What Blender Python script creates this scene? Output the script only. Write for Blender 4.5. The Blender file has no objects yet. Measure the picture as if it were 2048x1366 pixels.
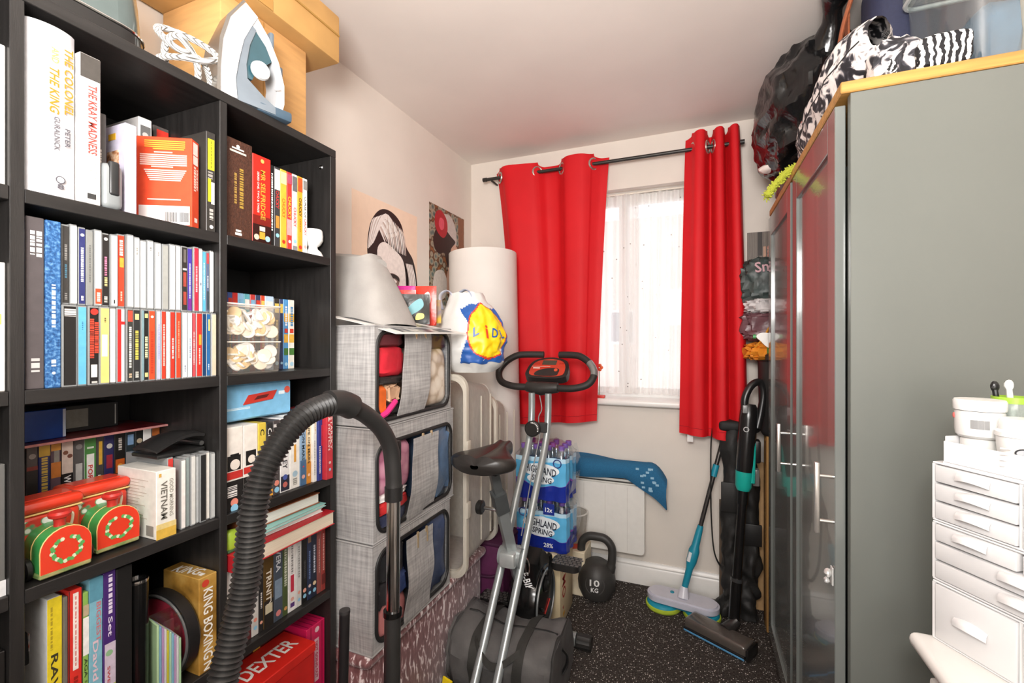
import bpy, bmesh, math, random
from mathutils import Vector, Matrix, noise

SC = bpy.context.scene
COL = SC.collection
RND = random.Random(11)
PI = math.pi

# ---------------------------------------------------------------- camera
cam_data = bpy.data.cameras.new('camera')
cam_data.sensor_width = 36.0
cam_data.lens = 36.0 * 910.0 / 2048.0
cam_data.clip_start = 0.02
cam = bpy.data.objects.new('camera', cam_data)
COL.objects.link(cam)
cam.location = (0, 0, 1.30)
cam.rotation_euler = (PI / 2, 0, math.atan2(370.0, 910.0))
SC.camera = cam

# ---------------------------------------------------------------- light
world = bpy.data.worlds.new('overcast_sky')
SC.world = world
world.use_nodes = True
_bg = world.node_tree.nodes['Background']
_bg.inputs['Color'].default_value = (0.93, 0.96, 1.0, 1)
_bg.inputs['Strength'].default_value = 1.4

def light(name, kind, loc, energy, color=(1, 1, 1), size=0.3, aim=None, size_y=None, spread=None):
    d = bpy.data.lights.new(name, kind)
    d.energy = energy
    d.color = color
    if kind == 'AREA':
        d.size = size
        if size_y:
            d.shape = 'RECTANGLE'; d.size_y = size_y
    else:
        d.shadow_soft_size = size
    o = bpy.data.objects.new(name, d)
    COL.objects.link(o)
    o.location = loc
    if aim:
        o.rotation_euler = (Vector(aim) - Vector(loc)).to_track_quat('-Z', 'Y').to_euler()
    return o

light('ceiling_lamp_light', 'POINT', (-0.15, 0.05, 2.16), 2.5, (1.0, 0.95, 0.90), 0.12)
light('photographer_flash', 'AREA', (0.20, -0.80, 1.25), 10.0, (1.0, 0.975, 0.95), 0.6, (-0.35, 2.2, 1.10))
light('flash_bounced_off_ceiling', 'AREA', (-0.10, -0.25, 1.70), 33.0, (1.0, 0.97, 0.94), 0.5, (-0.18, 0.9, 2.40))

SC.view_settings.view_transform = 'Standard'
SC.view_settings.look = 'None'
SC.view_settings.gamma = 1.0
SC.view_settings.use_curve_mapping = False
SC.view_settings.exposure = 0.5
SC.cycles.transparent_max_bounces = 32

# ---------------------------------------------------------------- materials
def lin(h):
    r = []
    for i in (0, 2, 4):
        c = int(h[i:i + 2], 16) / 255.0
        r.append(c / 12.92 if c <= 0.04045 else ((c + 0.055) / 1.055) ** 2.4)
    return (r[0], r[1], r[2], 1.0)

_MC = {}
def nn(nt, t, **kw):
    n = nt.nodes.new(t)
    for k, v in kw.items():
        setattr(n, k, v)
    return n

def M(h, rough=0.5, metal=0.0, var=0.08, scale=30.0, bump=0.0, bscale=200.0, spec=0.5, stretch=(1, 1, 1), coat=0.0, h2=None, name=None):
    """plain procedural surface: base colour broken up by noise, optional fine bump"""
    key = (h, rough, metal, var, scale, bump, bscale, spec, stretch, coat, h2)
    if key in _MC:
        return _MC[key]
    m = bpy.data.materials.new(name or 'surface_' + h)
    m.use_nodes = True
    nt = m.node_tree
    p = nt.nodes['Principled BSDF']
    c = lin(h)
    p.inputs['Roughness'].default_value = rough
    p.inputs['Metallic'].default_value = metal
    p.inputs['Specular IOR Level'].default_value = spec
    p.inputs['Coat Weight'].default_value = coat
    tc = nn(nt, 'ShaderNodeTexCoord')
    mp = nn(nt, 'ShaderNodeMapping')
    mp.inputs['Scale'].default_value = stretch
    nt.links.new(tc.outputs['Object'], mp.inputs['Vector'])
    nz = nn(nt, 'ShaderNodeTexNoise')
    nz.inputs['Scale'].default_value = scale
    nz.inputs['Detail'].default_value = 3
    nt.links.new(mp.outputs['Vector'], nz.inputs['Vector'])
    rp = nn(nt, 'ShaderNodeValToRGB')
    rp.color_ramp.elements[0].position = 0.3
    rp.color_ramp.elements[1].position = 0.7
    if h2:
        rp.color_ramp.elements[0].color = lin(h2)
        rp.color_ramp.elements[1].color = c
    else:
        rp.color_ramp.elements[0].color = tuple(max(0, x * (1 - var)) for x in c[:3]) + (1,)
        rp.color_ramp.elements[1].color = tuple(min(1, x * (1 + var * 0.5)) for x in c[:3]) + (1,)
    nt.links.new(nz.outputs['Fac'], rp.inputs['Fac'])
    nt.links.new(rp.outputs['Color'], p.inputs['Base Color'])
    if bump:
        nb = nn(nt, 'ShaderNodeTexNoise')
        nb.inputs['Scale'].default_value = bscale
        nb.inputs['Detail'].default_value = 2
        nt.links.new(mp.outputs['Vector'], nb.inputs['Vector'])
        bp = nn(nt, 'ShaderNodeBump')
        bp.inputs['Strength'].default_value = bump
        bp.inputs['Distance'].default_value = 0.004
        nt.links.new(nb.outputs['Fac'], bp.inputs['Height'])
        nt.links.new(bp.outputs['Normal'], p.inputs['Normal'])
    _MC[key] = m
    return m

def clear_mat(name, tint='FFFFFF', gloss=0.10, rough=0.08, milk=0.0, milkcol='FFFFFF', ior=1.3):
    """thin clear or milky sheet: transparent + a little gloss (+ diffuse milkiness)"""
    m = bpy.data.materials.new(name)
    m.use_nodes = True
    nt = m.node_tree
    for n in list(nt.nodes):
        if n.type == 'BSDF_PRINCIPLED':
            nt.nodes.remove(n)
    out = nt.nodes['Material Output']
    tr = nn(nt, 'ShaderNodeBsdfTransparent'); tr.inputs['Color'].default_value = lin(tint)
    gl = nn(nt, 'ShaderNodeBsdfGlossy'); gl.inputs['Roughness'].default_value = rough
    fr = nn(nt, 'ShaderNodeLayerWeight'); fr.inputs['Blend'].default_value = 0.35
    fm = nn(nt, 'ShaderNodeMath', operation='MULTIPLY'); fm.inputs[1].default_value = (ior - 1.0) * 0.7
    nt.links.new(fr.outputs['Facing'], fm.inputs[0])
    ad = nn(nt, 'ShaderNodeMath', operation='ADD'); ad.inputs[1].default_value = gloss; ad.use_clamp = True
    nt.links.new(fm.outputs[0], ad.inputs[0])
    last = tr
    if milk:
        df = nn(nt, 'ShaderNodeBsdfDiffuse'); df.inputs['Color'].default_value = lin(milkcol)
        tl = nn(nt, 'ShaderNodeBsdfTranslucent'); tl.inputs['Color'].default_value = lin(milkcol)
        a0 = nn(nt, 'ShaderNodeMixShader'); a0.inputs[0].default_value = 0.5
        nt.links.new(df.outputs[0], a0.inputs[1]); nt.links.new(tl.outputs[0], a0.inputs[2])
        nz = nn(nt, 'ShaderNodeTexNoise'); nz.inputs['Scale'].default_value = 25
        mr = nn(nt, 'ShaderNodeMapRange')
        mr.inputs['To Min'].default_value = milk * 0.8; mr.inputs['To Max'].default_value = min(1, milk * 1.15)
        nt.links.new(nz.outputs['Fac'], mr.inputs['Value'])
        a1 = nn(nt, 'ShaderNodeMixShader')
        nt.links.new(mr.outputs[0], a1.inputs[0])
        nt.links.new(tr.outputs[0], a1.inputs[1]); nt.links.new(a0.outputs[0], a1.inputs[2])
        last = a1
    mx = nn(nt, 'ShaderNodeMixShader')
    nt.links.new(ad.outputs[0], mx.inputs[0])
    nt.links.new(last.outputs[0], mx.inputs[1]); nt.links.new(gl.outputs[0], mx.inputs[2])
    nt.links.new(mx.outputs[0], out.inputs['Surface'])
    return m

def ramp_mat(name, tex, stops, rough=0.6, scale=10.0, stretch=(1, 1, 1), bump=0.0, const=False, detail=3.0, dist=0.0, out='Fac', rand=1.0, spec=0.4, sheen=0.0):
    """colour ramp over a noise / voronoi / wave texture"""
    m = bpy.data.materials.new(name)
    m.use_nodes = True
    nt = m.node_tree
    p = nt.nodes['Principled BSDF']
    p.inputs['Roughness'].default_value = rough
    p.inputs['Specular IOR Level'].default_value = spec
    p.inputs['Sheen Weight'].default_value = sheen
    tc = nn(nt, 'ShaderNodeTexCoord')
    mp = nn(nt, 'ShaderNodeMapping'); mp.inputs['Scale'].default_value = stretch
    nt.links.new(tc.outputs['Object'], mp.inputs['Vector'])
    t = nn(nt, {'noise': 'ShaderNodeTexNoise', 'voronoi': 'ShaderNodeTexVoronoi', 'wave': 'ShaderNodeTexWave'}[tex])
    t.inputs['Scale'].default_value = scale
    if tex == 'noise':
        t.inputs['Detail'].default_value = detail; t.inputs['Distortion'].default_value = dist
    if tex == 'wave':
        t.inputs['Detail'].default_value = detail; t.inputs['Distortion'].default_value = dist
        t.inputs['Detail Scale'].default_value = 2.0
    nt.links.new(mp.outputs['Vector'], t.inputs['Vector'])
    rp = nn(nt, 'ShaderNodeValToRGB')
    cr = rp.color_ramp
    cr.interpolation = 'CONSTANT' if const else 'LINEAR'
    while len(cr.elements) < len(stops):
        cr.elements.new(0.5)
    for e, (pos, h) in zip(cr.elements, stops):
        e.position = pos; e.color = lin(h)
    src = t.outputs['Distance'] if tex == 'voronoi' and out == 'Fac' else t.outputs[0]
    nt.links.new(src, rp.inputs['Fac'])
    nt.links.new(rp.outputs['Color'], p.inputs['Base Color'])
    if bump:
        bp = nn(nt, 'ShaderNodeBump'); bp.inputs['Strength'].default_value = bump; bp.inputs['Distance'].default_value = 0.005
        nt.links.new(src, bp.inputs['Height']); nt.links.new(bp.outputs['Normal'], p.inputs['Normal'])
    return m

# ---------------------------------------------------------------- mesh builder
class B:
    def __init__(s):
        s.v = []; s.f = []
    def add(s, vs, fs):
        o = len(s.v)
        s.v += [tuple(x) for x in vs]
        s.f += [tuple(i + o for i in f) for f in fs]
        return s
    def box(s, x0, x1, y0, y1, z0, z1, bev=0.0, seg=2):
        if not bev:
            vs = [(x0, y0, z0), (x1, y0, z0), (x1, y1, z0), (x0, y1, z0), (x0, y0, z1), (x1, y0, z1), (x1, y1, z1), (x0, y1, z1)]
            return s.add(vs, [(3, 2, 1, 0), (4, 5, 6, 7), (0, 1, 5, 4), (1, 2, 6, 5), (2, 3, 7, 6), (3, 0, 4, 7)])
        bm = bmesh.new()
        bmesh.ops.create_cube(bm, size=1.0)
        for v in bm.verts:
            v.co = ((x0 + x1) / 2 + v.co.x * (x1 - x0), (y0 + y1) / 2 + v.co.y * (y1 - y0), (z0 + z1) / 2 + v.co.z * (z1 - z0))
        bev = min(bev, 0.49 * min(abs(x1 - x0), abs(y1 - y0), abs(z1 - z0)))
        bmesh.ops.bevel(bm, geom=list(bm.edges), offset=bev, segments=seg, profile=0.5, affect='EDGES', clamp_overlap=True)
        bm.verts.index_update()
        s.add([v.co[:] for v in bm.verts], [[v.index for v in f.verts] for f in bm.faces])
        bm.free()
        return s
    def tube(s, pts, r, n=10, closed=False, flat=None):
        P = [Vector(p) for p in pts]
        N = len(P)
        rs = r if isinstance(r, (list, tuple)) else [r] * N
        T = []
        for i in range(N):
            a = P[i - 1] if (i > 0 or closed) else P[i]
            b = P[(i + 1) % N] if (i < N - 1 or closed) else P[i]
            d = (b - a)
            T.append(d.normalized() if d.length > 1e-9 else Vector((0, 0, 1)))
        up = Vector((0, 0, 1)) if abs(T[0].z) < 0.9 else Vector((1, 0, 0))
        u = T[0].cross(up).normalized()
        vs = []
        for i in range(N):
            u = (u - T[i] * u.dot(T[i]))
            u = u.normalized() if u.length > 1e-9 else T[i].orthogonal().normalized()
            w = T[i].cross(u)
            for k in range(n):
                a = 2 * PI * k / n
                f2 = flat if flat else 1.0
                vs.append(P[i] + (u * math.cos(a) + w * math.sin(a) * f2) * rs[i])
        fs = []
        for i in range(N if closed else N - 1):
            j = (i + 1) % N
            for k in range(n):
                l = (k + 1) % n
                fs.append((i * n + k, j * n + k, j * n + l, i * n + l))
        if not closed:
            fs.append(tuple(range(n)))
            fs.append(tuple((N - 1) * n + k for k in reversed(range(n))))
        return s.add(vs, fs)
    def lathe(s, prof, c=(0, 0, 0), n=24, axis='z', cap=True):
        vs = []
        for r, z in prof:
            for k in range(n):
                a = 2 * PI * k / n
                p = (r * math.cos(a), r * math.sin(a), z)
                if axis == 'x': p = (p[2], p[0], p[1])
                if axis == 'y': p = (p[1], p[2], p[0])
                vs.append((p[0] + c[0], p[1] + c[1], p[2] + c[2]))
        fs = []
        for i in range(len(prof) - 1):
            for k in range(n):
                l = (k + 1) % n
                fs.append((i * n + k, i * n + l, (i + 1) * n + l, (i + 1) * n + k))
        if cap:
            fs.append(tuple(reversed(range(n))))
            fs.append(tuple((len(prof) - 1) * n + k for k in range(n)))
        return s.add(vs, fs)
    def prism(s, poly, axis, d0, d1):
        def pt(p, d):
            return {'x': (d, p[0], p[1]), 'y': (p[0], d, p[1]), 'z': (p[0], p[1], d)}[axis]
        n = len(poly)
        vs = [pt(p, d0) for p in poly] + [pt(p, d1) for p in poly]
        fs = [tuple(reversed(range(n))), tuple(range(n, 2 * n))]
        fs += [(i, (i + 1) % n, n + (i + 1) % n, n + i) for i in range(n)]
        return s.add(vs, fs)
    def poly(s, pts):
        return s.add(pts, [tuple(range(len(pts)))])
    def grid(s, nu, nv, fn, thick=0.0, wrap=False):
        pts = [[Vector(fn(i / (nu if wrap else nu - 1), j / (nv - 1))) for j in range(nv)] for i in range(nu)]
        vs = [p for row in pts for p in row]
        fs = []
        for i in range(nu if wrap else nu - 1):
            k = (i + 1) % nu
            for j in range(nv - 1):
                fs.append((i * nv + j, k * nv + j, k * nv + j + 1, i * nv + j + 1))
        if thick:
            off = []
            for i in range(nu):
                for j in range(nv):
                    a = pts[(i + 1) % nu if wrap else min(i + 1, nu - 1)][j] - pts[(i - 1) % nu if wrap else max(i - 1, 0)][j]
                    b = pts[i][min(j + 1, nv - 1)] - pts[i][max(j - 1, 0)]
                    nrm = a.cross(b)
                    nrm = nrm.normalized() if nrm.length > 1e-12 else Vector((0, 0, 1))
                    off.append(pts[i][j] - nrm * thick)
            n0 = len(vs)
            vs = vs + off
            fs += [tuple(n0 + q for q in reversed(f)) for f in fs]
            def rim(idx):
                for a, b in zip(idx, idx[1:]):
                    fs.append((a, n0 + a, n0 + b, b))
            rim([i * nv for i in range(nu)] + ([0] if wrap else []))
            rim([i * nv + nv - 1 for i in reversed(range(nu))] + ([(nu - 1) * nv + nv - 1] if wrap else []))
            if not wrap:
                rim([j for j in reversed(range(nv))])
                rim([(nu - 1) * nv + j for j in range(nv)])
        return s.add(vs, fs)
    def blob(s, c, r, amp=0.0, freq=3.0, seed=0.0, n=24, e=1.0, ridge=False, flatz=None):
        """ellipsoid (e<1 squarer) with noise folds"""
        def sg(x, p):
            return math.copysign(abs(x) ** p, x)
        vs, fs = [], []
        m = n // 2
        for i in range(m + 1):
            ph = -PI / 2 + PI * i / m
            for k in range(n):
                th = 2 * PI * k / n
                d = Vector((sg(math.cos(ph), e) * sg(math.cos(th), e), sg(math.cos(ph), e) * sg(math.sin(th), e), sg(math.sin(ph), e)))
                q = d * freq + Vector((seed, seed * 1.7, seed * 0.3))
                w = noise.noise(q) + 0.5 * noise.noise(q * 2.1)
                if ridge:
                    w = 0.6 - 1.6 * abs(noise.noise(q)) - 0.8 * abs(noise.noise(q * 2.3))
                k2 = 1 + amp * w
                p = Vector((d.x * r[0], d.y * r[1], d.z * r[2])) * k2
                p += Vector(c)
                if flatz is not None and p.z < flatz:
                    p.z = flatz
                vs.append(p)
        for i in range(m):
            for k in range(n):
                l = (k + 1) % n
                fs.append((i * n + k, i * n + l, (i + 1) * n + l, (i + 1) * n + k))
        return s.add(vs, fs)
    def xf(s, mat, start=0):
        s.v[start:] = [tuple(mat @ Vector(p)) for p in s.v[start:]]
        return s

def spl(pts, k=6, closed=False):
    P = [Vector(p) for p in pts]
    n = len(P)
    out = []
    for i in range(n if closed else n - 1):
        p0 = P[(i - 1) % n] if closed else P[max(i - 1, 0)]
        p1, p2 = P[i], P[(i + 1) % n]
        p3 = P[(i + 2) % n] if closed else P[min(i + 2, n - 1)]
        for j in range(k):
            t = j / k
            out.append(0.5 * ((2 * p1) + (p2 - p0) * t + (2 * p0 - 5 * p1 + 4 * p2 - p3) * t * t + (3 * p1 - p0 - 3 * p2 + p3) * t ** 3))
    if not closed:
        out.append(P[-1])
    return out

def rrect(x0, x1, y0, y1, r, k=5):
    out = []
    for cx, cy, a in ((x1 - r, y1 - r, 0), (x0 + r, y1 - r, 90), (x0 + r, y0 + r, 180), (x1 - r, y0 + r, 270)):
        for i in range(k + 1):
            t = math.radians(a + 90 * i / k)
            out.append((cx + r * math.cos(t), cy + r * math.sin(t)))
    return out

def circle(cx, cy, r, n=16):
    return [(cx + r * math.cos(2 * PI * i / n), cy + r * math.sin(2 * PI * i / n)) for i in range(n)]

# ---------------------------------------------------------------- objects
def mesh(name, b, mat, ang=32, smooth=True):
    me = bpy.data.meshes.new(name)
    me.from_pydata([tuple(v) for v in b.v], [], b.f)
    me.update()
    if mat:
        me.materials.append(mat)
    if smooth:
        me.polygons.foreach_set('use_smooth', [True] * len(me.polygons))
        me.set_sharp_from_angle(angle=math.radians(ang))
    return me

def base_of(o):
    v = Vector((0, 0, 0))
    while o is not None:
        v += o.location
        o = o.parent
    return v

def tag(o, label=None, cat=None, group=None, kind=None):
    if label: o['label'] = label
    if cat: o['category'] = cat
    if group: o['group'] = group
    if kind: o['kind'] = kind
    return o

def thing(name, label, cat, loc, rz=0.0, group=None):
    o = bpy.data.objects.new(name, None)
    COL.objects.link(o)
    o.empty_display_size = 0.05
    o.location = loc
    o.rotation_euler = (0, 0, rz)
    return tag(o, label, cat, group)

def P(name, b, mat, par, local=False, label=None, ang=32, kind=None):
    """a part (or sub-part) under PAR; coordinates are world ones unless local"""
    if not local:
        d = base_of(par)
        b.v = [(v[0] - d.x, v[1] - d.y, v[2] - d.z) for v in b.v]
    o = bpy.data.objects.new(name, mesh(name, b, mat, ang))
    COL.objects.link(o)
    o.parent = par
    return tag(o, label, kind=kind)

def one(name, b, mat, label, cat, group=None, kind=None, ang=32):
    """a thing that is a single mesh (parts may still hang under it); origin at its base"""
    xs = [v[0] for v in b.v]; ys = [v[1] for v in b.v]; zs = [v[2] for v in b.v]
    c = Vector(((min(xs) + max(xs)) / 2, (min(ys) + max(ys)) / 2, min(zs)))
    b.v = [(v[0] - c.x, v[1] - c.y, v[2] - c.z) for v in b.v]
    o = bpy.data.objects.new(name, mesh(name, b, mat, ang))
    COL.objects.link(o)
    o.location = c
    return tag(o, label, cat, group, kind)

def struct(name, b, mat, par=None):
    o = bpy.data.objects.new(name, mesh(name, b, mat))
    COL.objects.link(o)
    if par:
        o.parent = par
    else:
        o['kind'] = 'structure'
    return o

TX = []
def txt(par, s, c, xd, yd, w, h, mat, local=False, shear=0.0, name='lettering'):
    """lettering fitted into a w x h box centred on c, reading along xd with letters' up along yd"""
    TX.append((par, s, Vector(c), Vector(xd), Vector(yd), w, h, mat, local, shear, name))

def flush_text():
    keys = {}
    for t in TX:
        keys.setdefault((t[1], t[9]), None)
    tmp = []
    for (s, sh) in keys:
        cu = bpy.data.curves.new('type', 'FONT')
        cu.body = s
        cu.resolution_u = 2
        cu.shear = sh
        cu.fill_mode = 'FRONT'
        cu.offset = 0.018
        cu.space_line = 0.85
        o = bpy.data.objects.new('type', cu)
        COL.objects.link(o)
        tmp.append(((s, sh), o))
    dg = bpy.context.evaluated_depsgraph_get()
    dg.update()
    for k, o in tmp:
        me = bpy.data.meshes.new_from_object(o.evaluated_get(dg))
        vs = [v.co.copy() for v in me.vertices]
        fs = [tuple(p.vertices) for p in me.polygons]
        keys[k] = (vs, fs)
        bpy.data.meshes.remove(me)
    for k, o in tmp:
        cu = o.data
        bpy.data.objects.remove(o)
        bpy.data.curves.remove(cu)
    for par, s, c, xd, yd, w, h, mat, local, shear, name in TX:
        vs, fs = keys[(s, shear)]
        if not vs:
            continue
        x0 = min(v.x for v in vs); x1 = max(v.x for v in vs)
        y0 = min(v.y for v in vs); y1 = max(v.y for v in vs)
        b = B()
        b.add([c + xd * (((v.x - x0) / max(1e-6, x1 - x0) - 0.5) * w) + yd * (((v.y - y0) / max(1e-6, y1 - y0) - 0.5) * h) for v in vs], fs)
        P(name, b, mat, par, local)

ORD = ['zeroth', 'first', 'second', 'third', 'fourth', 'fifth', 'sixth', 'seventh', 'eighth', 'ninth', 'tenth', 'eleventh', 'twelfth', 'thirteenth', 'fourteenth', 'fifteenth', 'sixteenth', 'seventeenth', 'eighteenth', 'nineteenth', 'twentieth', 'twenty-first', 'twenty-second', 'twenty-third', 'twenty-fourth', 'twenty-fifth', 'twenty-sixth']

# common materials
WHITE = M('F4F3F1', 0.35, var=0.02)
BLACK = M('141414', 0.4)
BLACKG = M('101010', 0.18, var=0.05)
CHROME = M('D8D8D8', 0.12, 1.0, var=0.03)
STEEL = M('B9BBBB', 0.32, 1.0, var=0.05)
GOLD = M('E3C9A0', 0.3, 0.7)
SILVERP = M('C3C8C8', 0.35, 0.25, var=0.04)
BLKPLASTIC = M('2B2A29', 0.45, var=0.1, bump=0.05, bscale=400)
CARD = M('D2A267', 0.75, var=0.12, scale=8, bump=0.05, stretch=(1, 1, 8), name='cardboard')
CARD2 = M('C79A5C', 0.75, var=0.15, scale=8, name='cardboard_dark')

# ---------------------------------------------------------------- the room
XL, XR, YB, YF, ZC = -1.303, 0.86, 2.53, -1.25, 2.40
wallm = M('E4DBD1', 0.85, var=0.03, scale=6, bump=0.04, bscale=120, name='painted_wall')
ceilm = M('EAE2DB', 0.9, var=0.03, scale=4, bump=0.03, bscale=90, name='painted_ceiling')

def carpet():
    m = bpy.data.materials.new('flecked_carpet')
    m.use_nodes = True
    nt = m.node_tree
    p = nt.nodes['Principled BSDF']
    p.inputs['Roughness'].default_value = 0.95
    p.inputs['Specular IOR Level'].default_value = 0.15
    tc = nn(nt, 'ShaderNodeTexCoord')
    vo = nn(nt, 'ShaderNodeTexVoronoi'); vo.inputs['Scale'].default_value = 135
    nt.links.new(tc.outputs['Object'], vo.inputs['Vector'])
    cl = nn(nt, 'ShaderNodeTexNoise'); cl.inputs['Scale'].default_value = 9
    nt.links.new(tc.outputs['Object'], cl.inputs['Vector'])
    nz = nn(nt, 'ShaderNodeTexNoise'); nz.inputs['Scale'].default_value = 160; nz.inputs['Detail'].default_value = 4
    nt.links.new(tc.outputs['Object'], nz.inputs['Vector'])
    rp = nn(nt, 'ShaderNodeValToRGB')
    rp.color_ramp.elements[0].position = 0.3; rp.color_ramp.elements[0].color = lin('201C1A')
    rp.color_ramp.elements[1].position = 0.75; rp.color_ramp.elements[1].color = lin('5A534E')
    nt.links.new(nz.outputs['Fac'], rp.inputs['Fac'])
    sep = nn(nt, 'ShaderNodeSeparateColor')
    nt.links.new(vo.outputs['Color'], sep.inputs[0])
    g1 = nn(nt, 'ShaderNodeMath', operation='GREATER_THAN'); g1.inputs[1].default_value = 0.52
    nt.links.new(sep.outputs[0], g1.inputs[0])
    l1 = nn(nt, 'ShaderNodeMath', operation='LESS_THAN'); l1.inputs[1].default_value = 0.27
    nt.links.new(vo.outputs['Distance'], l1.inputs[0])
    mu = nn(nt, 'ShaderNodeMath', operation='MULTIPLY')
    nt.links.new(g1.outputs[0], mu.inputs[0]); nt.links.new(l1.outputs[0], mu.inputs[1])
    m2 = nn(nt, 'ShaderNodeMath', operation='MULTIPLY')
    nt.links.new(mu.outputs[0], m2.inputs[0]); ga = nn(nt, 'ShaderNodeMath', operation='ADD'); ga.inputs[1].default_value = 0.3; ga.use_clamp = True
    nt.links.new(sep.outputs[1], ga.inputs[0]); nt.links.new(ga.outputs[0], m2.inputs[1])
    mx = nn(nt, 'ShaderNodeMix', data_type='RGBA')
    nt.links.new(m2.outputs[0], mx.inputs[0])
    nt.links.new(rp.outputs['Color'], mx.inputs[6]); mx.inputs[7].default_value = lin('F2EAE2')
    nt.links.new(mx.outputs[2], p.inputs['Base Color'])
    bp = nn(nt, 'ShaderNodeBump'); bp.inputs['Strength'].default_value = 0.6; bp.inputs['Distance'].default_value = 0.006
    nt.links.new(nz.outputs['Fac'], bp.inputs['Height'])
    nt.links.new(bp.outputs['Normal'], p.inputs['Normal'])
    return m

struct('floor', B().box(XL - 0.1, XR + 0.1, YF - 0.1, YB + 0.2, -0.08, 0), carpet())
struct('ceiling', B().box(XL - 0.1, XR + 0.1, YF - 0.1, YB + 0.2, ZC, ZC + 0.08), ceilm)
struct('wall_left', B().box(XL - 0.1, XL, YF - 0.1, YB + 0.2, 0, ZC), wallm)
struct('wall_right', B().box(XR, XR + 0.1, YF - 0.1, YB + 0.2, 0, ZC), wallm)
struct('wall_front', B().box(XL, XR, YF - 0.1, YF, 0, ZC), wallm)
WX0, WX1, WZ0, WZ1 = -0.80, 0.02, 0.985, 2.135
wb = B()
wb.box(XL, WX0, YB, YB + 0.2, 0, ZC); wb.box(WX1, XR, YB, YB + 0.2, 0, ZC)
wb.box(WX0, WX1, YB, YB + 0.2, 0, WZ0); wb.box(WX0, WX1, YB, YB + 0.2, WZ1, ZC)
struct('wall_back', wb, wallm)
skirt = [(YB, 0), (YB - 0.018, 0), (YB - 0.018, 0.085), (YB - 0.013, 0.095), (YB - 0.015, 0.103), (YB - 0.008, 0.112), (YB - 0.006, 0.122), (YB, 0.122)]
glossw = M('F3F0EC', 0.3, var=0.02, name='gloss_white_paint')
struct('baseboard_back', B().prism(skirt, 'x', XL, XR), glossw)
struct('baseboard_left', B().box(XL, XL + 0.016, YF, YB - 0.02, 0, 0.12, 0.004), glossw)
struct('baseboard_right', B().box(XR - 0.016, XR, YF, YB - 0.02, 0, 0.12, 0.004), glossw)

# window: frame, mullion, panes, sill
win = struct('window_1', B().box(WX0, WX1, YB + 0.115, YB + 0.165, WZ0, WZ0 + 0.055, 0.006).box(WX0, WX1, YB + 0.115, YB + 0.165, WZ1 - 0.055, WZ1, 0.006)
             .box(WX0, WX0 + 0.055, YB + 0.115, YB + 0.165, WZ0 + 0.05, WZ1 - 0.05, 0.006).box(WX1 - 0.055, WX1, YB + 0.115, YB + 0.165, WZ0 + 0.05, WZ1 - 0.05, 0.006),
             M('F2F2F0', 0.35, var=0.02))
struct('mullion', B().box(-0.415, -0.365, YB + 0.12, YB + 0.16, WZ0 + 0.05, WZ1 - 0.05, 0.006), M('F2F2F0', 0.35, var=0.02), win)
glass = clear_mat('window_glass', 'FFFFFF', 0.02, 0.02)
struct('pane', B().box(WX0 + 0.05, -0.41, YB + 0.135, YB + 0.141, WZ0 + 0.05, WZ1 - 0.05), glass, win)
struct('pane', B().box(-0.37, WX1 - 0.05, YB + 0.135, YB + 0.141, WZ0 + 0.05, WZ1 - 0.05), glass, win)
struct('trim_1', B().box(WX0 - 0.04, WX1 + 0.04, YB - 0.055, YB + 0.12, WZ0 - 0.03, WZ0 + 0.004, 0.012, 3), glossw)

# a pale neighbouring house seen through the glass
house = thing('neighbour_house', 'pale rendered house with a small window seen through net curtain', 'house', (-0.6, 8.0, -2.0))
P('wall', B().box(-4.5, 6.0, 8.0, 8.3, -2.0, 3.4), M('E9DDD5', 0.9, var=0.1, scale=3), house)
wn = P('window', B().box(-1.42, -0.98, 7.97, 8.02, 1.25, 1.85, 0.01), M('F5F5F5', 0.5), house)
P('pane', B().box(-1.38, -1.22, 7.955, 7.98, 1.3, 1.8), M('9AA3AA', 0.2), wn)
P('pane', B().box(-1.18, -1.02, 7.955, 7.98, 1.3, 1.8), M('9AA3AA', 0.2), wn)
# ================================================================ bookcase
ash = M('262423', 0.42, var=0.35, scale=6, bump=0.06, bscale=60, stretch=(14, 1.2, 14), name='black_ash_board')
ashv = M('262423', 0.42, var=0.35, scale=6, bump=0.06, bscale=60, stretch=(14, 14, 1.2), name='black_ash_upright')
ashb = M('121111', 0.5, var=0.2, scale=6, name='black_back_panel')
BX0, BXF = -1.292, -0.965
case = thing('bookcase', 'tall black ash cube bookcase packed with books and discs', 'bookcase', (-1.13, 0.52, 0))
P('top_board', B().box(BX0, BXF, 0.008, 1.025, 1.828, 1.850, 0.001, 1), ash, case)
P('side_panel', B().box(BX0, BXF, 1.004, 1.0249, 0, 1.8275, 0.001, 1), ashv, case)
P('side_panel', B().box(BX0, BXF, 0.008, 0.030, 0, 1.8275, 0.001, 1), ashv, case)
for y in (0.352, 0.680):
    P('divider', B().box(BX0, BXF, y, y + 0.017, 0, 1.8275, 0.001, 1), ashv, case)
P('back_panel', B().box(BX0 - 0.004, BX0 + 0.003, 0.01, 1.023, 0, 1.84), ashb, case)
SH = [1.537, 1.224, 0.914, 0.594, 0.284, 0.022]
for z in SH:
    for (a, b_) in ((0.0302, 0.3518), (0.3692, 0.6798), (0.6972, 1.0038)):
        P('shelf_board', B().box(BX0, BXF - 0.001, a, b_, z - 0.022, z, 0.001, 1), ash, case)
for (z, x) in ((1.80, -1.0), (1.80, -1.25), (0.56, -1.0)):
    P('screw', B().lathe([(0.0065, 0), (0.0065, 0.0015), (0.005, 0.003), (0.0022, 0.003), (0.0022, 0.002)], (x, 1.004, z), 12, 'y').xf(Matrix.Translation((0, 2 * 1.004, 0)) @ Matrix.Diagonal((1, -1, 1, 1))), CHROME, case)

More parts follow.
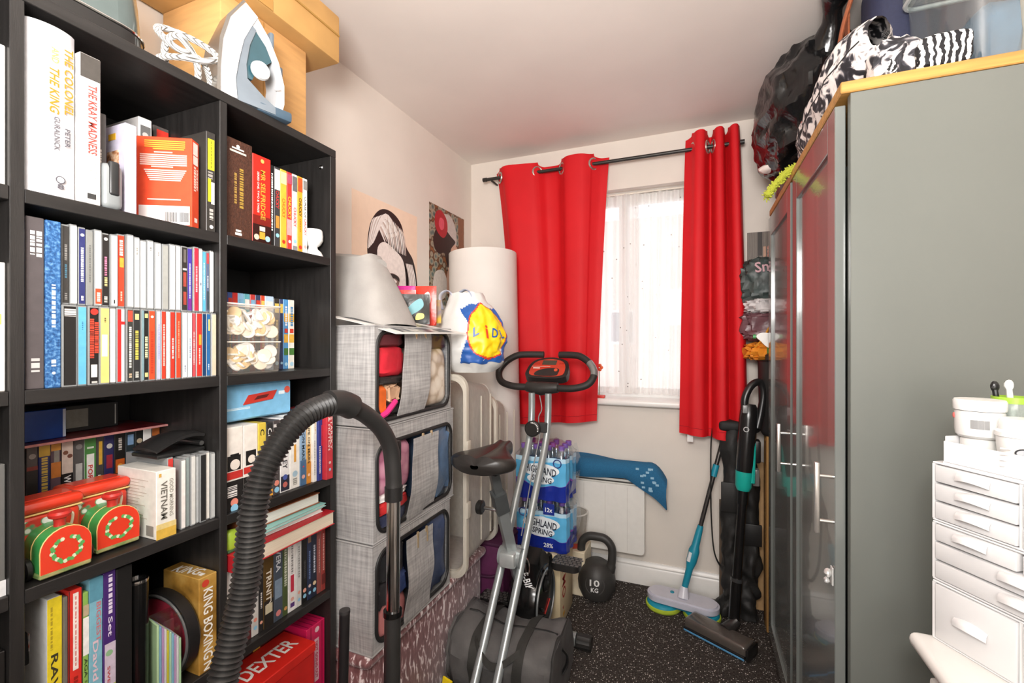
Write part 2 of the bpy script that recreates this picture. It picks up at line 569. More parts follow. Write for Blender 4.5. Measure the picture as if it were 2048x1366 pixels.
# ---------------------------------------------------------------- books, boxes and discs
def deco(o, w, h, items):
    """flat print on a spine: local x=0 plane, y 0..w, z 0..h; positions are fractions"""
    k = 0
    for it in items:
        k += 1
        x = 0.0002 + 0.00018 * k
        t = it[0]
        if t == 'b':
            z0, z1 = it[2], it[3]
            y0, y1 = (it[4], it[5]) if len(it) > 4 else (0.04, 0.96)
            P('spine_band', B().poly([(x, y0 * w, z0 * h), (x, y1 * w, z0 * h), (x, y1 * w, z1 * h), (x, y0 * w, z1 * h)]), M(it[1], 0.45, scale=90, var=0.12), o, True)
        elif t == 't':
            sh = it[7] if len(it) > 7 else 0.0
            txt(o, it[1], (x, it[5] * w, it[3] * h), (0, 0, -1), (0, 1, 0), it[4] * h, it[6] * w, M(it[2], 0.5), True, sh)
        elif t == 'h':
            txt(o, it[1], (x, it[5] * w, it[3] * h), (0, 1, 0), (0, 0, 1), it[6] * w, it[4] * h, M(it[2], 0.5), True)
        elif t == 'd':
            b = B()
            z = it[3]
            rr = random.Random(int(h * 9999) + k)
            while z > it[2]:
                l = rr.uniform(0.008, 0.03)
                zz = max(it[2], z - l)
                y0 = it[4] - it[5] / 2; y1 = it[4] + it[5] / 2
                b.poly([(x, y0 * w, zz * h), (x, y1 * w, zz * h), (x, y1 * w, z * h), (x, y0 * w, z * h)])
                z = zz - rr.uniform(0.004, 0.012)
            P('small_print', b, M(it[1], 0.5), o, True)
        elif t == 'o':
            r = it[3] * w
            yc = it[4] if len(it) > 4 else 0.5
            P('badge', B().poly([(x, yc * w + r * math.cos(2 * PI * i / 14), it[2] * h + r * math.sin(2 * PI * i / 14)) for i in range(14)]), M(it[1], 0.5), o, True)

PAGES = M('E9DFCB', 0.8, var=0.12, scale=4, stretch=(1, 300, 1), name='page_edges')
def book(name, label, cat, y0, y1, z0, z1, xs, dep, col, items=(), group=None, rz=0.0, rx=0.0, hard=False, bev=0.0012, rough=0.42, round_spine=False, mat=None):
    w, h = y1 - y0, z1 - z0
    b = B()
    if round_spine:
        pr = [(-dep, 0.0), (-dep, w)] + [(-0.012 + 0.012 * math.sin(PI * i / 10) ** 0.7, w - w * i / 10) for i in range(11)]
        b.prism([(p[0], p[1]) for p in reversed(pr)], 'z', 0, h)
    elif hard:
        t = 0.0022
        b.box(-dep, 0, 0, t, 0, h).box(-dep, 0, w - t, w, 0, h).box(-t, 0, t, w - t, 0, h)
    else:
        b.box(-dep, 0, 0.0002, w - 0.0002, 0, h, bev, 1)
    m = mat or M(col, rough, scale=60, var=0.1)
    o = bpy.data.objects.new(name, mesh(name, b, m))
    COL.objects.link(o)
    o.location = (xs, y0, z0)
    o.rotation_euler = (rx, 0, rz)
    tag(o, label, cat, group)
    if hard:
        P('pages', B().box(-dep + 0.004, -0.0023, 0.0024, w - 0.0024, 0.002, h - 0.003), PAGES, o, True)
    deco(o, w, h, items)
    return o

jewel = M('8E9090', 0.15, var=0.05, name='jewel_case_plastic')
def cd(label, y0, y1, z0, z1, xs, col, items=(), group=None, dep=0.14):
    o = book('cd_case', label, 'CD', y0 + 0.0003, y1 - 0.0003, z0, z1, xs - 0.0006, dep, None, (), group, bev=0.0008, mat=jewel)
    w, h = y1 - y0, z1 - z0
    P('spine_insert', B().box(-0.02, 0.0005, w * 0.13, w * 0.87, h * 0.02, h * 0.98), M(col, 0.35, scale=80, var=0.08), o, True)
    deco(o, w, h, [tuple(i) for i in items] if items else ())
    for c in o.children:
        if c.name.startswith(('spine_band', 'small_print', 'badge')):
            c.location.x = 0.0006
    return o

# --- middle column, top cell
z1 = SH[0]
book('book', 'thick white hardback with orange and grey spine lettering', 'book', 0.3735, 0.4355, z1, 1.812, -0.967, 0.155, 'D2D1D5',
     (('t', 'THE COLONEL', 'C9801A', 0.70, 0.40, 0.80, 0.19, 0.18), ('t', 'AND', 'DDB066', 0.83, 0.09, 0.52, 0.15), ('t', 'THE KING', 'C9801A', 0.62, 0.27, 0.50, 0.20, 0.18),
      ('t', 'PETER', '55535A', 0.36, 0.11, 0.77, 0.11), ('t', 'GURALNICK', '6A686E', 0.37, 0.20, 0.55, 0.12), ('o', '55535A', 0.10, 0.10, 0.62), ('o', 'F3F2F4', 0.10, 0.075, 0.62), ('h', '8', '55535A', 0.06, 0.03, 0.62, 0.14)), round_spine=True)
book('book', 'white hardback with red spine lettering and a dark band on top', 'book', 0.4375, 0.4675, z1, 1.792, -0.968, 0.15, 'D6D3D0',
     (('b', '4A4642', 0.84, 0.995), ('t', 'THE KRAY MADNESS', 'C2483F', 0.57, 0.47, 0.60, 0.42), ('d', 'E5C9B5', 0.22, 0.34, 0.5, 0.12), ('d', 'E5C9B5', 0.18, 0.33, 0.7, 0.1), ('b', '3A3A3A', 0.035, 0.07, 0.35, 0.75)))
book('book', 'thin dark grey book squeezed beside the white hardbacks', 'book', 0.4705, 0.4875, z1, 1.711, -0.992, 0.13, '4E4B4B', (('d', 'CFC9BF', 0.42, 0.62, 0.4, 0.3),))
g = thing('desk_gadget', 'grey plastic gadget with a black grip in front of lavender book', 'gadget', (-0.975, 0.487, z1))
P('body', B().box(-0.992, -0.968, 0.470, 0.503, z1, z1 + 0.082, 0.010, 3), M('8B9091', 0.35), g)
P('grip', B().box(-0.975, -0.9655, 0.479, 0.496, z1 + 0.024, z1 + 0.086, 0.006, 3), M('2C2D2E', 0.35), g)
o = book('book', 'lavender book with a small face photo on its cover', 'book', 0.512, 0.532, z1, 1.708, -0.985, 0.125, 'CBC6D8')
P('cover_photo', B().box(-0.055, -0.018, -0.0006, 0, 0.095, 0.122), ramp_mat('cover_photo_print', 'noise', [(0.35, '3A2A22'), (0.5, 'B77E55'), (0.62, 'E8CDB0')], scale=60), o, True)
P('cover_badge', B().box(-0.05, -0.028, -0.0006, 0, 0.143, 0.155), M('D9A428', 0.5), o, True)
P('cover_title', B().box(-0.05, -0.025, -0.0006, 0, 0.072, 0.080), M('E6D66A', 0.5), o, True)
P('small_print', B().box(-0.045, -0.02, -0.0006, 0, 0.055, 0.059).box(-0.045, -0.015, -0.0006, 0, 0.048, 0.052).box(-0.045, -0.03, -0.0006, 0, 0.036, 0.039).box(-0.04, -0.015, -0.0006, 0, 0.018, 0.021), M('8F8AA0', 0.5), o, True)
o = book('book', 'white book with a black and white portrait on its spine', 'book', 0.594, 0.620, z1, 1.778, -1.095, 0.14, 'E8E6E4', (('b', '6E6E6E', 0.70, 0.93, 0.15, 0.9), ('o', 'C9C6C2', 0.85, 0.22), ('b', '222222', 0.62, 0.72, 0.2, 0.85), ('b', 'F4F4F4', 0.58, 0.64, 0.25, 0.6)))
P('small_print', B().box(-0.10, -0.03, -0.0006, 0, 0.195, 0.200).box(-0.09, -0.025, -0.0006, 0, 0.185, 0.190), M('555555', 0.5), o, True)
P('cover_flash', B().box(-0.03, -0.008, -0.0006, 0, 0.165, 0.182), M('A8283A', 0.5), o, True)
book('book', 'dark book with a yellow ribbon mark behind red paperback', 'book', 0.6215, 0.644, z1, 1.752, -1.11, 0.15, '3B3733', (('b', 'E0B83C', 0.74, 0.95, 0.1, 0.3),))
book('book', 'dark book with a red photo spine at the back of top cell', 'book', 0.6455, 0.6785, z1, 1.79, -1.135, 0.13, '5A5350', (('b', 'D8392C', 0.62, 0.97, 0.2, 0.95), ('b', '7E2119', 0.86, 0.90, 0.35, 0.8), ('b', '7E2119', 0.77, 0.80, 0.45, 0.75)))
o = book('book', 'red paperback turned to show its back cover and barcode', 'book', 0.625, 0.652, z1, 1.722, -0.972, 0.105, 'E2502F', (('b', 'F2E9E2', 0.83, 0.97, 0.15, 0.8), ('b', 'F2E9E2', 0.72, 0.82, 0.15, 0.8), ('b', 'F4E6DC', 0.07, 0.12, 0.3, 0.7)), rz=math.radians(30))
deco(o, 0.027, 0.185, (('d', 'F4D9CB', 0.42, 0.70, 0.4, 0.28), ('d', 'F4D9CB', 0.44, 0.68, 0.7, 0.2)))
def cover_lines(col, rows, name):
    b = B()
    for (zf, x0f, x1f) in rows:
        b.box(-0.105 * x1f, -0.105 * x0f, -0.0006, 0, 0.185 * zf, 0.185 * (zf + 0.013))
    P(name, b, M(col, 0.5), o, True)
cover_lines('F0A83C', [(0.945 - 0.022 * i, 0.12 + 0.02 * (i > 3), 0.90 - (0.05 if i < 4 else 0.2)) for i in range(5)], 'small_print')
cover_lines('F6D8CC', [(0.82, 0.35, 0.68)], 'small_print')
cover_lines('F6D8CC', [(0.79 - 0.022 * i, 0.09 + 0.25 * (i == 6), 0.93 - 0.2 * (i == 6)) for i in range(7)], 'small_print')
cover_lines('F6D8CC', [(0.62 - 0.022 * i, 0.10 + 0.02 * i, 0.86 - 0.02 * i) for i in range(6)], 'small_print')
cover_lines('F6D8CC', [(0.295, 0.2, 0.8)], 'small_print')
P('barcode_panel', B().box(-0.10, -0.004, -0.0006, 0, 0.004, 0.043), M('F6F4F2', 0.5), o, True)
b = B()
for i in range(16):
    if i not in (8, 9):
        b.box(-0.05 + i * 0.0028, -0.05 + i * 0.0028 + 0.0012 * (1 + i % 2 * 0.6), -0.0011, -0.0005, 0.010, 0.030)
P('barcode', b, M('5A5450', 0.5), o, True)
book('book', 'black paperback with yellow block lettering beside the red one', 'book', 0.657, 0.6775, z1, 1.753, -0.975, 0.13, '3A3734',
     (('b', 'D8CC2E', 0.62, 0.93, 0.15, 0.85), ('d', '7A7420', 0.64, 0.91, 0.5, 0.08), ('b', 'D8CC2E', 0.30, 0.53, 0.15, 0.48), ('b', 'E8E6E0', 0.28, 0.50, 0.5, 0.85), ('d', '9A958E', 0.53, 0.60, 0.4, 0.5), ('d', 'B9B5AE', 0.12, 0.23, 0.5, 0.4), ('o', 'EEEEEE', 0.05, 0.2)))

# --- middle column, second cell: two tall books, a disc row on a disc row
z2 = SH[1]
book('book', 'tall grey cloth annual at the end of the CD rows', 'book', 0.3735, 0.3960, z2, 1.498, -0.975, 0.2, '524B4C', (('d', 'D5D2D0', 0.78, 0.92, 0.35, 0.25), ('d', 'D5D2D0', 0.77, 0.92, 0.7, 0.3), ('d', 'C9C4C2', 0.10, 0.18, 0.5, 0.45)), rough=0.7)
book('book', 'tall mottled blue binder beside the grey annual', 'binder', 0.3964, 0.4160, z2, 1.497, -0.973, 0.2, None, (('d', 'C9DAEC', 0.36, 0.62, 0.5, 0.25), ('d', 'C9DAEC', 0.12, 0.17, 0.5, 0.3), ('o', 'DDE8F2', 0.09, 0.12)),
     mat=ramp_mat('mottled_blue_cloth', 'noise', [(0.3, '1C3F6E'), (0.5, '2F639C'), (0.72, '6D9CC6')], 0.7, 220, (1, 1, 1), 0.2))
book('binder', 'grey plastic folder tucked behind the upper CD row', 'folder', 0.50, 0.64, 1.363, 1.508, -1.14, 0.05, '74756F')
UP = [420, 431, 442, 453, 464, 476, 488, 500, 513, 525, 536, 549, 562, 575, 587, 599, 610, 623, 634, 647, 658, 671, 677.5]
UP = [416.5 + i * 11.68 for i in range(23)] 
ub = [420, 431, 442, 453, 464, 476, 488, 500, 513, 525, 536, 549, 562, 575, 587, 599, 610, 623, 634, 645, 654, 663, 671, 679.5]
W_ = 'E4E3E0'
UPC = [('black', '3B3937', (('d', '8C8A86', 0.55, 0.75, 0.5, 0.3), ('d', '4F7F96', 0.33, 0.5, 0.5, 0.25), ('d', '8C8A86', 0.06, 0.14, 0.5, 0.3))), ('white', W_, ()),
       ('navy', '33386E', (('d', 'E8E8F4', 0.30, 0.74, 0.5, 0.35), ('o', 'D8D8EA', 0.90, 0.25), ('d', 'E8E8F4', 0.06, 0.12, 0.5, 0.3))), ('grey', '8F908C', (('d', '6E6F6C', 0.3, 0.8, 0.5, 0.2),)),
       ('white with a red foot', W_, (('b', 'D3502F', 0.03, 0.23, 0.12, 0.88), ('d', 'F2D9C8', 0.06, 0.18, 0.5, 0.4))), ('black with pink script', '2A2726', (('d', 'D77FA0', 0.42, 0.68, 0.5, 0.3), ('d', 'D8D4C8', 0.06, 0.14, 0.5, 0.4), ('o', 'D8D4D0', 0.92, 0.25), ('d', 'D9C88A', 0.28, 0.4, 0.5, 0.35))),
       ('white', W_, (('b', '2B2B2B', 0.05, 0.10, 0.4, 0.55),)), ('red', 'D8452C', (('d', 'F6D9CE', 0.70, 0.92, 0.5, 0.4), ('b', 'F0A23A', 0.55, 0.68, 0.3, 0.8), ('d', 'EDB39E', 0.08, 0.22, 0.5, 0.2))),
       ('white', W_, ()), ('cream', 'E6E5DF', (('d', '9A9890', 0.75, 0.85, 0.5, 0.2),)), ('white', W_, ()), ('white', W_, (('d', '8A8A86', 0.85, 0.9, 0.5, 0.2),)), ('white', W_, (('d', '9A9A96', 0.8, 0.86, 0.5, 0.2),)),
       ('mottled grey', 'A6A7A2', ()), ('white', W_, ()), ('white', W_, (('d', 'B5B5B0', 0.3, 0.7, 0.5, 0.1),)), ('black with red marks', '34302E', (('b', 'A8463A', 0.38, 0.60, 0.3, 0.75), ('b', 'A8463A', 0.1, 0.3, 0.3, 0.75), ('b', 'C9C6C0', 0.63, 0.66, 0.2, 0.8), ('b', '6B6560', 0.75, 0.95, 0.3, 0.7))),
       ('purple', '4A3AA0', (('d', 'D6D2F0', 0.2, 0.75, 0.5, 0.25), ('b', '7A2E8E', 0.03, 0.2, 0.2, 0.8))), ('crimson', 'B83246', (('d', 'E6B9BE', 0.3, 0.7, 0.5, 0.3),)), ('white', W_, (('b', '35507A', 0.42, 0.46, 0.4, 0.6),)), ('sky blue', '5FB4DC', (('d', 'D9EDF6', 0.2, 0.8, 0.5, 0.25),)),
       ('slate', '5C6784', (('b', 'C6484A', 0.8, 0.97, 0.2, 0.8), ('d', 'D9DCE4', 0.4, 0.6, 0.5, 0.3), ('b', '3E4A55', 0.05, 0.35, 0.2, 0.8))), ('white', W_, ())]
for i, (cn, c, it) in enumerate(UPC):
    dz = RND.uniform(-0.003, 0.003)
    cd('%s CD spine, %s from grey annual in the upper disc row' % (cn, ORD[i + 1]), ub[i] / 1000, ub[i + 1] / 1000, 1.3625, 1.497 + dz, -0.983 + RND.uniform(-0.003, 0.003), c, it, 'CDs in the upper row')
lb = [416.5, 438, 452, 468, 484, 495, 509, 520, 533, 538, 547, 560, 568, 577, 586, 596, 607, 617, 628, 637, 650, 659, 668, 679]
LOC = [('boxed black and red', '22201F', (('t', 'ELVIS PRESLEY', 'D8352B', 0.43, 0.80, 0.5, 0.72), ('d', 'D8D4D0', 0.86, 0.95, 0.5, 0.7))), ('light blue', '62B1D6', (('d', '3D7FA5', 0.7, 0.8, 0.5, 0.12),)),
       ('black with red type', '1F1D1C', (('d', 'D8452F', 0.40, 0.80, 0.72, 0.36), ('d', 'D8452F', 0.34, 0.84, 0.3, 0.36), ('o', 'D8352B', 0.93, 0.35), ('b', 'E8E4E0', 0.1, 0.26, 0.2, 0.75), ('d', 'C9C5C0', 0.02, 0.05, 0.5, 0.5))),
       ('pale yellow', 'E9CB79', (('b', 'F4F0E4', 0.36, 0.64, 0.2, 0.72), ('d', '6B6040', 0.80, 0.86, 0.5, 0.15))), ('white', W_, ()), ('red and white', 'F0EDEC', (('b', 'CF2A28', 0.02, 0.98, 0.1, 0.5), ('b', 'CF2A28', 0.78, 0.82, 0.5, 0.9))),
       ('dark green with red head', '3A3B38', (('b', 'C44A38', 0.82, 0.97, 0.15, 0.85), ('d', 'D8D6D0', 0.2, 0.75, 0.5, 0.35), ('d', 'E0C0A0', 0.06, 0.12, 0.5, 0.4))), ('dark with yellow type', '2E2F30', (('d', 'D8C85A', 0.3, 0.7, 0.5, 0.4), ('b', 'D8C98A', 0.85, 0.93, 0.25, 0.75), ('d', 'D8D4C8', 0.06, 0.14, 0.5, 0.4))),
       ('thin teal', '7E9AA2', ()), ('black', '252423', (('b', 'D8C98A', 0.88, 0.94, 0.2, 0.8), ('d', 'E0DCB0', 0.32, 0.62, 0.5, 0.5), ('b', 'D8C98A', 0.06, 0.12, 0.2, 0.8))), ('orange red', 'DB4F2E', (('d', 'B93B22', 0.1, 0.7, 0.5, 0.35), ('o', 'F0D9C8', 0.9, 0.2))),
       ('lilac', 'B9BFE6', (('d', '7E86B8', 0.3, 0.8, 0.5, 0.15),)), ('scarlet', 'D6402C', (('d', 'F2D0C6', 0.2, 0.8, 0.5, 0.3),)), ('white', 'F2EFEA', ()), ('red script', 'D4382A', (('d', 'F4E6E0', 0.3, 0.6, 0.5, 0.3),)), ('vermilion', 'D9482C', (('d', 'F0A080', 0.3, 0.85, 0.5, 0.2),)),
       ('white', 'E9ECEF', (('d', '5B6C88', 0.1, 0.2, 0.5, 0.2),)), ('ice blue', 'D9E2EA', (('d', '8C9CB0', 0.3, 0.6, 0.5, 0.2),)), ('rose', 'D05058', (('d', 'EEC4C4', 0.2, 0.7, 0.5, 0.25),)), ('bright red', 'D8352C', (('b', 'E8A03A', 0.5, 0.66, 0.4, 0.8), ('d', 'F2CFC6', 0.2, 0.45, 0.5, 0.2))),
       ('dark blue', '1E3F66', ()), ('blue', '2C66A0', (('b', 'D8C878', 0.72, 0.9, 0.4, 0.8), ('d', 'CFE0EE', 0.1, 0.2, 0.5, 0.25))), ('beige', 'D6C7AE', ())]
for i, (cn, c, it) in enumerate(LOC):
    cd('%s CD spine, %s from blue binder in the lower disc row' % (cn, ORD[i + 1]), lb[i] / 1000, lb[i + 1] / 1000, z2, 1.3615, -0.975 + RND.uniform(-0.003, 0.002), c, it, 'CDs in the lower row')

# --- middle column, third cell
z3 = SH[2]
vb = [449, 466, 484, 500, 519, 537, 556, 571, 589, 610, 629, 645, 662, 679]
VID = [('black and silver', '5A5654', (('b', '2B2928', 0.5, 0.75), ('b', '8A3A30', 0.74, 0.78), ('o', 'AAA6A0', 0.88, 0.3), ('b', '8A3A30', 0.45, 0.48), ('t', 'DEATH', 'E8E4E0', 0.25, 0.36, 0.5, 0.6))), ('navy with yellow title', '27316E', (('b', 'D9B548', 0.86, 0.97), ('d', 'E0C25A', 0.40, 0.85, 0.5, 0.5))),
       ('orange and purple', '6A5560', (('b', 'D9853A', 0.62, 0.78), ('b', 'E0A040', 0.9, 0.97), ('b', '9A9890', 0.78, 0.9, 0.3, 0.8), ('b', 'E8E4E0', 0.2, 0.42, 0.2, 0.8))), ('black with white title', '171515', (('b', 'E4D2C6', 0.64, 0.97), ('o', '8A5A44', 0.86, 0.22, 0.35), ('o', '7A4A3A', 0.82, 0.22, 0.7), ('t', 'WHERE EAGLES', 'F2F0EE', 0.36, 0.52, 0.5, 0.6))),
       ('grey with orange', '5C5A5A', (('b', 'C9C9C6', 0.5, 0.72, 0.2, 0.8), ('b', 'D98A3A', 0.28, 0.5, 0.2, 0.8), ('o', '8C8A88', 0.9, 0.3), ('b', 'E8E4E0', 0.05, 0.25, 0.2, 0.8))), ('green and white', 'F0EFEA', (('b', '4E8A45', 0.8, 0.99, 0.0, 1.0), ('b', '4E8A45', 0.0, 0.8, 0.0, 0.18), ('b', '4E8A45', 0.0, 0.8, 0.85, 1.0), ('t', 'PORRIDGE', 'D0342C', 0.48, 0.40, 0.5, 0.42), ('b', 'DDE6D8', 0.86, 0.88, 0.2, 0.8))),
       ('charcoal with amber type', '4A4644', (('b', 'D9A83A', 0.66, 0.92, 0.35, 0.75), ('d', 'E4E0DA', 0.2, 0.55, 0.4, 0.3))), ('navy with red figure', '2E2C5A', (('b', '9A2A3A', 0.6, 0.75, 0.2, 0.8), ('o', 'C9C6C0', 0.85, 0.3), ('d', 'E4E0DA', 0.2, 0.5, 0.5, 0.3))), ('black with fire picture', '221E1D', (('b', 'C45A1E', 0.52, 0.68, 0.1, 0.9), ('o', 'E8A040', 0.6, 0.25), ('d', 'C9C0B8', 0.78, 0.92, 0.5, 0.3))),
       ('dark blue and black', '2A3338', (('b', '7E9EC4', 0.82, 0.94, 0.2, 0.8), ('t', 'WAR', 'E8E4E0', 0.45, 0.2, 0.5, 0.6))), ('black with a portrait', '20201F', (('o', 'B8A890', 0.85, 0.35), ('b', '3A4A4E', 0.5, 0.7, 0.2, 0.8), ('t', 'C', 'E8E4E0', 0.6, 0.12, 0.5, 0.6))), ('white', 'EDEAE6', (('d', 'C06A60', 0.5, 0.65, 0.5, 0.2),)), ('dark brown', '3A2A22', (('b', 'B0602A', 0.88, 0.97),))]
for i, (cn, c, it) in enumerate(VID):
    book('video_case', '%s video case, %s from divider in the row behind the tin trains' % (cn, ORD[i + 1]), 'video', vb[i] / 1000, vb[i + 1] / 1000, z3, 1.104, -1.17, 0.115, c, it, 'video cases behind the tins')
book('magazine', 'dark red magazine lying on top of the video cases', 'magazine', 0.40, 0.676, 1.1045, 1.1095, -1.135, 0.145, '6E1A22', (('b', 'C98A86', 0.05, 0.95, 0.0, 1.0),), mat=ramp_mat('magazine_print', 'noise', [(0.35, '4A1018'), (0.55, '8E2630'), (0.62, '39505A'), (0.66, '6E1A22')], 0.3, 14))
book('box_file', 'glossy blue box on the red magazine', 'box', 0.377, 0.506, 1.110, 1.168, -1.165, 0.11, '123E92', (('b', 'C9D4E6', 0.03, 0.97, 0.955, 0.99),), rough=0.25)
book('tape_case', 'black tape case with a grey label behind the blue box', 'case', 0.508, 0.62, 1.110, 1.165, -1.215, 0.06, '1B1B1C', (('b', '8E8C84', 0.15, 0.85, 0.15, 0.5), ('b', 'B5B5B0', 0.1, 0.9, 0.93, 0.95)))

TRED = M('DB3E27', 0.28, coat=0.3, var=0.05, name='tin_red')
TGRN = M('3FA052', 0.28, coat=0.3, var=0.12, name='tin_green')
TGOLD = M('E3C57E', 0.3)
def train(label, loc):
    t = thing('tin_train', label, 'tin', loc, 0.0, 'tin trains')
    def L(name, b, m, par=None, **k):
        return P(name, b, m, par or t, True, **k)
    D = [(-0.033, 0.012), (0.033, 0.012), (0.033, 0.046)] + [(0.033 * math.cos(a), 0.046 + 0.033 * math.sin(a)) for a in [PI * i / 12 for i in range(1, 12)]] + [(-0.033, 0.046)]
    bo = L('boiler', B().prism([(p[0] * 0.97, p[1] * 0.98 + 0.001) for p in D], 'x', -0.056, -0.003), TGRN)
    L('front_plate', B().prism(D, 'x', -0.0035, 0.0), TRED, bo)
    L('rim', B().tube([(-0.0015, p[0], p[1]) for p in D], 0.0012, 6, True), TGOLD, bo)
    L('boiler_band', B().tube([(-0.03, p[0] * 0.99, p[1] * 0.99) for p in D], 0.0009, 6, True), TGOLD, bo)
    wr = B(); w2 = B()
    for i in range(26):
        a = PI / 2 + 0.35 + (2 * PI - 0.7) * i / 25
        j = RND.uniform(-0.0015, 0.0015)
        (wr if i % 3 else w2).poly([(0.0006 + 0.0002 * (k % 2), (0.019 + j) * math.cos(a) + 0.0034 * math.cos(2 * PI * k / 7), 0.043 + (0.019 + j) * math.sin(a) + 0.0034 * math.sin(2 * PI * k / 7)) for k in range(7)])
    L('wreath', wr, M('5AA85A', 0.4), bo)
    L('wreath_berries', w2, M('D9E2C0', 0.4), bo)
    L('chimney', B().lathe([(0.008, 0), (0.0075, 0.008), (0.0085, 0.013), (0.014, 0.016), (0.0155, 0.021), (0.013, 0.025), (0.003, 0.026)], (-0.022, 0, 0.077), 18), M('C2332C', 0.3))
    cb = L('cab', B().box(-0.115, -0.056, -0.045, 0.045, 0.014, 0.096, 0.010, 3), TRED)
    L('cab_rim', B().box(-0.1165, -0.0545, -0.0465, 0.0465, 0.0945, 0.0975, 0.0012, 1), TGOLD, cb)
    L('cab_picture', B().box(-0.0555, -0.0553, -0.042, 0.012, 0.066, 0.088), ramp_mat('train_print', 'voronoi', [(0.0, 'F2F0EA'), (0.45, 'E4E8DE'), (0.55, '4A9A6A'), (0.7, 'C93A30')], 0.4, 90), cb)
    L('cane', B().tube(spl([(-0.0548, 0.030, 0.065), (-0.0548, 0.032, 0.082), (-0.0548, 0.024, 0.087), (-0.0548, 0.018, 0.083)], 4), 0.0022, 6), M('E8D9C0', 0.4), cb)
    lid = L('lid', B().box(-0.119, -0.052, -0.049, 0.049, 0.0975, 0.118, 0.009, 3), TRED)
    L('lid_emboss', B().box(-0.105, -0.066, -0.036, 0.036, 0.1175, 0.1195, 0.001, 1), TRED, lid)
    L('chassis', B().box(-0.116, -0.0005, -0.034, 0.034, 0.004, 0.0125, 0.002, 1), M('B9A878', 0.4, h2='3A7A3A'))
    for sy in (-1, 1):
        for x in (-0.032, -0.088):
            w = L('wheel', B().lathe([(0.016, -0.005), (0.018, -0.003), (0.018, 0.003), (0.016, 0.005)], (x, sy * 0.039, 0.018), 18, 'y'), M('161616', 0.35))
            L('hub', B().lathe([(0.010, -0.0056), (0.010, 0.0056)], (x, sy * 0.039, 0.018), 12, 'y'), M('C9B09A', 0.4), w)
    return t
train('red and green tin train nearest the bookcase divider', (-0.969, 0.4215, z3))
train('red and green tin train beside the tall cream disc box', (-0.995, 0.5085, z3))

o = book('dvd_box', 'cream disc box with thin grey spine lettering', 'disc box', 0.5565, 0.5930, z3, 1.047, -0.970, 0.125, 'E9E6DE', (('b', 'D9B04A', 0.0, 0.14, 0.0, 1.0), ('b', 'E3CB86', 0.14, 0.22, 0.0, 1.0), ('t', 'GOOD MORNING', '9C978C', 0.58, 0.56, 0.75, 0.2), ('t', 'VIETNAM', '6E6A62', 0.56, 0.56, 0.38, 0.32), ('b', 'CFA24A', 0.91, 0.96, 0.12, 0.24)))
P('small_print', (lambda b: [b.box(-0.112, -0.112 + RND.uniform(0.05, 0.09), -0.0006, 0, 0.112 - i * 0.0062, 0.1135 - i * 0.0062) for i in range(13)] and b)(B()), M('C9BFB4', 0.5), o, True)
P('barcode_panel', B().box(-0.030, -0.008, -0.0007, 0, 0.006, 0.026), M('8F8A82', 0.5), o, True)
cd('red CD case with pale edge behind the cream disc box', 0.5945, 0.6065, z3, 1.062, -1.0, 'C93A34', (), None, 0.14)
for i, (c, cn, a, b_) in enumerate((('EFE9E4', 'white and pink', 607, 617), ('8E9A98', 'grey green', 617, 627), ('D9D9D4', 'clear', 627, 637), ('B9BDBD', 'silver', 637, 646), ('2A2A2A', 'black', 646, 660), ('E6E2DA', 'cream', 660, 669), ('C4C6C4', 'pale grey', 669, 679))):
    cd('%s CD case, %s of the discs under the hole punch' % (cn, ORD[i + 1]), a / 1000, b_ / 1000, z3, 1.058 + (i % 3) * 0.002, -0.978 - (i % 2) * 0.004, c, (), 'CDs under the hole punch')
hp = thing('hole_punch', 'black two-hole punch lying on the CD cases', 'hole punch', (-1.04, 0.635, 1.063))
P('base', B().box(-1.085, -1.0, 0.575, 0.672, 1.0625, 1.071, 0.003, 2), M('1F1F1F', 0.35), hp)
P('lever', B().grid(9, 5, lambda u, v: (-1.08 + 0.075 * v, 0.578 + 0.095 * u, 1.074 + 0.022 * math.sin(u * 2.2) + 0.004 * math.sin(v * PI)), 0.006), M('2B2A2A', 0.35), hp)
P('pin', B().tube([(-1.085, 0.664, 1.079), (-1.0, 0.664, 1.079)], 0.005, 10), STEEL, hp)

# --- middle column, fourth cell
z4 = SH[3]
o = book('book', 'white book with a yellow spine and a black tassel', 'book', 0.4030, 0.4215, z4, 0.876, -0.985, 0.125, 'F0F0EE', (('b', 'E3CC2A', 0.0, 1.0, 0.0, 1.0), ('d', 'B09A26', 0.7, 0.95, 0.3, 0.14), ('t', 'RAVING', '3A3626', 0.46, 0.42, 0.5, 0.5)))
P('cover_art', B().box(-0.118, -0.055, -0.0005, 0, 0.185, 0.215, 0), ramp_mat('cover_art_print', 'noise', [(0.4, 'F0F0EE'), (0.5, 'E2604A'), (0.58, 'F0F0EE'), (0.68, '7FA6D0'), (0.75, 'F0F0EE')], 0.5, 30), o, True)
P('cover_patch', B().box(-0.11, -0.01, -0.0005, 0, 0.02, 0.10, 0), M('E8BE4A', 0.5), o, True)
P('tassel', B().lathe([(0.0012, 0.075), (0.0012, 0.03), (0.004, 0.026), (0.0045, 0.018), (0.007, -0.02), (0.0068, -0.025)], (-0.06, -0.005, 0.19), 10), M('151515', 0.8), o, True)
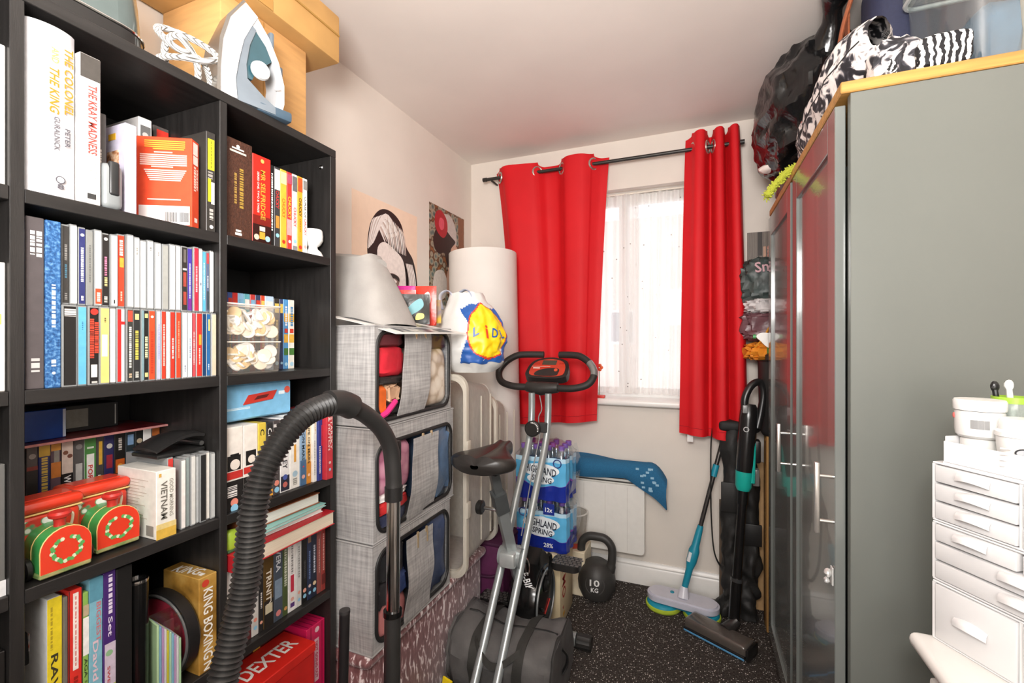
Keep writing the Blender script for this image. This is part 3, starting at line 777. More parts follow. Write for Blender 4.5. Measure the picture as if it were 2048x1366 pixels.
bl = [('book', 'thin grey booklet beside the yellow spine', 0.4220, 0.4280, 0.872, '6E6A62', ()),
      ('book', 'red book with black dotted border and white title', 0.4284, 0.4470, 0.878, 'D8332A', (('b', '2A2020', 0.0, 1.0, 0.0, 0.07), ('b', '2A2020', 0.0, 1.0, 0.93, 1.0), ('b', 'F2E6E0', 0.52, 0.98, 0.3, 0.7), ('d', 'D8827A', 0.54, 0.96, 0.5, 0.1), ('d', '9A2018', 0.1, 0.48, 0.5, 0.3))),
      ('book', 'green book with a white paper label on its spine', 0.4474, 0.4560, 0.866, '8EB85A', (('b', 'F0EFEC', 0.60, 0.84, 0.05, 1.0), ('t', 'AGA', '2E3A1E', 0.52, 0.12, 0.5, 0.5), ('d', '5E7E38', 0.15, 0.44, 0.5, 0.4), ('b', 'B9A88A', 0.85, 0.92))),
      ('book', 'light blue book with pink and red spine titles', 0.4564, 0.4762, 0.884, '7FB6C8', (('b', '5A93A8', 0.86, 1.0, 0.0, 1.0), ('t', 'BIGGEST', 'C8737A', 0.73, 0.24, 0.68, 0.34), ('t', 'David', 'E2C4CE', 0.50, 0.24, 0.45, 0.4), ('d', 'E2C4CE', 0.1, 0.34, 0.45, 0.35))),
      ('book', 'purple book with pale floral spine', 0.4766, 0.4960, 0.886, '46286E', (('t', 'Set', 'DDD2E6', 0.66, 0.12, 0.55, 0.34), ('d', 'DDD2E6', 0.74, 0.98, 0.55, 0.3), ('b', 'CDBFD0', 0.3, 0.56, 0.1, 0.95), ('o', '8FB88A', 0.50, 0.28, 0.45), ('b', 'B9C85A', 0.05, 0.3, 0.1, 0.95), ('t', 'SWEET', 'C04A4A', 0.34, 0.16, 0.4, 0.22))),
      ('binder', 'wide black lever binder beside the purple book', 0.4965, 0.5220, 0.884, '1C1B1B', ())]
for n_, lab, a, b_, zt, c, it in bl:
    book(n_, lab, 'binder' if n_ == 'binder' else 'book', a, b_, z4, zt, -0.98, 0.2, c, it)
fl = thing('black_tube_case', 'glossy black round case with a steel rim', 'case', (-1.0, 0.5405, z4))
P('body', B().lathe([(0.016, 0), (0.0175, 0.003), (0.0175, 0.245)], (-1.0, 0.5405, z4), 24), BLACKG, fl)
P('rim', B().lathe([(0.0178, 0.243), (0.0182, 0.246), (0.0178, 0.249), (0.014, 0.249), (0.014, 0.242)], (-1.0, 0.5405, z4), 24), CHROME, fl)
book('book', 'thick black book with small gold title at the back', 'book', 0.5595, 0.586, z4, 0.868, -1.105, 0.15, '151414', (('t', 'Holy', 'B89A5A', 0.82, 0.07, 0.55, 0.25), ('d', 'B89A5A', 0.66, 0.74, 0.55, 0.3)))
gold = ramp_mat('gold_box_print', 'noise', [(0.25, '5A3F1A'), (0.45, 'A87C35'), (0.65, 'CDA55A'), (0.85, 'E6CC8E')], 0.35, 16)
o = book('dvd_box', 'gold boxed set with bold white lettering', 'disc box', 0.6395, 0.6785, z4, 0.798, -0.972, 0.118, None, (('t', 'KING BOXING', 'F4F1EA', 0.50, 0.74, 0.5, 0.52), ('o', 'C8402C', 0.93, 0.2, 0.35), ('t', 'N', 'F4F1EA', 0.06, 0.08, 0.5, 0.5)), mat=gold)
txt(o, 'KING', (-0.06, 0.018, 0.2046), (1, 0.15, 0), (-0.15, 1, 0), 0.07, 0.026, M('F4F1EA', 0.5), True, 0.1)
P('price_sticker', B().box(-0.022, -0.012, 0.012, 0.022, 0.2041, 0.2046), M('F0EEE8', 0.5), o, True)
cw = thing('disc_wallet', 'round black zip disc wallet with a dark red lining', 'disc wallet', (-1.046, 0.615, z4))
def L(name, b, m, par=None):
    return P(name, b, m, par or cw, True)
Rz = Matrix.Rotation(math.radians(-84), 4, 'Z')
L('shell', B().lathe([(0.0001, -0.016), (0.082, -0.016), (0.090, -0.008), (0.090, 0.014), (0.078, 0.014), (0.076, 0.0), (0.0001, 0.0)], (0, 0, 0.0905), 40, 'x', False).xf(Rz), M('1B1A1A', 0.4))
L('zip', B().tube([(0.015, 0.084 * math.cos(2 * PI * i / 40), 0.0905 + 0.084 * math.sin(2 * PI * i / 40)) for i in range(40)], 0.0028, 6, True).xf(Rz), M('555555', 0.35))
L('lining', B().lathe([(0.0001, 0.006), (0.05, 0.0065), (0.0755, 0.002)], (0, 0, 0.0905), 40, 'x', False).xf(Rz), M('8E1830', 0.8, var=0.25, scale=25, bump=0.3, bscale=40))
cols = ['C6E4B4', '86B6D6', 'C59AC8', 'E8E2EA', 'D6CB3E', 'BFE0C4', '8FC3DE', 'CFA6D2', 'EFEAF0', 'B9DDB0']
pn = thing('paper_block', 'pad of pastel note paper in clear wrap', 'note paper', (-0.985, 0.590, z4), math.radians(-10))
for i, c in enumerate(cols):
    P('sheet_stack', B().box(-0.035 - 0.0002 * i, 0.012, -0.026 + i * 0.0042, -0.0222 + i * 0.0042, 0.0, 0.150 - 0.005 * i, 0.0006, 1), M(c, 0.6), pn, True)
P('wrap', B().box(-0.037, 0.0135, -0.0275, 0.018, -0.0, 0.153, 0.003, 2), clear_mat('cellophane', 'F6F8F6', 0.06, 0.12), pn, True)

# --- right column, top cell
C1 = [(0.7005, 0.775, 1.767, 'wide brown leather look disc box with gold title', '4A2A1C', (('d', 'A98A3A', 0.32, 0.72, 0.62, 0.13), ('d', 'A08040', 0.35, 0.66, 0.42, 0.08), ('b', 'E6E2DC', 0.90, 0.915, 0.3, 0.7), ('o', 'E6E2DC', 0.93, 0.06, 0.5), ('d', 'CFC7BC', 0.865, 0.885, 0.5, 0.55), ('b', 'E6E2DC', 0.04, 0.065, 0.4, 0.62), ('b', 'E6E2DC', 0.075, 0.095, 0.42, 0.6))),
      (0.7755, 0.826, 1.753, 'red to black disc box with gold capital lettering', 'CF2A1E', (('b', '2E0E0A', 0.0, 0.22, 0.0, 1.0), ('b', '7A1C12', 0.22, 0.32, 0.0, 1.0), ('t', 'MR SELFRIDGE', 'D9A13A', 0.56, 0.56, 0.55, 0.26), ('t', 'SERIES ONE, TWO & THREE', 'F0E0D8', 0.58, 0.46, 0.28, 0.12), ('o', 'E9C0B0', 0.075, 0.14, 0.2), ('o', '9CCBE0', 0.075, 0.14, 0.8), ('b', 'D9A13A', 0.06, 0.14, 0.35, 0.65), ('b', 'E8DCCB', 0.15, 0.2, 0.35, 0.65), ('o', 'E8B060', 0.94, 0.1))),
      (0.8265, 0.839, 1.744, 'slim black DVD with white capitals', '1C1C1C', (('d', 'E6E4E0', 0.2, 0.9, 0.5, 0.35),)),
      (0.8395, 0.857, 1.744, 'DVD spine with white top and red title in the doll film set', '3A3A3C', (('b', 'E8E4E0', 0.72, 0.97), ('t', 'CHUCKY', 'CF3A34', 0.6, 0.22, 0.5, 0.55), ('b', 'C98A3A', 0.25, 0.4, 0.2, 0.8), ('o', '8FC6DE', 0.16, 0.3))),
      (0.8575, 0.877, 1.744, 'yellow DVD spine with orange title', 'E0B23C', (('b', 'D9C9A0', 0.82, 0.97), ('t', 'CHUCKY', 'E0661E', 0.52, 0.24, 0.5, 0.5), ('o', 'C9301E', 0.1, 0.25))),
      (0.8775, 0.894, 1.744, 'red and pink DVD spine with yellow title', 'D23A32', (('b', 'E8A0A0', 0.2, 0.4), ('t', 'CHUCKY', 'F0C83C', 0.55, 0.28, 0.5, 0.55), ('o', 'E8E0F0', 0.12, 0.25), ('b', 'B0506A', 0.85, 0.97))),
      (0.8945, 0.911, 1.744, 'grey and white DVD spine with small red title', 'DAD8D6', (('b', '6A6A6C', 0.78, 0.97), ('t', 'CHUCKY', 'CF3A34', 0.45, 0.25, 0.5, 0.5), ('o', '8FC6DE', 0.14, 0.28), ('b', '8A8A8C', 0.02, 0.08))),
      (0.9115, 0.929, 1.744, 'amber DVD spine with black title', 'E0A62E', (('b', 'C0562A', 0.8, 0.98), ('t', 'CHUCKY', '2A2018', 0.6, 0.24, 0.5, 0.5), ('d', 'B07A20', 0.28, 0.45, 0.5, 0.2), ('o', 'D03A2A', 0.08, 0.3))),
      (0.9295, 0.945, 1.744, 'white DVD spine with spaced black and red title', 'ECEAE6', (('b', '8A8784', 0.85, 0.97), ('t', 'CURSE OF', '4A4846', 0.62, 0.28, 0.5, 0.4), ('t', 'CHUCKY', 'CF3A34', 0.36, 0.22, 0.5, 0.45), ('o', 'E0B0A8', 0.1, 0.3)))]
for i, (a, b_, zt, lab, c, it) in enumerate(C1):
    book('dvd_box' if i < 2 else 'dvd_case', lab, 'disc box' if i < 2 else 'DVD', a, b_, z1, zt, -0.99 + 0.004 * (i < 2), 0.135, c, it, None if i < 2 else 'doll film DVDs', mat=M('4A2A1C', 0.6, var=0.4, scale=150, bump=0.3, bscale=300) if i == 0 else None)
ec = thing('egg_cup', 'white ceramic egg cup at the end of the top cell', 'egg cup', (-1.0, 0.974, z1))
P('cup', B().lathe([(0.012, 0.028), (0.02, 0.034), (0.0265, 0.046), (0.027, 0.060), (0.0255, 0.072), (0.0235, 0.076), (0.021, 0.075), (0.02, 0.06), (0.001, 0.05)], (-1.0, 0.974, z1), 28), M('F2F2F0', 0.2, var=0.02), ec)
P('foot', B().lathe([(0.0265, 0), (0.027, 0.004), (0.022, 0.014), (0.013, 0.022), (0.012, 0.030)], (-1.0, 0.974, z1), 28), M('F2F2F0', 0.2, var=0.02), ec)

# --- right column, second cell
db = [0.70, 0.718, 0.738, 0.759, 0.772, 0.786, 0.802, 0.819, 0.834, 0.849, 0.862, 0.889, 0.907, 0.919, 0.936, 0.956]
DC = [('F0F0F0', 'white'), ('2A3A78', 'navy'), ('C83A38', 'dark red'), ('3E5A9A', 'blue and white'), ('C8302E', 'bright red'), ('86B4D6', 'pale blue'), ('5FA4B0', 'teal'), ('B83A36', 'brick red'), ('34405E', 'navy and red'), ('CF4A30', 'orange red'), ('B8CFE4', 'wide ice blue'), ('3A3632', 'black and cream'), ('36426A', 'dark blue'), ('5A9AD0', 'sky blue cartoon'), ('E6E4DA', 'white cartoon')]
for i, (c, cn) in enumerate(DC):
    r = random.Random(i)
    it = [('b', r.choice(['E8E4DE', 'C9402E', '7FB0D0', 'E0C060']), 0.80, 0.93, 0.15, 0.85), ('d', r.choice(['E8E4E0', '3A3A3A', 'E0C060']), 0.3, 0.7, 0.5, 0.35), ('o', 'A8D0E4', 0.09, 0.3)]
    if i >= 13:
        it = [('b', 'E0B04A', 0.38 + 0.3 * k, 0.5 + 0.3 * k, 0.1, 0.9) for k in range(2)] + [('b', '4A7A3A', 0.2, 0.3, 0.1, 0.9), ('b', 'C9402E', 0.52, 0.58, 0.2, 0.8), ('d', 'E8E8F0' if i == 13 else '4A86B8', 0.62, 0.9, 0.5, 0.4), ('o', 'A8D0E4', 0.07, 0.3)]
    book('dvd_case', '%s DVD, %s from divider in the row behind the token tubs' % (cn, ORD[i + 1]), 'DVD', db[i], db[i + 1], z2, z2 + 0.192 + 0.004 * (i < 11), -1.05, 0.135, c, it, 'DVDs behind the tubs')
tubm = clear_mat('cloudy_tub', 'FBF9F6', 0.03, 0.2, 0.16, 'F2ECE4')
def tokens(par_label, x0, x1, y0, y1, z0, z1_, n, seed):
    r = random.Random(seed)
    base = B().lathe([(0.0145, 0), (0.016, 0.001), (0.016, 0.0035), (0.0145, 0.0045)], (0, 0, 0), 14)
    ms = [mesh('token', base, M(c, 0.35, var=0.15)) for c in ('FAF4EA', 'FFFFFF', 'F4E8D6', 'EBCB98', 'FBF7F0')]
    for i in range(n):
        k = 1 if r.random() < 0.45 else r.choice([0, 2, 3, 4])
        s = r.uniform(0.8, 1.15)
        o = bpy.data.objects.new('token', ms[k])
        COL.objects.link(o)
        front = r.random() < 0.6
        o.location = (x1 - 0.018 - (0 if front else r.uniform(0, x1 - x0 - 0.04)), r.uniform(y0 + 0.02, y1 - 0.02), r.uniform(z0 + 0.02, z1_ - 0.02))
        o.rotation_euler = (r.uniform(-0.5, 0.5), (r.uniform(0.9, 1.7) if front else r.uniform(-0.7, 0.7)), r.uniform(-0.6, 0.6))
        o.scale = (s, s, s)
        tag(o, par_label, 'token', par_label)
for (za, zb, lab, tl) in ((z2, z2 + 0.077, 'lower cloudy plastic tub full of pale round tokens', 'pale round token in the lower cloudy tub'), (z2 + 0.0775, z2 + 0.165, 'upper cloudy plastic tub heaped with pale round tokens', 'pale round token in the upper cloudy tub')):
    tb = thing('token_tub', lab, 'tub', (-1.02, 0.78, za), 0, 'cloudy tubs')
    x0, x1, y0, y1 = -1.046, -0.982, 0.7015, 0.857
    ti = 0.006
    b = B()
    b.grid(41, 2, lambda u, v: (lambda p: (p[0], p[1], za + 0.001 + v * (zb - za - 0.001)))((lambda q: ((x0 + x1) / 2 + (q[0] - (x0 + x1) / 2) * (0.93 + 0.07 * v), (y0 + y1) / 2 + (q[1] - (y0 + y1) / 2) * (0.96 + 0.04 * v)))((rrect(x0, x1, y0, y1, 0.012, 9) * 2)[int(round(u * 40)) % 40])))
    P('wall', b, tubm, tb)
    P('bottom', B().box(x0 + 0.006, x1 - 0.006, y0 + 0.008, y1 - 0.008, za + 0.0005, za + 0.0025), tubm, tb)
    P('rim', B().tube([(p[0], p[1], zb - 0.002) for p in rrect(x0, x1, y0, y1, 0.012, 6)], 0.0022, 6, True), M('E6E0D6', 0.3), tb)
    tokens(tl, x0, x1, y0, y1, za, zb, 46, int(za * 1000))

# --- right column, third cell
o = book('carton', 'sky blue carton with a red carry slot on the DVD sets', 'carton', 0.7025, 0.905, 1.112, 1.198, -1.005, 0.10, '7DB9DE', (('d', 'D6ECF6', 0.30, 0.36, 0.25, 0.3), ('o', 'DA5A48', 0.72, 0.045, 0.93), ('b', 'E6F2F8', 0.6, 0.7, 0.80, 0.89)), bev=0.004)
P('carry_slot', B().prism([(0.062, 0.036), (0.076, 0.058), (0.156, 0.064), (0.143, 0.042)], 'x', 0.0003, 0.0022), M('C2392E', 0.4), o, True)
P('slot_hole', B().prism([(0.09, 0.045), (0.1, 0.054), (0.133, 0.056), (0.125, 0.048)], 'x', 0.0022, 0.0026), M('5A1A16', 0.6), o, True)
C3 = [(0.7005, 0.747, 1.104, 'white and black boxed set with a moustached face, nearest divider', 'E6DFD6', (('b', '1E1C1B', 0.0, 0.36, 0.0, 1.0), ('b', '1E1C1B', 0.48, 0.66, 0.15, 0.85), ('o', 'E2D8CC', 0.55, 0.26, 0.55), ('b', '141414', 0.64, 0.68, 0.3, 0.75), ('b', 'C0302A', 0.38, 0.47, 0.0, 0.95), ('d', 'E8E4E0', 0.17, 0.30, 0.4, 0.5), ('o', 'E08A78', 0.10, 0.2, 0.5), ('o', '8FC6E4', 0.03, 0.2, 0.5))),
      (0.7475, 0.785, 1.103, 'white and black boxed set with a moustached face, beside the hose', 'E6DFD6', (('b', '1E1C1B', 0.0, 0.36, 0.0, 1.0), ('b', '1E1C1B', 0.50, 0.68, 0.15, 0.85), ('o', 'E2D8CC', 0.57, 0.26, 0.55), ('b', 'C0302A', 0.40, 0.48, 0.0, 0.95))),
      (0.7855, 0.808, 1.102, 'yellow and black disc box behind the hose', 'D9BE4A', (('b', '1B1A1A', 0.0, 0.6, 0.0, 1.0), ('t', 'C', '2A2820', 0.88, 0.08, 0.5, 0.5))),
      (0.8085, 0.827, 1.098, 'black disc box with pale letters behind the hose', '2E2D2D', (('t', 'CE', 'E0DDD6', 0.86, 0.15, 0.5, 0.6), ('b', 'E0A03A', 0.02, 0.15), ('o', 'E0A08E', 0.2, 0.3))),
      (0.8275, 0.848, 1.102, 'grey disc box with rating discs at its foot', '4A4444', (('o', 'E08A78', 0.16, 0.35), ('o', '8FC6E4', 0.07, 0.35), ('b', 'D0CCC8', 0.8, 0.95))),
      (0.8485, 0.877, 1.104, 'silver white disc box with black capitals', 'E2E0DE', (('t', 'ALLEY', '3A3A40', 0.46, 0.30, 0.5, 0.5), ('b', '2E2E3C', 0.02, 0.22), ('o', 'C46A60', 0.1, 0.25), ('o', '4A5AA0', 0.2, 0.25))),
      (0.8775, 0.910, 1.106, 'white disc box with orange vertical title', 'EDEAE4', (('b', 'DFA34A', 0.36, 0.6, 0.4, 0.62), ('b', '5A4A40', 0.72, 0.84, 0.2, 0.7), ('o', 'A8C4D4', 0.2, 0.25), ('d', '9A9890', 0.05, 0.14, 0.5, 0.4))),
      (0.9105, 0.9315, 1.107, 'pale to steel blue disc box with dark capital title', '8FAECB', (('b', 'D6E2EC', 0.78, 0.99, 0.02, 0.98), ('b', '4A6C90', 0.0, 0.35, 0.02, 0.98), ('t', 'LIFE ON MARS', '22303E', 0.62, 0.54, 0.5, 0.42), ('o', 'E0A89A', 0.12, 0.26), ('o', 'C8485A', 0.26, 0.12))),
      (0.932, 0.9475, 1.107, 'tan to orange disc box with dark capital title', 'DCA95E', (('b', 'EBD9B8', 0.55, 0.85, 0.02, 0.98), ('b', '5A4430', 0.88, 0.98, 0.05, 0.95), ('b', 'CF852A', 0.0, 0.3, 0.02, 0.98), ('t', 'LIFE ON MARS', '3A2A1A', 0.55, 0.54, 0.5, 0.45), ('o', 'F0C8B0', 0.12, 0.26)))]
for a, b_, zt, lab, c, it in C3:
    book('dvd_box', lab, 'disc box', a, b_, z3, zt, -0.98, 0.14, c, it, 'disc boxes under the blue carton')
book('dvd_case', 'white DVD with scattered black specks beside the red box', 'DVD', 0.9478, 0.9610, z3, 1.104, -0.972, 0.14, 'ECEAE4', (('d', '6A665E', 0.1, 0.6, 0.4, 0.15), ('d', 'CFA24A', 0.7, 0.9, 0.5, 0.2)))
book('dvd_case', 'deep blue DVD with small white marks beside the red box', 'DVD', 0.9613, 0.9770, z3, 1.106, -0.968, 0.14, '2C3A86', (('d', 'E0E2F0', 0.1, 0.5, 0.4, 0.3), ('b', 'C0384A', 0.5, 0.8, 0.7, 0.95)))
book('dvd_box', 'big red boxed set with white capitals jutting from the shelf', 'disc box', 0.9775, 1.0030, z3, 1.108, -0.955, 0.15, 'CC3540', (('t', 'STARSKY', 'F0D9D4', 0.66, 0.48, 0.74, 0.30), ('t', '& HUTCH', 'F0D9D4', 0.66, 0.48, 0.40, 0.30), ('o', 'EBC4BE', 0.24, 0.16, 0.5), ('o', '9CC4DC', 0.14, 0.16, 0.5)))

# --- right column, fourth cell
cb = [0.7005, 0.736, 0.770, 0.789, 0.802, 0.831, 0.858, 0.874, 0.900, 0.918, 0.937, 0.952, 0.971, 0.987, 1.0025]
C4 = [('white disc box with orange script', 'E6E2DE', (('d', 'DA6A3A', 0.25, 0.85, 0.68, 0.22), ('d', 'DA6A3A', 0.1, 0.6, 0.36, 0.22),)), ('dark red DVD hidden by the hose', '5A2A2A', ()), ('grey white DVD beside the hose', 'C9C6C2', (('o', 'E08A78', 0.2, 0.25), ('o', '8FC6E4', 0.1, 0.25))), ('black DVD beside the hose', '2A2828', (('o', 'E8A890', 0.12, 0.3), ('d', 'D8D4D0', 0.3, 0.5, 0.5, 0.3))),
      ('brown and black disc box with cream capitals', '5A431E', (('b', '2A2622', 0.0, 0.35), ('t', 'TRINITY', 'E6E0D2', 0.5, 0.5, 0.5, 0.5), ('b', 'CDC4A8', 0.18, 0.3, 0.15, 0.85))), ('stormy grey blue disc box', '4A5360', (('t', 'VERA', 'DDE2E6', 0.8, 0.3, 0.5, 0.5), ('b', '7F93A8', 0.3, 0.55, 0.1, 0.9), ('o', 'E08A88', 0.1, 0.28))),
      ('green and black DVD', '4C5A34', (('d', 'CFD4C0', 0.4, 0.9, 0.5, 0.45), ('o', 'D09A5A', 0.1, 0.3))), ('white disc box with a red label', 'ECEAE8', (('d', '8A8886', 0.52, 0.94, 0.5, 0.22), ('b', 'C6324A', 0.27, 0.5, 0.3, 0.7), ('o', 'E8B0A0', 0.17, 0.2), ('b', '5A3A7A', 0.06, 0.12, 0.25, 0.75))), ('pale grey DVD', 'D4D4D2', (('d', '8A8A88', 0.4, 0.85, 0.5, 0.25), ('o', 'E0A08E', 0.2, 0.25), ('o', '8FC6E4', 0.1, 0.25))),
      ('plain black DVD', '191919', (('o', 'E0A08E', 0.18, 0.3), ('o', '8FC6E4', 0.1, 0.3), ('d', '4A4A4A', 0.35, 0.6, 0.5, 0.3))), ('navy DVD with bronze picture', '26304C', (('b', '8A6A52', 0.82, 0.95, 0.15, 0.85), ('d', '6E84B0', 0.3, 0.7, 0.5, 0.35), ('o', 'E0C8C0', 0.2, 0.3), ('o', '8FC6E4', 0.1, 0.3))), ('dark navy DVD with white type', '1E2436', (('d', 'D0D6E4', 0.35, 0.75, 0.5, 0.3), ('o', 'E0C8A0', 0.2, 0.3), ('o', '8FC6E4', 0.1, 0.3))),
      ('worn red disc case in clear plastic', '8A4A44', (('d', 'C9968E', 0.3, 0.8, 0.5, 0.25),)), ('rust red disc case at the side panel', '9A3E38', (('d', 'D6A69E', 0.3, 0.85, 0.5, 0.3), ('b', '6A2A28', 0.1, 0.25)))]
for i, (lab, c, it) in enumerate(C4):
    book('dvd_case', lab + ', under the flat books', 'DVD', cb[i], cb[i + 1], z4, 0.784, -0.982, 0.14, c, it, 'DVDs under the flat books', mat=jewel if False else None)
def flat_book(label, y0, y1, x0, x1, z0, z1_, col, pages='E9DFCB', tilt=0.0, printed=None):
    t = thing('book', label, 'book', ((x0 + x1) / 2, (y0 + y1) / 2, z0), tilt)
    w, d, h = (y1 - y0) / 2, (x1 - x0) / 2, z1_ - z0
    m = printed or M(col, 0.4)
    P('front_cover', B().box(-d, d, -w, w, h - 0.0025, h, 0.0008, 1), m, t, True)
    P('back_cover', B().box(-d, d, -w, w, 0, 0.0025, 0.0008, 1), m, t, True)
    P('spine', B().box(-d, d, -w, -w + 0.003, 0.0025, h - 0.0025), m, t, True)
    P('pages', B().box(-d + 0.003, d - 0.003, -w + 0.003, w - 0.003, 0.0026, h - 0.0026), M(pages, 0.85, var=0.15, scale=5, stretch=(1, 1, 300)), t, True)
flat_book('red hardback lying flat on the DVDs, cream pages showing', 0.702, 1.002, -1.18, -0.948, 0.7845, 0.8225, 'B4242C', 'EADCC6')
flat_book('thin white picture book lying on the red hardback', 0.745, 0.985, -1.17, -0.975, 0.823, 0.836, 'F0EFEC', 'F0EFEA', -0.03)
flat_book('thin teal picture book in the flat pile', 0.74, 0.988, -1.17, -0.965, 0.8365, 0.846, '8CC4BE', 'D9E4DE', 0.02)
flat_book('white and rust annual on top of the flat pile', 0.742, 0.984, -1.17, -0.985, 0.8465, 0.876, '9A5A3A', 'E8E6DE', -0.02)
gt = thing('toy_tag', 'lime green moulded toy wedged beside the flat books', 'toy', (-0.985, 0.722, 0.8225))
P('body', B().blob((-0.985, 0.720, 0.847), (0.014, 0.018, 0.0245), 0.12, 2.0, 3.0, 16, 0.7), M('9CB83A', 0.4), gt)
P('base', B().box(-1.0, -0.972, 0.703, 0.738, 0.823, 0.830, 0.003, 2), M('3A5A3A', 0.4), gt)

# --- right column, fifth cell
z5 = SH[4]
pk = M('D51F5A', 0.35, var=0.05, name='pink_box_print')
o = book('dvd_box', 'hot pink boxed set standing by the side panel', 'disc box', 0.937, 1.0025, z5, 0.512, -0.985, 0.165, None, (('b', 'F0C8D0', 0.30, 0.82, 0.42, 0.66), ('b', 'B01846', 0.0, 1.0, 0.2, 0.26), ('b', 'B01846', 0.0, 1.0, 0.8, 0.86), ('t', 'NOT GOING OUT', 'D51F5A', 0.56, 0.45, 0.54, 0.14), ('o', 'F0C8D0', 0.93, 0.12, 0.55)), mat=pk)
for i in range(4):
    P('top_stripe', B().box(-0.16, -0.004, 0.009 + i * 0.015, 0.011 + i * 0.015, 0.2279, 0.2284), M('8E0E38', 0.4), o, True)
txt(o, 'NOT GOING OUT', (-0.085, -0.0006, 0.195), (1, 0, 0), (0, 0, 1), 0.12, 0.020, M('F2B9C4', 0.5), True)
P('cover_photo', B().box(-0.024, -0.006, -0.0008, 0, 0.150, 0.178), M('3A2A24', 0.5, h2='C9A080', scale=120), o, True)
o = book('dvd_box', 'dark red box with gold scribble behind the red carton', 'disc box', 0.76, 0.93, z5, 0.535, -1.06, 0.12, '4A1212', (('d', 'D9A03A', 0.74, 0.9, 0.5, 0.12),))
rb = thing('red_carton', 'glossy red carton with white capital lettering', 'carton', (-1.0, 0.83, z5))
P('body', B().box(-1.055, -0.945, 0.735, 0.925, z5, 0.475, 0.002, 1), M('CB231E', 0.3), rb)
P('lid', B().box(-1.058, -0.942, 0.732, 0.928, 0.4755, 0.50, 0.002, 1), M('D62A22', 0.3), rb)
txt(rb, 'DEXTER', (-1.0, 0.83, 0.5006), (0, 1, 0), (-1, 0, 0), 0.15, 0.045, M('F4EFEA', 0.5))
book('book', 'light blue album at the foot of the right column', 'book', 0.703, 0.728, z5, 0.52, -0.98, 0.2, '4A9AC8')

# --- sliver of the left column
AC = [(1.537, 1.75, 'white hardback seen at the picture edge, top cell', 'F1F0EC', ()), (1.224, 1.42, 'boxed set with red and yellow panels at the picture edge', 'E6E2DC', (('b', 'D63A30', 0.62, 0.85, 0.2, 0.85), ('b', 'E8C46A', 0.52, 0.60, 0.1, 0.9), ('b', 'C8862A', 0.1, 0.5, 0.3, 0.85))),
      (0.914, 1.114, 'grey striped album at the picture edge', '6A6A68', (('d', 'C9C9C6', 0.35, 0.9, 0.5, 0.6), ('b', 'E6E8EA', 0.0, 0.12, 0.0, 1.0), ('b', '8FB6D0', 0.03, 0.09, 0.2, 0.8))), (0.594, 0.83, 'black album at the picture edge', '1D1B1A', ())]
for k, (z, zt, lab, c, it) in enumerate(AC):
    book('book', lab, 'book', 0.300, 0.3515, z, zt, -0.975, 0.15, c, it)
    book('book', ['green', 'blue', 'brown', 'navy'][k] + ' book next to the edge of the picture, ' + ['top', 'second', 'third', 'fourth'][k] + ' cell', 'book', 0.265, 0.2995, z, zt - 0.02, -0.985, 0.14, ['6F9488', '35507A', '6A4A32', '26304A'][k])
# ================================================================ on top of the bookcase
ZT = 1.850
bx = thing('cardboard_box', 'tall brown cardboard box behind the upright iron', 'box', (-1.17, 0.87, ZT))
P('body', B().box(-1.29, -1.07, 0.755, 1.018, ZT + 0.0005, 2.155, 0.004, 2), CARD, bx)
P('seam', B().box(-1.0705, -1.0692, 0.872, 0.876, ZT + 0.01, 2.15), M('B98A4C', 0.8), bx)
b2 = thing('carton', 'shallow brown carton lying across the tall cardboard box', 'box', (-1.15, 0.88, 2.156))
P('body', B().box(-1.296, -1.02, 0.68, 1.10, 2.1555, 2.30, 0.006, 2), CARD2, b2)
P('parcel_tape', B().box(-1.0203, -1.0185, 0.80, 0.86, 2.157, 2.298), M('B58848', 0.3), b2)
P('flap', B().box(-1.0215, -1.0165, 0.685, 1.095, 2.235, 2.240), M('A9803F', 0.7), b2)

# steam iron standing on its heel
IRW = M('DADCDF', 0.25, var=0.03); IRG = M('7F8A94', 0.3, 0.2); IRD = M('3C5566', 0.3); 
iron = thing('steam_iron', 'white and slate blue steam iron standing upright on its heel', 'iron', (-1.01, 0.78, ZT), math.radians(-14))
def L(name, b, m, par=None, **k):
    return P(name, b, m, par or iron, True, **k)
# profile plane: local y (sole towards -y, handle towards +y), z up
sole = [(-0.085, 0.0), (-0.082, 0.06), (-0.072, 0.13), (-0.05, 0.20), (-0.012, 0.262), (0.004, 0.270), (0.004, 0.262), (-0.03, 0.20), (-0.055, 0.12), (-0.065, 0.05), (-0.066, 0.0)]
def taper(poly, half, power=1.0, ztop=0.27):
    b = B()
    n = len(poly)
    rows = []
    for s_ in (-1, -0.6, 0.6, 1):
        row = []
        for (y, z) in poly:
            wv = half * max(0.12, (1 - max(0, min(1, z / ztop)) ** 1.6)) 
            row.append((s_ * wv, y, z) if abs(s_) > 0.9 else (s_ * wv * 1.0, y, z))
        rows.append(row)
    vs = rows[0] + rows[3]
    fs = [tuple(reversed(range(n))), tuple(range(n, 2 * n))] + [(i, (i + 1) % n, n + (i + 1) % n, n + i) for i in range(n)]
    return b.add(vs, fs)
L('soleplate', taper([(-0.088, 0.0), (-0.085, 0.06), (-0.075, 0.135), (-0.052, 0.205), (-0.012, 0.268), (-0.006, 0.268), (-0.046, 0.203), (-0.069, 0.133), (-0.079, 0.06), (-0.081, 0.0)], 0.058), M('8E8A84', 0.25, 0.6))
L('shell', taper([(-0.081, 0.004), (-0.079, 0.06), (-0.069, 0.133), (-0.046, 0.203), (-0.006, 0.266), (0.022, 0.245), (0.006, 0.215), (-0.02, 0.16), (-0.036, 0.10), (-0.046, 0.05), (-0.044, 0.004)], 0.052), IRW)
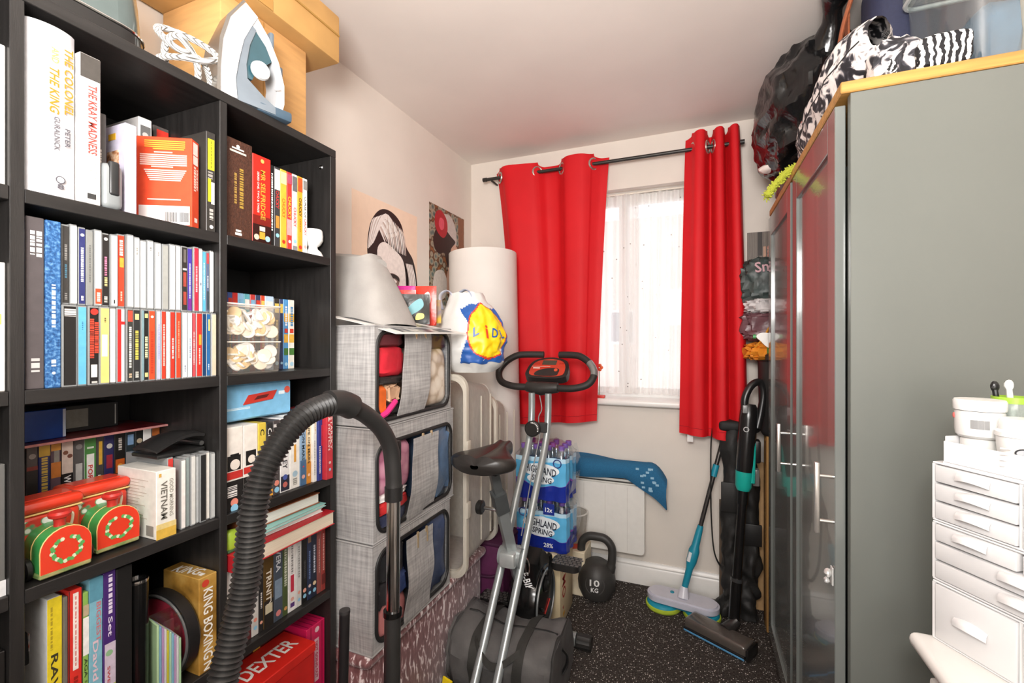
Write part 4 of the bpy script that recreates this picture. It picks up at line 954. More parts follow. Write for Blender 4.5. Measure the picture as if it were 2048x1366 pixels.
L('grey_band', taper([(-0.046, 0.004), (-0.047, 0.05), (-0.037, 0.10), (-0.021, 0.16), (0.005, 0.213), (0.014, 0.205), (-0.006, 0.155), (-0.018, 0.10), (-0.018, 0.065), (0.02, 0.035), (0.045, 0.022), (0.045, 0.004)], 0.047), IRG)
L('water_tank', taper([(-0.019, 0.07), (-0.019, 0.10), (-0.007, 0.155), (0.013, 0.204), (0.034, 0.175), (0.046, 0.14), (0.034, 0.128), (0.018, 0.122), (0.006, 0.098), (-0.004, 0.07)], 0.04), M('2F5560', 0.12, var=0.1, coat=0.5))
L('handle', taper([(0.006, 0.214), (0.022, 0.244), (0.046, 0.205), (0.066, 0.150), (0.076, 0.095), (0.074, 0.045), (0.066, 0.015), (0.048, 0.022), (0.055, 0.05), (0.058, 0.09), (0.052, 0.128), (0.035, 0.175), (0.014, 0.205)], 0.034), IRW)
L('heel', B().box(-0.046, 0.046, 0.004, 0.088, 0.0005, 0.026, 0.006, 2), M('4A5F70', 0.3))
L('thumb_rest', B().box(-0.012, 0.012, 0.048, 0.060, 0.175, 0.225, 0.005, 2), M('6A7884', 0.35))
L('steam_button', B().box(-0.009, 0.009, 0.072, 0.083, 0.118, 0.150, 0.004, 2), M('5C6A76', 0.35))
L('dial', B().lathe([(0.021, 0), (0.022, 0.004), (0.020, 0.010), (0.004, 0.011)], (0.036, 0.012, 0.098), 24, 'x'), M('DDDDDA', 0.35))
L('spray_nozzle', B().lathe([(0.004, 0), (0.006, 0.01), (0.005, 0.014)], (0.03, 0.054, 0.075), 10, 'x'), WHITE)
cd_ = ramp_mat('braided_flex', 'wave', [(0.3, 'F0EEEA'), (0.72, 'E4E0DA'), (0.8, '6A6864')], 0.7, 90, (1, 1, 1), 0.1)
cord = thing('iron_flex', 'white braided flex coiled beside the iron', 'flex', (-1.0, 0.62, ZT))
cp = spl([(-1.02, 0.70, 1.862), (-0.995, 0.665, 1.905), (-0.985, 0.60, 1.900), (-1.0, 0.575, 1.925), (-1.01, 0.61, 1.946), (-1.0, 0.665, 1.947), (-0.99, 0.692, 1.932), (-0.985, 0.66, 1.905), (-0.985, 0.61, 1.885), (-1.0, 0.578, 1.868), (-1.02, 0.60, 1.858), (-1.0, 0.65, 1.857), (-0.985, 0.640, 1.90), (-0.985, 0.605, 1.925), (-1.0, 0.59, 1.90), (-1.02, 0.61, 1.857), (-1.03, 0.66, 1.857)], 8)
P('cable', B().tube(cp, 0.0065, 8), cd_, cord)
P('strain_relief', B().tube([(-1.02, 0.70, 1.862), (-1.026, 0.712, 1.868), (-1.03, 0.722, 1.876)], [0.0075, 0.009, 0.010], 10), M('C9C6C0', 0.4), cord)
kt = thing('toaster', 'dark glossy grey toaster at the edge of the bookcase top', 'toaster', (-1.06, 0.44, ZT))
P('body', B().grid(33, 6, lambda u, v: (lambda p, k: (-1.075 + (p[0]) * k, 0.445 + p[1] * k, ZT + 0.034 + v * 0.16))((rrect(-0.085, 0.085, -0.12, 0.12, 0.06, 7) * 2)[int(round(u * 32)) % 32], 1.0 - 0.16 * v ** 2), wrap=False), M('5E6B6A', 0.15, 0.2, var=0.05, coat=0.5), kt)
P('base', B().prism(rrect(-1.163, -0.987, 0.322, 0.568, 0.06, 7), 'z', ZT + 0.0005, ZT + 0.034), M('141414', 0.12, coat=0.5), kt)
P('trim_band', B().tube([(p[0], p[1], ZT + 0.036) for p in rrect(-1.163, -0.987, 0.322, 0.568, 0.06, 7)], 0.003, 8, True), CHROME, kt)
P('top', B().prism(rrect(-1.14, -1.01, 0.35, 0.54, 0.045, 7), 'z', ZT + 0.185, ZT + 0.195), M('2A2A2A', 0.3), kt)
P('lever', B().box(-0.992, -0.972, 0.40, 0.425, ZT + 0.11, ZT + 0.13, 0.004, 2), BLACK, kt)

# ================================================================ posters on the wall
def poster(label, y0, y1, z0, z1, bg, shapes):
    t = one('poster', B().box(XL + 0.0004, XL + 0.0016, y0, y1, z0, z1), bg, label, 'poster')
    k = 0
    for (name, col, pts) in shapes:
        k += 1
        x = XL + 0.0016 + 0.00025 * k
        P(name, B().poly([(x, y0 + u * (y1 - y0), z0 + v * (z1 - z0)) for u, v in pts]), M(col, 0.5, var=0.1, scale=60) if isinstance(col, str) else col, t)
    return t
def smooth(pts, k=5):
    return [(p.x, p.y) for p in spl([(a, b, 0) for a, b in pts], k, True)]
def ribbon(a, b_, c, w0, w1):
    """curved strand from a via b to c"""
    pts = [Vector((p[0], p[1], 0)) for p in (a, b_, c)]
    cv = spl(pts, 6)
    L_, R_ = [], []
    for i, p in enumerate(cv):
        d = (cv[min(i + 1, len(cv) - 1)] - cv[max(i - 1, 0)]).normalized()
        n = Vector((-d.y, d.x, 0))
        w = (w0 + (w1 - w0) * i / (len(cv) - 1)) * math.sin(PI * (0.12 + 0.8 * i / (len(cv) - 1)))
        L_.append((p + n * w)); R_.append((p - n * w))
    return [(q.x, q.y) for q in L_ + R_[::-1]]
hair = []
hair.append(('hair_shadow', '2A1F1E', smooth([(0.20, 0.60), (0.24, 0.80), (0.38, 0.93), (0.56, 0.95), (0.72, 0.88), (0.80, 0.72), (0.93, 0.62), (1.0, 0.44), (1.0, 0.16), (0.72, 0.16), (0.74, 0.44), (0.62, 0.62), (0.42, 0.60), (0.36, 0.50), (0.26, 0.50)])))
hair.append(('face', 'F3EAE4', smooth([(0.34, 0.62), (0.44, 0.70), (0.62, 0.66), (0.76, 0.58), (0.80, 0.36), (0.76, 0.16), (0.60, 0.12), (0.50, 0.30), (0.40, 0.42)])))
for i in range(10):
    t = i / 9
    hair.append(('hair_strand', ['F1E9E4', 'CDBBB2', 'FBF7F4'][i % 3], ribbon((0.21 + 0.06 * t, 0.62 + 0.05 * t), (0.30 + 0.16 * t, 0.84 + 0.06 * t), (0.46 + 0.22 * t, 0.70 + 0.08 * t), 0.020, 0.016)))
for i in range(11):
    t = i / 10
    hair.append(('hair_strand', ['EFE6E0', 'D8C8BE', 'F8F4F0'][i % 3], ribbon((0.52 + 0.26 * t, 0.66 - 0.02 * t), (0.48 + 0.27 * t, 0.78), (0.46 + 0.24 * t, 0.92 - 0.08 * t), 0.012, 0.008)))
for i in range(12):
    t = i / 11
    hair.append(('hair_strand', ['F1E9E4', 'B9A49A', 'FBF7F4'][i % 3], ribbon((0.78 + 0.10 * t, 0.58), (0.84 + 0.10 * t, 0.44), (0.80 + 0.14 * t, 0.20), 0.009, 0.008)))
hair.append(('eye_shadow', '8A6F66', smooth([(0.44, 0.44), (0.54, 0.475), (0.66, 0.45), (0.64, 0.385), (0.58, 0.36), (0.52, 0.39)])))
hair.append(('eye_lash', '1F1614', smooth([(0.42, 0.445), (0.54, 0.47), (0.64, 0.455), (0.66, 0.42), (0.58, 0.44), (0.48, 0.43)])))
hair.append(('eye', 'F2EDEA', smooth([(0.50, 0.42), (0.56, 0.435), (0.62, 0.415), (0.56, 0.40)])))
hair.append(('nose_shadow', '4A3630', smooth([(0.56, 0.31), (0.64, 0.33), (0.66, 0.28), (0.60, 0.25)])))
poster('peach poster of a black and white waved hairstyle portrait', 1.47, 1.935, 1.33, 1.925, M('F3D9C2', 0.6, var=0.03), hair)
pb = ramp_mat('tapestry_print', 'voronoi', [(0.0, '2E3A36'), (0.3, '6E7A74'), (0.5, 'A89A84'), (0.65, '4A3226'), (0.8, '8E5A36')], 0.5, 28, dist=1)
fr = [('rust_panel', '8A5232', [(0.80, 0.99), (0.99, 0.99), (0.99, 0.40), (0.86, 0.45)]),
      ('veil', 'C9C2BC', smooth([(0.34, 0.92), (0.56, 0.96), (0.72, 0.86), (0.76, 0.70), (0.66, 0.62), (0.46, 0.76)])),
      ('face', 'DDB49C', smooth([(0.50, 0.62), (0.66, 0.68), (0.80, 0.62), (0.82, 0.46), (0.72, 0.36), (0.56, 0.34), (0.46, 0.46)])),
      ('hair', '2E1614', smooth([(0.10, 0.66), (0.22, 0.80), (0.40, 0.80), (0.60, 0.74), (0.72, 0.70), (0.60, 0.62), (0.56, 0.54), (0.50, 0.40), (0.40, 0.54), (0.26, 0.52), (0.14, 0.56)])),
      ('rose', 'B3202C', smooth([(0.14, 0.80), (0.16, 0.92), (0.30, 0.97), (0.46, 0.90), (0.48, 0.78), (0.38, 0.70), (0.24, 0.72)])),
      ('rose_heart', 'E0566A', smooth([(0.24, 0.82), (0.28, 0.89), (0.38, 0.88), (0.38, 0.80), (0.30, 0.77)])),
      ('eye', '241614', smooth([(0.66, 0.58), (0.74, 0.60), (0.78, 0.57), (0.70, 0.555)])),
      ('lips', 'B04A4A', smooth([(0.68, 0.43), (0.74, 0.445), (0.78, 0.43), (0.74, 0.41)])),
      ('neck', 'CBA08A', smooth([(0.48, 0.36), (0.60, 0.36), (0.62, 0.18), (0.44, 0.14)])),
      ('lace', 'CFC6BE', smooth([(0.12, 0.30), (0.34, 0.36), (0.46, 0.26), (0.40, 0.08), (0.10, 0.06)]))]
poster('poster of a veiled woman with a red rose in dark hair', 2.048, 2.432, 1.50, 2.035, pb, fr)

# ================================================================ velvet ottoman and what stands on it
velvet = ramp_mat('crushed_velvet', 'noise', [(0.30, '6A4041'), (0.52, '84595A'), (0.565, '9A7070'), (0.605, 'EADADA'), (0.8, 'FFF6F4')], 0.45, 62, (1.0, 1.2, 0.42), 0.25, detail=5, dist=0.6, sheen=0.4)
ot = thing('ottoman', 'long mauve crushed velvet ottoman chest under the grey storage bags', 'ottoman', (-1.07, 1.43, 0))
P('chest', B().box(-1.275, -0.875, 1.035, 1.795, 0.0005, 0.365, 0.012, 2), velvet, ot)
P('lid', B().box(-1.28, -0.855, 1.03, 1.812, 0.366, 0.402, 0.017, 4), velvet, ot)

GREYF = ramp_mat('woven_grey_linen', 'noise', [(0.28, '8E8C8B'), (0.45, 'BDBBB9'), (0.62, 'D5D3D1'), (0.8, 'E4E2E0')], 0.85, 60, (1, 1, 1), 0.12, detail=8)
def linen():
    m = bpy.data.materials.new('slub_linen')
    m.use_nodes = True
    nt = m.node_tree; p = nt.nodes['Principled BSDF']; p.inputs['Roughness'].default_value = 0.85
    p.inputs['Specular IOR Level'].default_value = 0.2
    tc = nn(nt, 'ShaderNodeTexCoord')
    cols = []
    for st in ((150, 150, 9), (9, 9, 150)):
        mp = nn(nt, 'ShaderNodeMapping'); mp.inputs['Scale'].default_value = st
        nt.links.new(tc.outputs['Object'], mp.inputs['Vector'])
        nz = nn(nt, 'ShaderNodeTexNoise'); nz.inputs['Scale'].default_value = 1.0; nz.inputs['Detail'].default_value = 3
        nt.links.new(mp.outputs['Vector'], nz.inputs['Vector'])
        cols.append(nz)
    ad = nn(nt, 'ShaderNodeMath', operation='ADD')
    nt.links.new(cols[0].outputs['Fac'], ad.inputs[0]); nt.links.new(cols[1].outputs['Fac'], ad.inputs[1])
    mr = nn(nt, 'ShaderNodeMath', operation='MULTIPLY'); mr.inputs[1].default_value = 0.5
    nt.links.new(ad.outputs[0], mr.inputs[0])
    rp = nn(nt, 'ShaderNodeValToRGB')
    e = rp.color_ramp.elements
    e[0].position = 0.30; e[0].color = lin('8C8A89'); e[1].position = 0.70; e[1].color = lin('C4C2C0')
    e2 = e.new(0.5); e2.color = lin('AAA8A7')
    nt.links.new(mr.outputs[0], rp.inputs['Fac']); nt.links.new(rp.outputs['Color'], p.inputs['Base Color'])
    bp = nn(nt, 'ShaderNodeBump'); bp.inputs['Strength'].default_value = 0.15; bp.inputs['Distance'].default_value = 0.002
    nt.links.new(mr.outputs[0], bp.inputs['Height']); nt.links.new(bp.outputs['Normal'], p.inputs['Normal'])
    return m
LINEN = linen()
VINYL = clear_mat('clear_vinyl', 'FFFFFF', 0.02, 0.12, 0, 'FFFFFF', 1.15)
ZIPM = M('1E1D1D', 0.55)
def storage_bag(label, y0, y1, z0, z1, win, strap, seed, sag=0.0):
    """soft box: five fabric sides, a front frame round a clear zipped window, a middle strap"""
    xf, xb = -0.852, -1.27
    t = thing('storage_bag', label, 'storage bag', ((xf + xb) / 2, (y0 + y1) / 2, z0), 0, 'grey fabric storage bags')
    def bulge(p, k=0.010):
        y, z = (p[1] - y0) / (y1 - y0), (p[2] - z0) / (z1 - z0)
        return k * math.sin(PI * max(0, min(1, y))) * math.sin(PI * max(0, min(1, z))) + 0.004 * noise.noise((p[1] * 9 + seed, p[2] * 9, p[0] * 9))
    def side(fn, name, par=t):
        P(name, B().grid(13, 13, fn, 0.0), LINEN, par)
    side(lambda u, v: (lambda p: (p[0], p[1] - bulge((p[0], y0 + 0.5 * (y1 - y0), p[2]), 0.012) * math.sin(PI * u) - 0.006 * noise.noise((p[0] * 12, seed, p[2] * 10)) * math.sin(PI * u), p[2]))((xb + (xf - xb) * u, y0, z0 + (z1 - z0) * v)), 'side')
    side(lambda u, v: (xf + (xb - xf) * u, y1, z0 + (z1 - z0) * v), 'side')
    side(lambda u, v: (xb, y1 + (y0 - y1) * u, z0 + (z1 - z0) * v), 'back')
    side(lambda u, v: (xb + (xf - xb) * u, y0 + (y1 - y0) * v, z1 - sag * math.sin(PI * u) * math.sin(PI * v)), 'top')
    side(lambda u, v: (xb + (xf - xb) * v, y0 + (y1 - y0) * u, z0 + 0.001), 'base')
    inner = rrect(win[0], win[1], win[2], win[3], 0.045, 7)
    n = len(inner)
    cy, cz = (win[0] + win[1]) / 2, (win[2] + win[3]) / 2
    vs = []
    for (y, z) in inner:
        dy, dz = y - cy, z - cz
        s_ = min(((y1 - cy) if dy > 0 else (cy - y0)) / max(1e-6, abs(dy)), ((z1 - cz) if dz > 0 else (cz - z0)) / max(1e-6, abs(dz)))
        oy, oz = cy + dy * s_, cz + dz * s_
        vs.append((oy, oz))
    fv = [(xf + bulge((0, y, z)), y, z) for y, z in inner] + [(xf, y, z) for y, z in vs]
    for cyy, czz in ((y0, z0), (y1, z0), (y1, z1), (y0, z1)):
        k = min(range(n), key=lambda i: (vs[i][0] - cyy) ** 2 + (vs[i][1] - czz) ** 2)
        fv[n + k] = (xf, cyy, czz)
    P('front_panel', B().add(fv, [(i, (i + 1) % n, n + (i + 1) % n, n + i) for i in range(n)]), LINEN, t)
    zp = P('zip', B().tube([(xf + bulge((0, y, z)) + 0.002, y, z) for y, z in inner], 0.0065, 8, True, 0.7), ZIPM, t)
    P('clear_window', B().add([(xf + bulge((0, y, z)) - 0.001, y, z) for y, z in inner] + [(xf + 0.008, cy, cz)], [(i, (i + 1) % n, n) for i in range(n)]), VINYL, t)
    a0, a1, b0, b1, zt, zb = strap
    def sf(u, v):
        ya, yb = a0 + (b0 - a0) * v, a1 + (b1 - a1) * v
        y = ya + (yb - ya) * u
        z = zt + (zb - zt) * v
        return (xf + bulge((0, y, z), 0.016) + 0.006 + 0.003 * math.sin(9 * v + seed), y, z)
    P('strap', B().grid(9, 15, lambda u, v: sf(1 - u, v), 0.002), LINEN, t)
    for k, yy in enumerate((a0 + (a1 - a0) * 0.38, a0 + (a1 - a0) * 0.72)):
        pl = P('zip_pull', B().box(xf + 0.010, xf + 0.017, yy - 0.005, yy + 0.005, zt - 0.012, zt + 0.008, 0.003, 2), GOLD, zp)
        P('pull_tab', B().box(xf + 0.0135, xf + 0.0165, yy - 0.004 + 0.004 * k, yy + 0.003 + 0.004 * k, zt - 0.045, zt - 0.010, 0.0012, 1), GOLD, zp)
    for (zz) in (z0, z1):
        P('piping', B().tube([(xb, y0, zz), (xf, y0, zz), (xf, y1, zz), (xb, y1, zz)], 0.003, 6), M('A9A7A6', 0.8), t)
    return t
storage_bag('top grey fabric storage bag with red cloth and cream quilting inside', 1.055, 1.487, 1.055, 1.345, (1.064, 1.468, 1.070, 1.330), (1.185, 1.335, 1.150, 1.300, 1.326, 1.066), 1.0)
storage_bag('middle grey fabric storage bag with pink quilted cloth inside', 1.05, 1.505, 0.722, 1.048, (1.064, 1.488, 0.742, 1.000), (1.225, 1.375, 1.20, 1.36, 0.990, 0.735), 2.0, 0.0)
storage_bag('bottom grey fabric storage bag with navy and black clothes inside', 1.045, 1.48, 0.404, 0.716, (1.060, 1.462, 0.425, 0.690), (1.195, 1.345, 1.185, 1.33, 0.676, 0.420), 3.0, 0.0)
def cloth_lump(label, c, r, col, seed, amp=0.10, freq=3.0, cat='clothing', name='folded_cloth', e=0.42, bump=0.3, bscale=60, rough=0.75):
    return one(name, B().blob(c, r, amp, freq, seed, 26, e), M(col, rough, var=0.2, scale=20, bump=bump, bscale=bscale), label, cat, 'clothes in the storage bags')
XW = -0.851
def fill(label, y0, y1, z0, z1, col, seed, mat=None, name='folded_cloth', d=0.07, amp=0.07, freq=3.0, rough=0.7, bump=0.35, bscale=50, cat='clothing'):
    """a folded thing pressed against the clear window"""
    m = mat or M(col, rough, var=0.25, scale=22, bump=bump, bscale=bscale)
    return one(name, B().blob((XW - d, (y0 + y1) / 2, (z0 + z1) / 2), (d, (y1 - y0) / 2 * 1.08, (z1 - z0) / 2 * 1.08), amp, freq, seed, 30, 0.36), m, label, cat, 'clothes in the storage bags')
quilt = ramp_mat('quilted_cream', 'voronoi', [(0.0, 'F4EADC'), (0.5, 'E8DAC8'), (0.72, 'BBA68E')], 0.6, 22, bump=-0.6)
pq = ramp_mat('quilted_pink', 'voronoi', [(0.0, 'DDA6B8'), (0.5, 'CB8CA4'), (0.75, 'A9667F')], 0.7, 26, bump=-0.5)
fill('dark maroon cloth at the top of the top bag', 1.068, 1.20, 1.285, 1.325, '5A2228', 2.0)
fill('bright red cloth behind the top bag window', 1.066, 1.20, 1.195, 1.283, 'D42436', 1.0)
fill('black net cloth in the top bag under the red cloth', 1.066, 1.20, 1.172, 1.194, '2E2826', 3.0, amp=0.12)
fill('orange purse at the corner of the top bag window', 1.066, 1.112, 1.082, 1.170, 'E2661E', 4.0)
fill('bronze beaded cloth in the top bag', 1.113, 1.172, 1.118, 1.170, 'CFA584', 5.0, amp=0.2, freq=8)
fill('black leather straps in the top bag', 1.114, 1.20, 1.078, 1.117, '242222', 6.0, amp=0.2, freq=6)
one('bag_strap', B().tube(spl([(-0.848, 1.075, 1.082), (-0.846, 1.10, 1.090), (-0.846, 1.125, 1.106), (-0.850, 1.148, 1.118)], 5), 0.009, 8), M('DC3080', 0.5), 'hot pink strap at the foot of the top bag', 'strap')
fill('cream quilted handbag in the top storage bag', 1.305, 1.462, 1.080, 1.272, None, 2.0, quilt, 'quilted_bag', 0.08, 0.04, 2.0, cat='handbag')
fill('dark plum cloth above the cream handbag', 1.32, 1.462, 1.275, 1.325, '46282C', 7.0)
fill('dusty pink quilted throw in the middle bag', 1.068, 1.24, 0.845, 0.992, None, 4.0, pq, 'quilted_cloth', 0.08, 0.05, 3.0, cat='throw')
fill('white shirt between pink throw and red jumper', 1.07, 1.22, 0.826, 0.844, 'ECE8E6', 8.5, amp=0.1)
fill('red jumper at the foot of the middle bag', 1.068, 1.22, 0.786, 0.825, 'D02A2C', 8.0)
fill('navy trousers under the red jumper', 1.07, 1.21, 0.748, 0.785, '2E3450', 9.0)
fill('steel blue raincoat at the end of the middle bag', 1.37, 1.482, 0.752, 0.992, '5A7494', 10.0, amp=0.12, freq=5, rough=0.35, bump=0.6, bscale=30)
fill('black coat in the bottom bag', 1.064, 1.20, 0.585, 0.682, '1E1E22', 11.0, amp=0.12, freq=4)
fill('navy jacket in the bottom bag', 1.13, 1.21, 0.515, 0.584, '2E4070', 12.0, amp=0.15, freq=5)
fill('black scarf beside the navy jacket', 1.064, 1.129, 0.515, 0.584, '222024', 12.6, amp=0.15, freq=5)
fill('salmon pink cloth at the foot of the bottom bag', 1.066, 1.21, 0.432, 0.514, 'C47A78', 13.0)
fill('navy blouse at the end of the bottom bag', 1.34, 1.458, 0.432, 0.682, '3C4A6C', 14.0, amp=0.12, freq=5)

# soft grey rolled bag, papers, packets and the carrier bag on top
gb = thing('fabric_sack', 'pale grey fabric sack with a rolled top on the storage bags', 'sack', (-1.05, 1.25, 1.348))
def sackf(u, v):
    a = 2 * PI * u
    k = 1 - 0.55 * max(0, v) ** 1.3
    x = -1.06 + (0.19 * (1 - 0.45 * v)) * math.copysign(abs(math.cos(a)) ** 0.5, math.cos(a)) - 0.035 * v
    y = 1.235 + (0.12 * k) * math.copysign(abs(math.sin(a)) ** 0.5, math.sin(a))
    z = 1.349 + 0.235 * v + 0.006 * math.sin(3 * a + 2)
    nz = 0.010 * noise.noise((x * 9, y * 9, z * 7))
    return (x + nz, y - nz, z)
greycloth = M('A8A4A0', 0.8, var=0.10, scale=14, bump=0.12, bscale=200)
P('body', B().grid(36, 14, sackf, 0.0, True), greycloth, gb)
P('rolled_top', B().tube([(-1.245 + 0.03 * i, 1.235 + 0.01 * math.sin(i), 1.59 - 0.004 * i) for i in range(10)], [0.028, 0.036, 0.037, 0.037, 0.036, 0.037, 0.036, 0.035, 0.034, 0.026], 12, False, 0.75), greycloth, gb)
paper = M('EDEBE8', 0.55, var=0.03)
def sheet(name, label, pts, mat, lift, art=None):
    """a slightly curled sheet over four corners"""
    a, b_, c, d = [Vector(p) for p in pts]
    def f(u, v, off=0.0):
        p = a.lerp(b_, u).lerp(d.lerp(c, u), v)
        return (p.x, p.y, p.z + lift * math.sin(PI * u) * (1 - v) + off)
    t = one(name, B().grid(12, 8, lambda u, v: f(u, v), 0.0008), mat, label, 'paper')
    if art:
        P('printed_panel', B().grid(10, 6, lambda u, v: f(0.06 + 0.86 * u, 0.14 + 0.72 * v, 0.0012), 0.0), art, t)
    return t
sheet('poster_sheet', 'curled paper poster hanging over the top storage bag edge', [(-1.02, 1.02, 1.378), (-0.800, 1.085, 1.322), (-0.790, 1.50, 1.330), (-0.96, 1.38, 1.372)], paper, 0.004,
      ramp_mat('star_print', 'noise', [(0.3, '2E3236'), (0.5, '565C62'), (0.6, 'C9C7C2'), (0.68, '3E4448')], 0.4, 12))
pk_items = [('red and white snack packet propped behind the papers', (-1.0, 1.40, 1.360), (0.045, 0.008, 0.065), 0.5, 'D8362E', 'F0EEEA', 'EB4A3A'), ('magenta packet behind the red packet', (-1.03, 1.435, 1.360), (0.05, 0.008, 0.075), 0.35, 'C42A8A', 'C42A8A', 'D8362E'), ('black and teal pouch leaning by the carrier bag', (-0.95, 1.395, 1.362), (0.055, 0.007, 0.055), 0.55, '262826', '4E9AA4', 'E8D24A'), ('red wrapper beside the carrier bag handles', (-0.96, 1.47, 1.360), (0.05, 0.008, 0.075), 0.3, 'DA4030', 'F4EFEA', 'DA4030')]
for lab, c, r, rz, c1, c2, c3 in pk_items:
    t = thing('snack_packet', lab, 'packet', c, rz)
    P('pouch', B().grid(12, 10, lambda u, v: ((u - 0.5) * 2 * r[0], -r[1] * math.sin(PI * u) * math.sin(PI * v) , v * 2 * r[2]), 0.001), M(c1, 0.3, bump=0.3, bscale=40), t, True)
    P('back', B().grid(12, 10, lambda u, v: ((u - 0.5) * 2 * r[0], r[1] * math.sin(PI * u) * math.sin(PI * v), v * 2 * r[2]), 0.001), M(c1, 0.3), t, True)
    P('printed_patch', B().poly([(x * r[0], -r[1] - 0.0015, r[2] + z * r[2]) for x, z in smooth([(-0.7, -0.6), (-0.3, 0.2), (0.4, 0.7), (0.6, 0.2), (0.0, -0.3)])]), M(c2, 0.4), t, True)
    P('printed_patch', B().poly([(x * r[0], -r[1] - 0.002, r[2] + z * r[2]) for x, z in smooth([(0.1, -0.7), (0.2, -0.3), (0.6, -0.3), (0.6, -0.6)])]), M(c3, 0.4), t, True)

# clear storage tubs standing on end behind the bags
tubc = clear_mat('cloudy_polypropylene', 'F6F4EE', 0.02, 0.25, 0.80, 'EFECE5', 1.12)
rimm = clear_mat('cloudy_rim', 'F6F2E8', 0.02, 0.3, 0.90, 'EFEADF', 1.12)
def end_tub(label, y0, y1, x0, x1, z0, z1):
    t = thing('storage_tub', label, 'storage tub', ((x0 + x1) / 2, (y0 + y1) / 2, z0), 0, 'clear storage tubs')
    out = rrect(x0, x1, z0, z1, 0.055, 8)
    cx, cz = (x0 + x1) / 2, (z0 + z1) / 2
    n = len(out)
    P('wall', B().grid(n, 8, lambda u, v: (lambda p: (cx + (p[0] - cx) * (0.93 - 0.10 * v), y0 + (y1 - y0) * v, z0 + 0.025 + (p[1] - z0) * (0.95 - 0.06 * v)))(out[int(round(u * n)) % n]), 0.0, True), tubc, t)
    P('bottom', B().prism([(cx + (p[0] - cx) * 0.835, z0 + 0.025 + (p[1] - z0) * 0.895) for p in out], 'y', y1 - 0.003, y1), tubc, t)
    b = B()
    for k, (s_, yy) in enumerate(((1.0, y0), (0.945, y0 - 0.004), (0.93, y0 + 0.012), (1.0, y0 + 0.018))):
        for (x, z) in out:
            b.v.append((cx + (x - cx) * s_, yy, cz + (z - cz) * (s_ if k not in (0, 3) else 1.0)))
    for k in range(4):
        for i in range(n):
            a0, a1 = k * n, ((k + 1) % 4) * n
            b.f.append((a0 + i, a0 + (i + 1) % n, a1 + (i + 1) % n, a1 + i))
    P('rim', b, rimm, t)
    for k in range(3):
        xx = cx + (x1 - cx) * 0.88
        P('rib', B().tube([(xx, y0 + 0.09 + 0.09 * k, z0 + 0.08), (xx, y0 + 0.09 + 0.09 * k, z1 - 0.10)], 0.004, 6), rimm, t)
    for (dz) in (0.30, 0.6):
        P('latch', B().box(x1 - 0.012, x1 + 0.006, y0 + 0.0, y0 + 0.03, z0 + dz * (z1 - z0), z0 + dz * (z1 - z0) + 0.06, 0.004, 2), rimm, t)
    return t
end_tub('clear plastic storage tub on end beside the grey bags', 1.515, 1.80, -1.24, -0.80, 0.4025, 1.175)
end_tub('second clear storage tub standing behind the first', 1.845, 2.02, -1.22, -0.825, 0.4085, 1.06)

# carrier bag on the first tub
cb_ = thing('carrier_bag', 'stuffed white supermarket carrier bag with a yellow and blue roundel', 'carrier bag', (-0.86, 1.63, 1.178))
bagw = M('DEDDDA', 0.38, var=0.04, bump=0.35, bscale=18)
def bagf(u, v):
    a = 2 * PI * u
    prof = [0.72, 0.98, 1.05, 1.04, 1.0, 0.94, 0.84, 0.68, 0.50][min(8, int(v * 8))]
    q = v * 8; i0 = int(min(7, q)); fr_ = q - i0
    pl = [0.66, 0.96, 1.05, 1.05, 1.0, 0.93, 0.82, 0.64, 0.48]
    k = pl[i0] * (1 - fr_) + pl[i0 + 1] * fr_
    d = Vector((math.cos(a), math.sin(a), v * 2.4))
    w = 0.10 * noise.noise(d * 2.2) + 0.05 * noise.noise(d * 5)
    return (-0.845 + 0.135 * k * (1 + w) * math.cos(a) - 0.05 * max(0, v - 0.6), 1.64 + 0.115 * k * (1 + w) * math.sin(a), 1.179 + 0.315 * v + 0.012 * noise.noise(d * 3) * (v > 0.02))
P('body', B().grid(44, 24, bagf, 0.0, True), bagw, cb_)
def patch(name, u0, u1, v0, v1, poly, col, off, par):
    """flat print following the bag's surface"""
    b = B()
    nu, nv = 60, 56
    vs = {}
    def inside(x, y):
        c = False; n = len(poly)
        for i in range(n):
            x1_, y1_ = poly[i]; x2_, y2_ = poly[(i + 1) % n]
            if (y1_ > y) != (y2_ > y) and x < (x2_ - x1_) * (y - y1_) / (y2_ - y1_) + x1_:
                c = not c
        return c
    for i in range(nu):
        for j in range(nv):
            if inside((i + 0.5) / nu, (j + 0.5) / nv):
                q = []
                for (di, dj) in ((0, 0), (1, 0), (1, 1), (0, 1)):
                    key = (i + di, j + dj)
                    if key not in vs:
                        u = u0 + (u1 - u0) * key[0] / nu; v = v0 + (v1 - v0) * key[1] / nv
                        p = Vector(bagf(u, v)); c = Vector((-0.845, 1.64, p.z))
                        vs[key] = len(b.v); b.v.append(tuple(p + (p - c).normalized() * off))
                    q.append(vs[key])
                b.f.append(tuple(q))
    return P(name, b, M(col, 0.4), par)
ucen = (-math.degrees(math.atan2(0.74, 0.62)) % 360) / 360.0
ya, yb = ucen - 0.075, ucen + 0.16
patch('blue_panel', ya - 0.025, yb + 0.01, 0.10, 0.86, [(0.0, 0.0), (1, 0.05), (1, 0.9), (0.3, 1.0), (0.0, 0.92), (0.18, 0.6)], '2B5CA8', 0.0012, cb_)
patch('red_ring', ya, yb, 0.14, 0.86, circle(0.52, 0.5, 0.48, 24), 'D8442E', 0.0020, cb_)
patch('yellow_disc', ya, yb, 0.14, 0.86, circle(0.52, 0.5, 0.45, 24), 'F2CB1C', 0.0028, cb_)
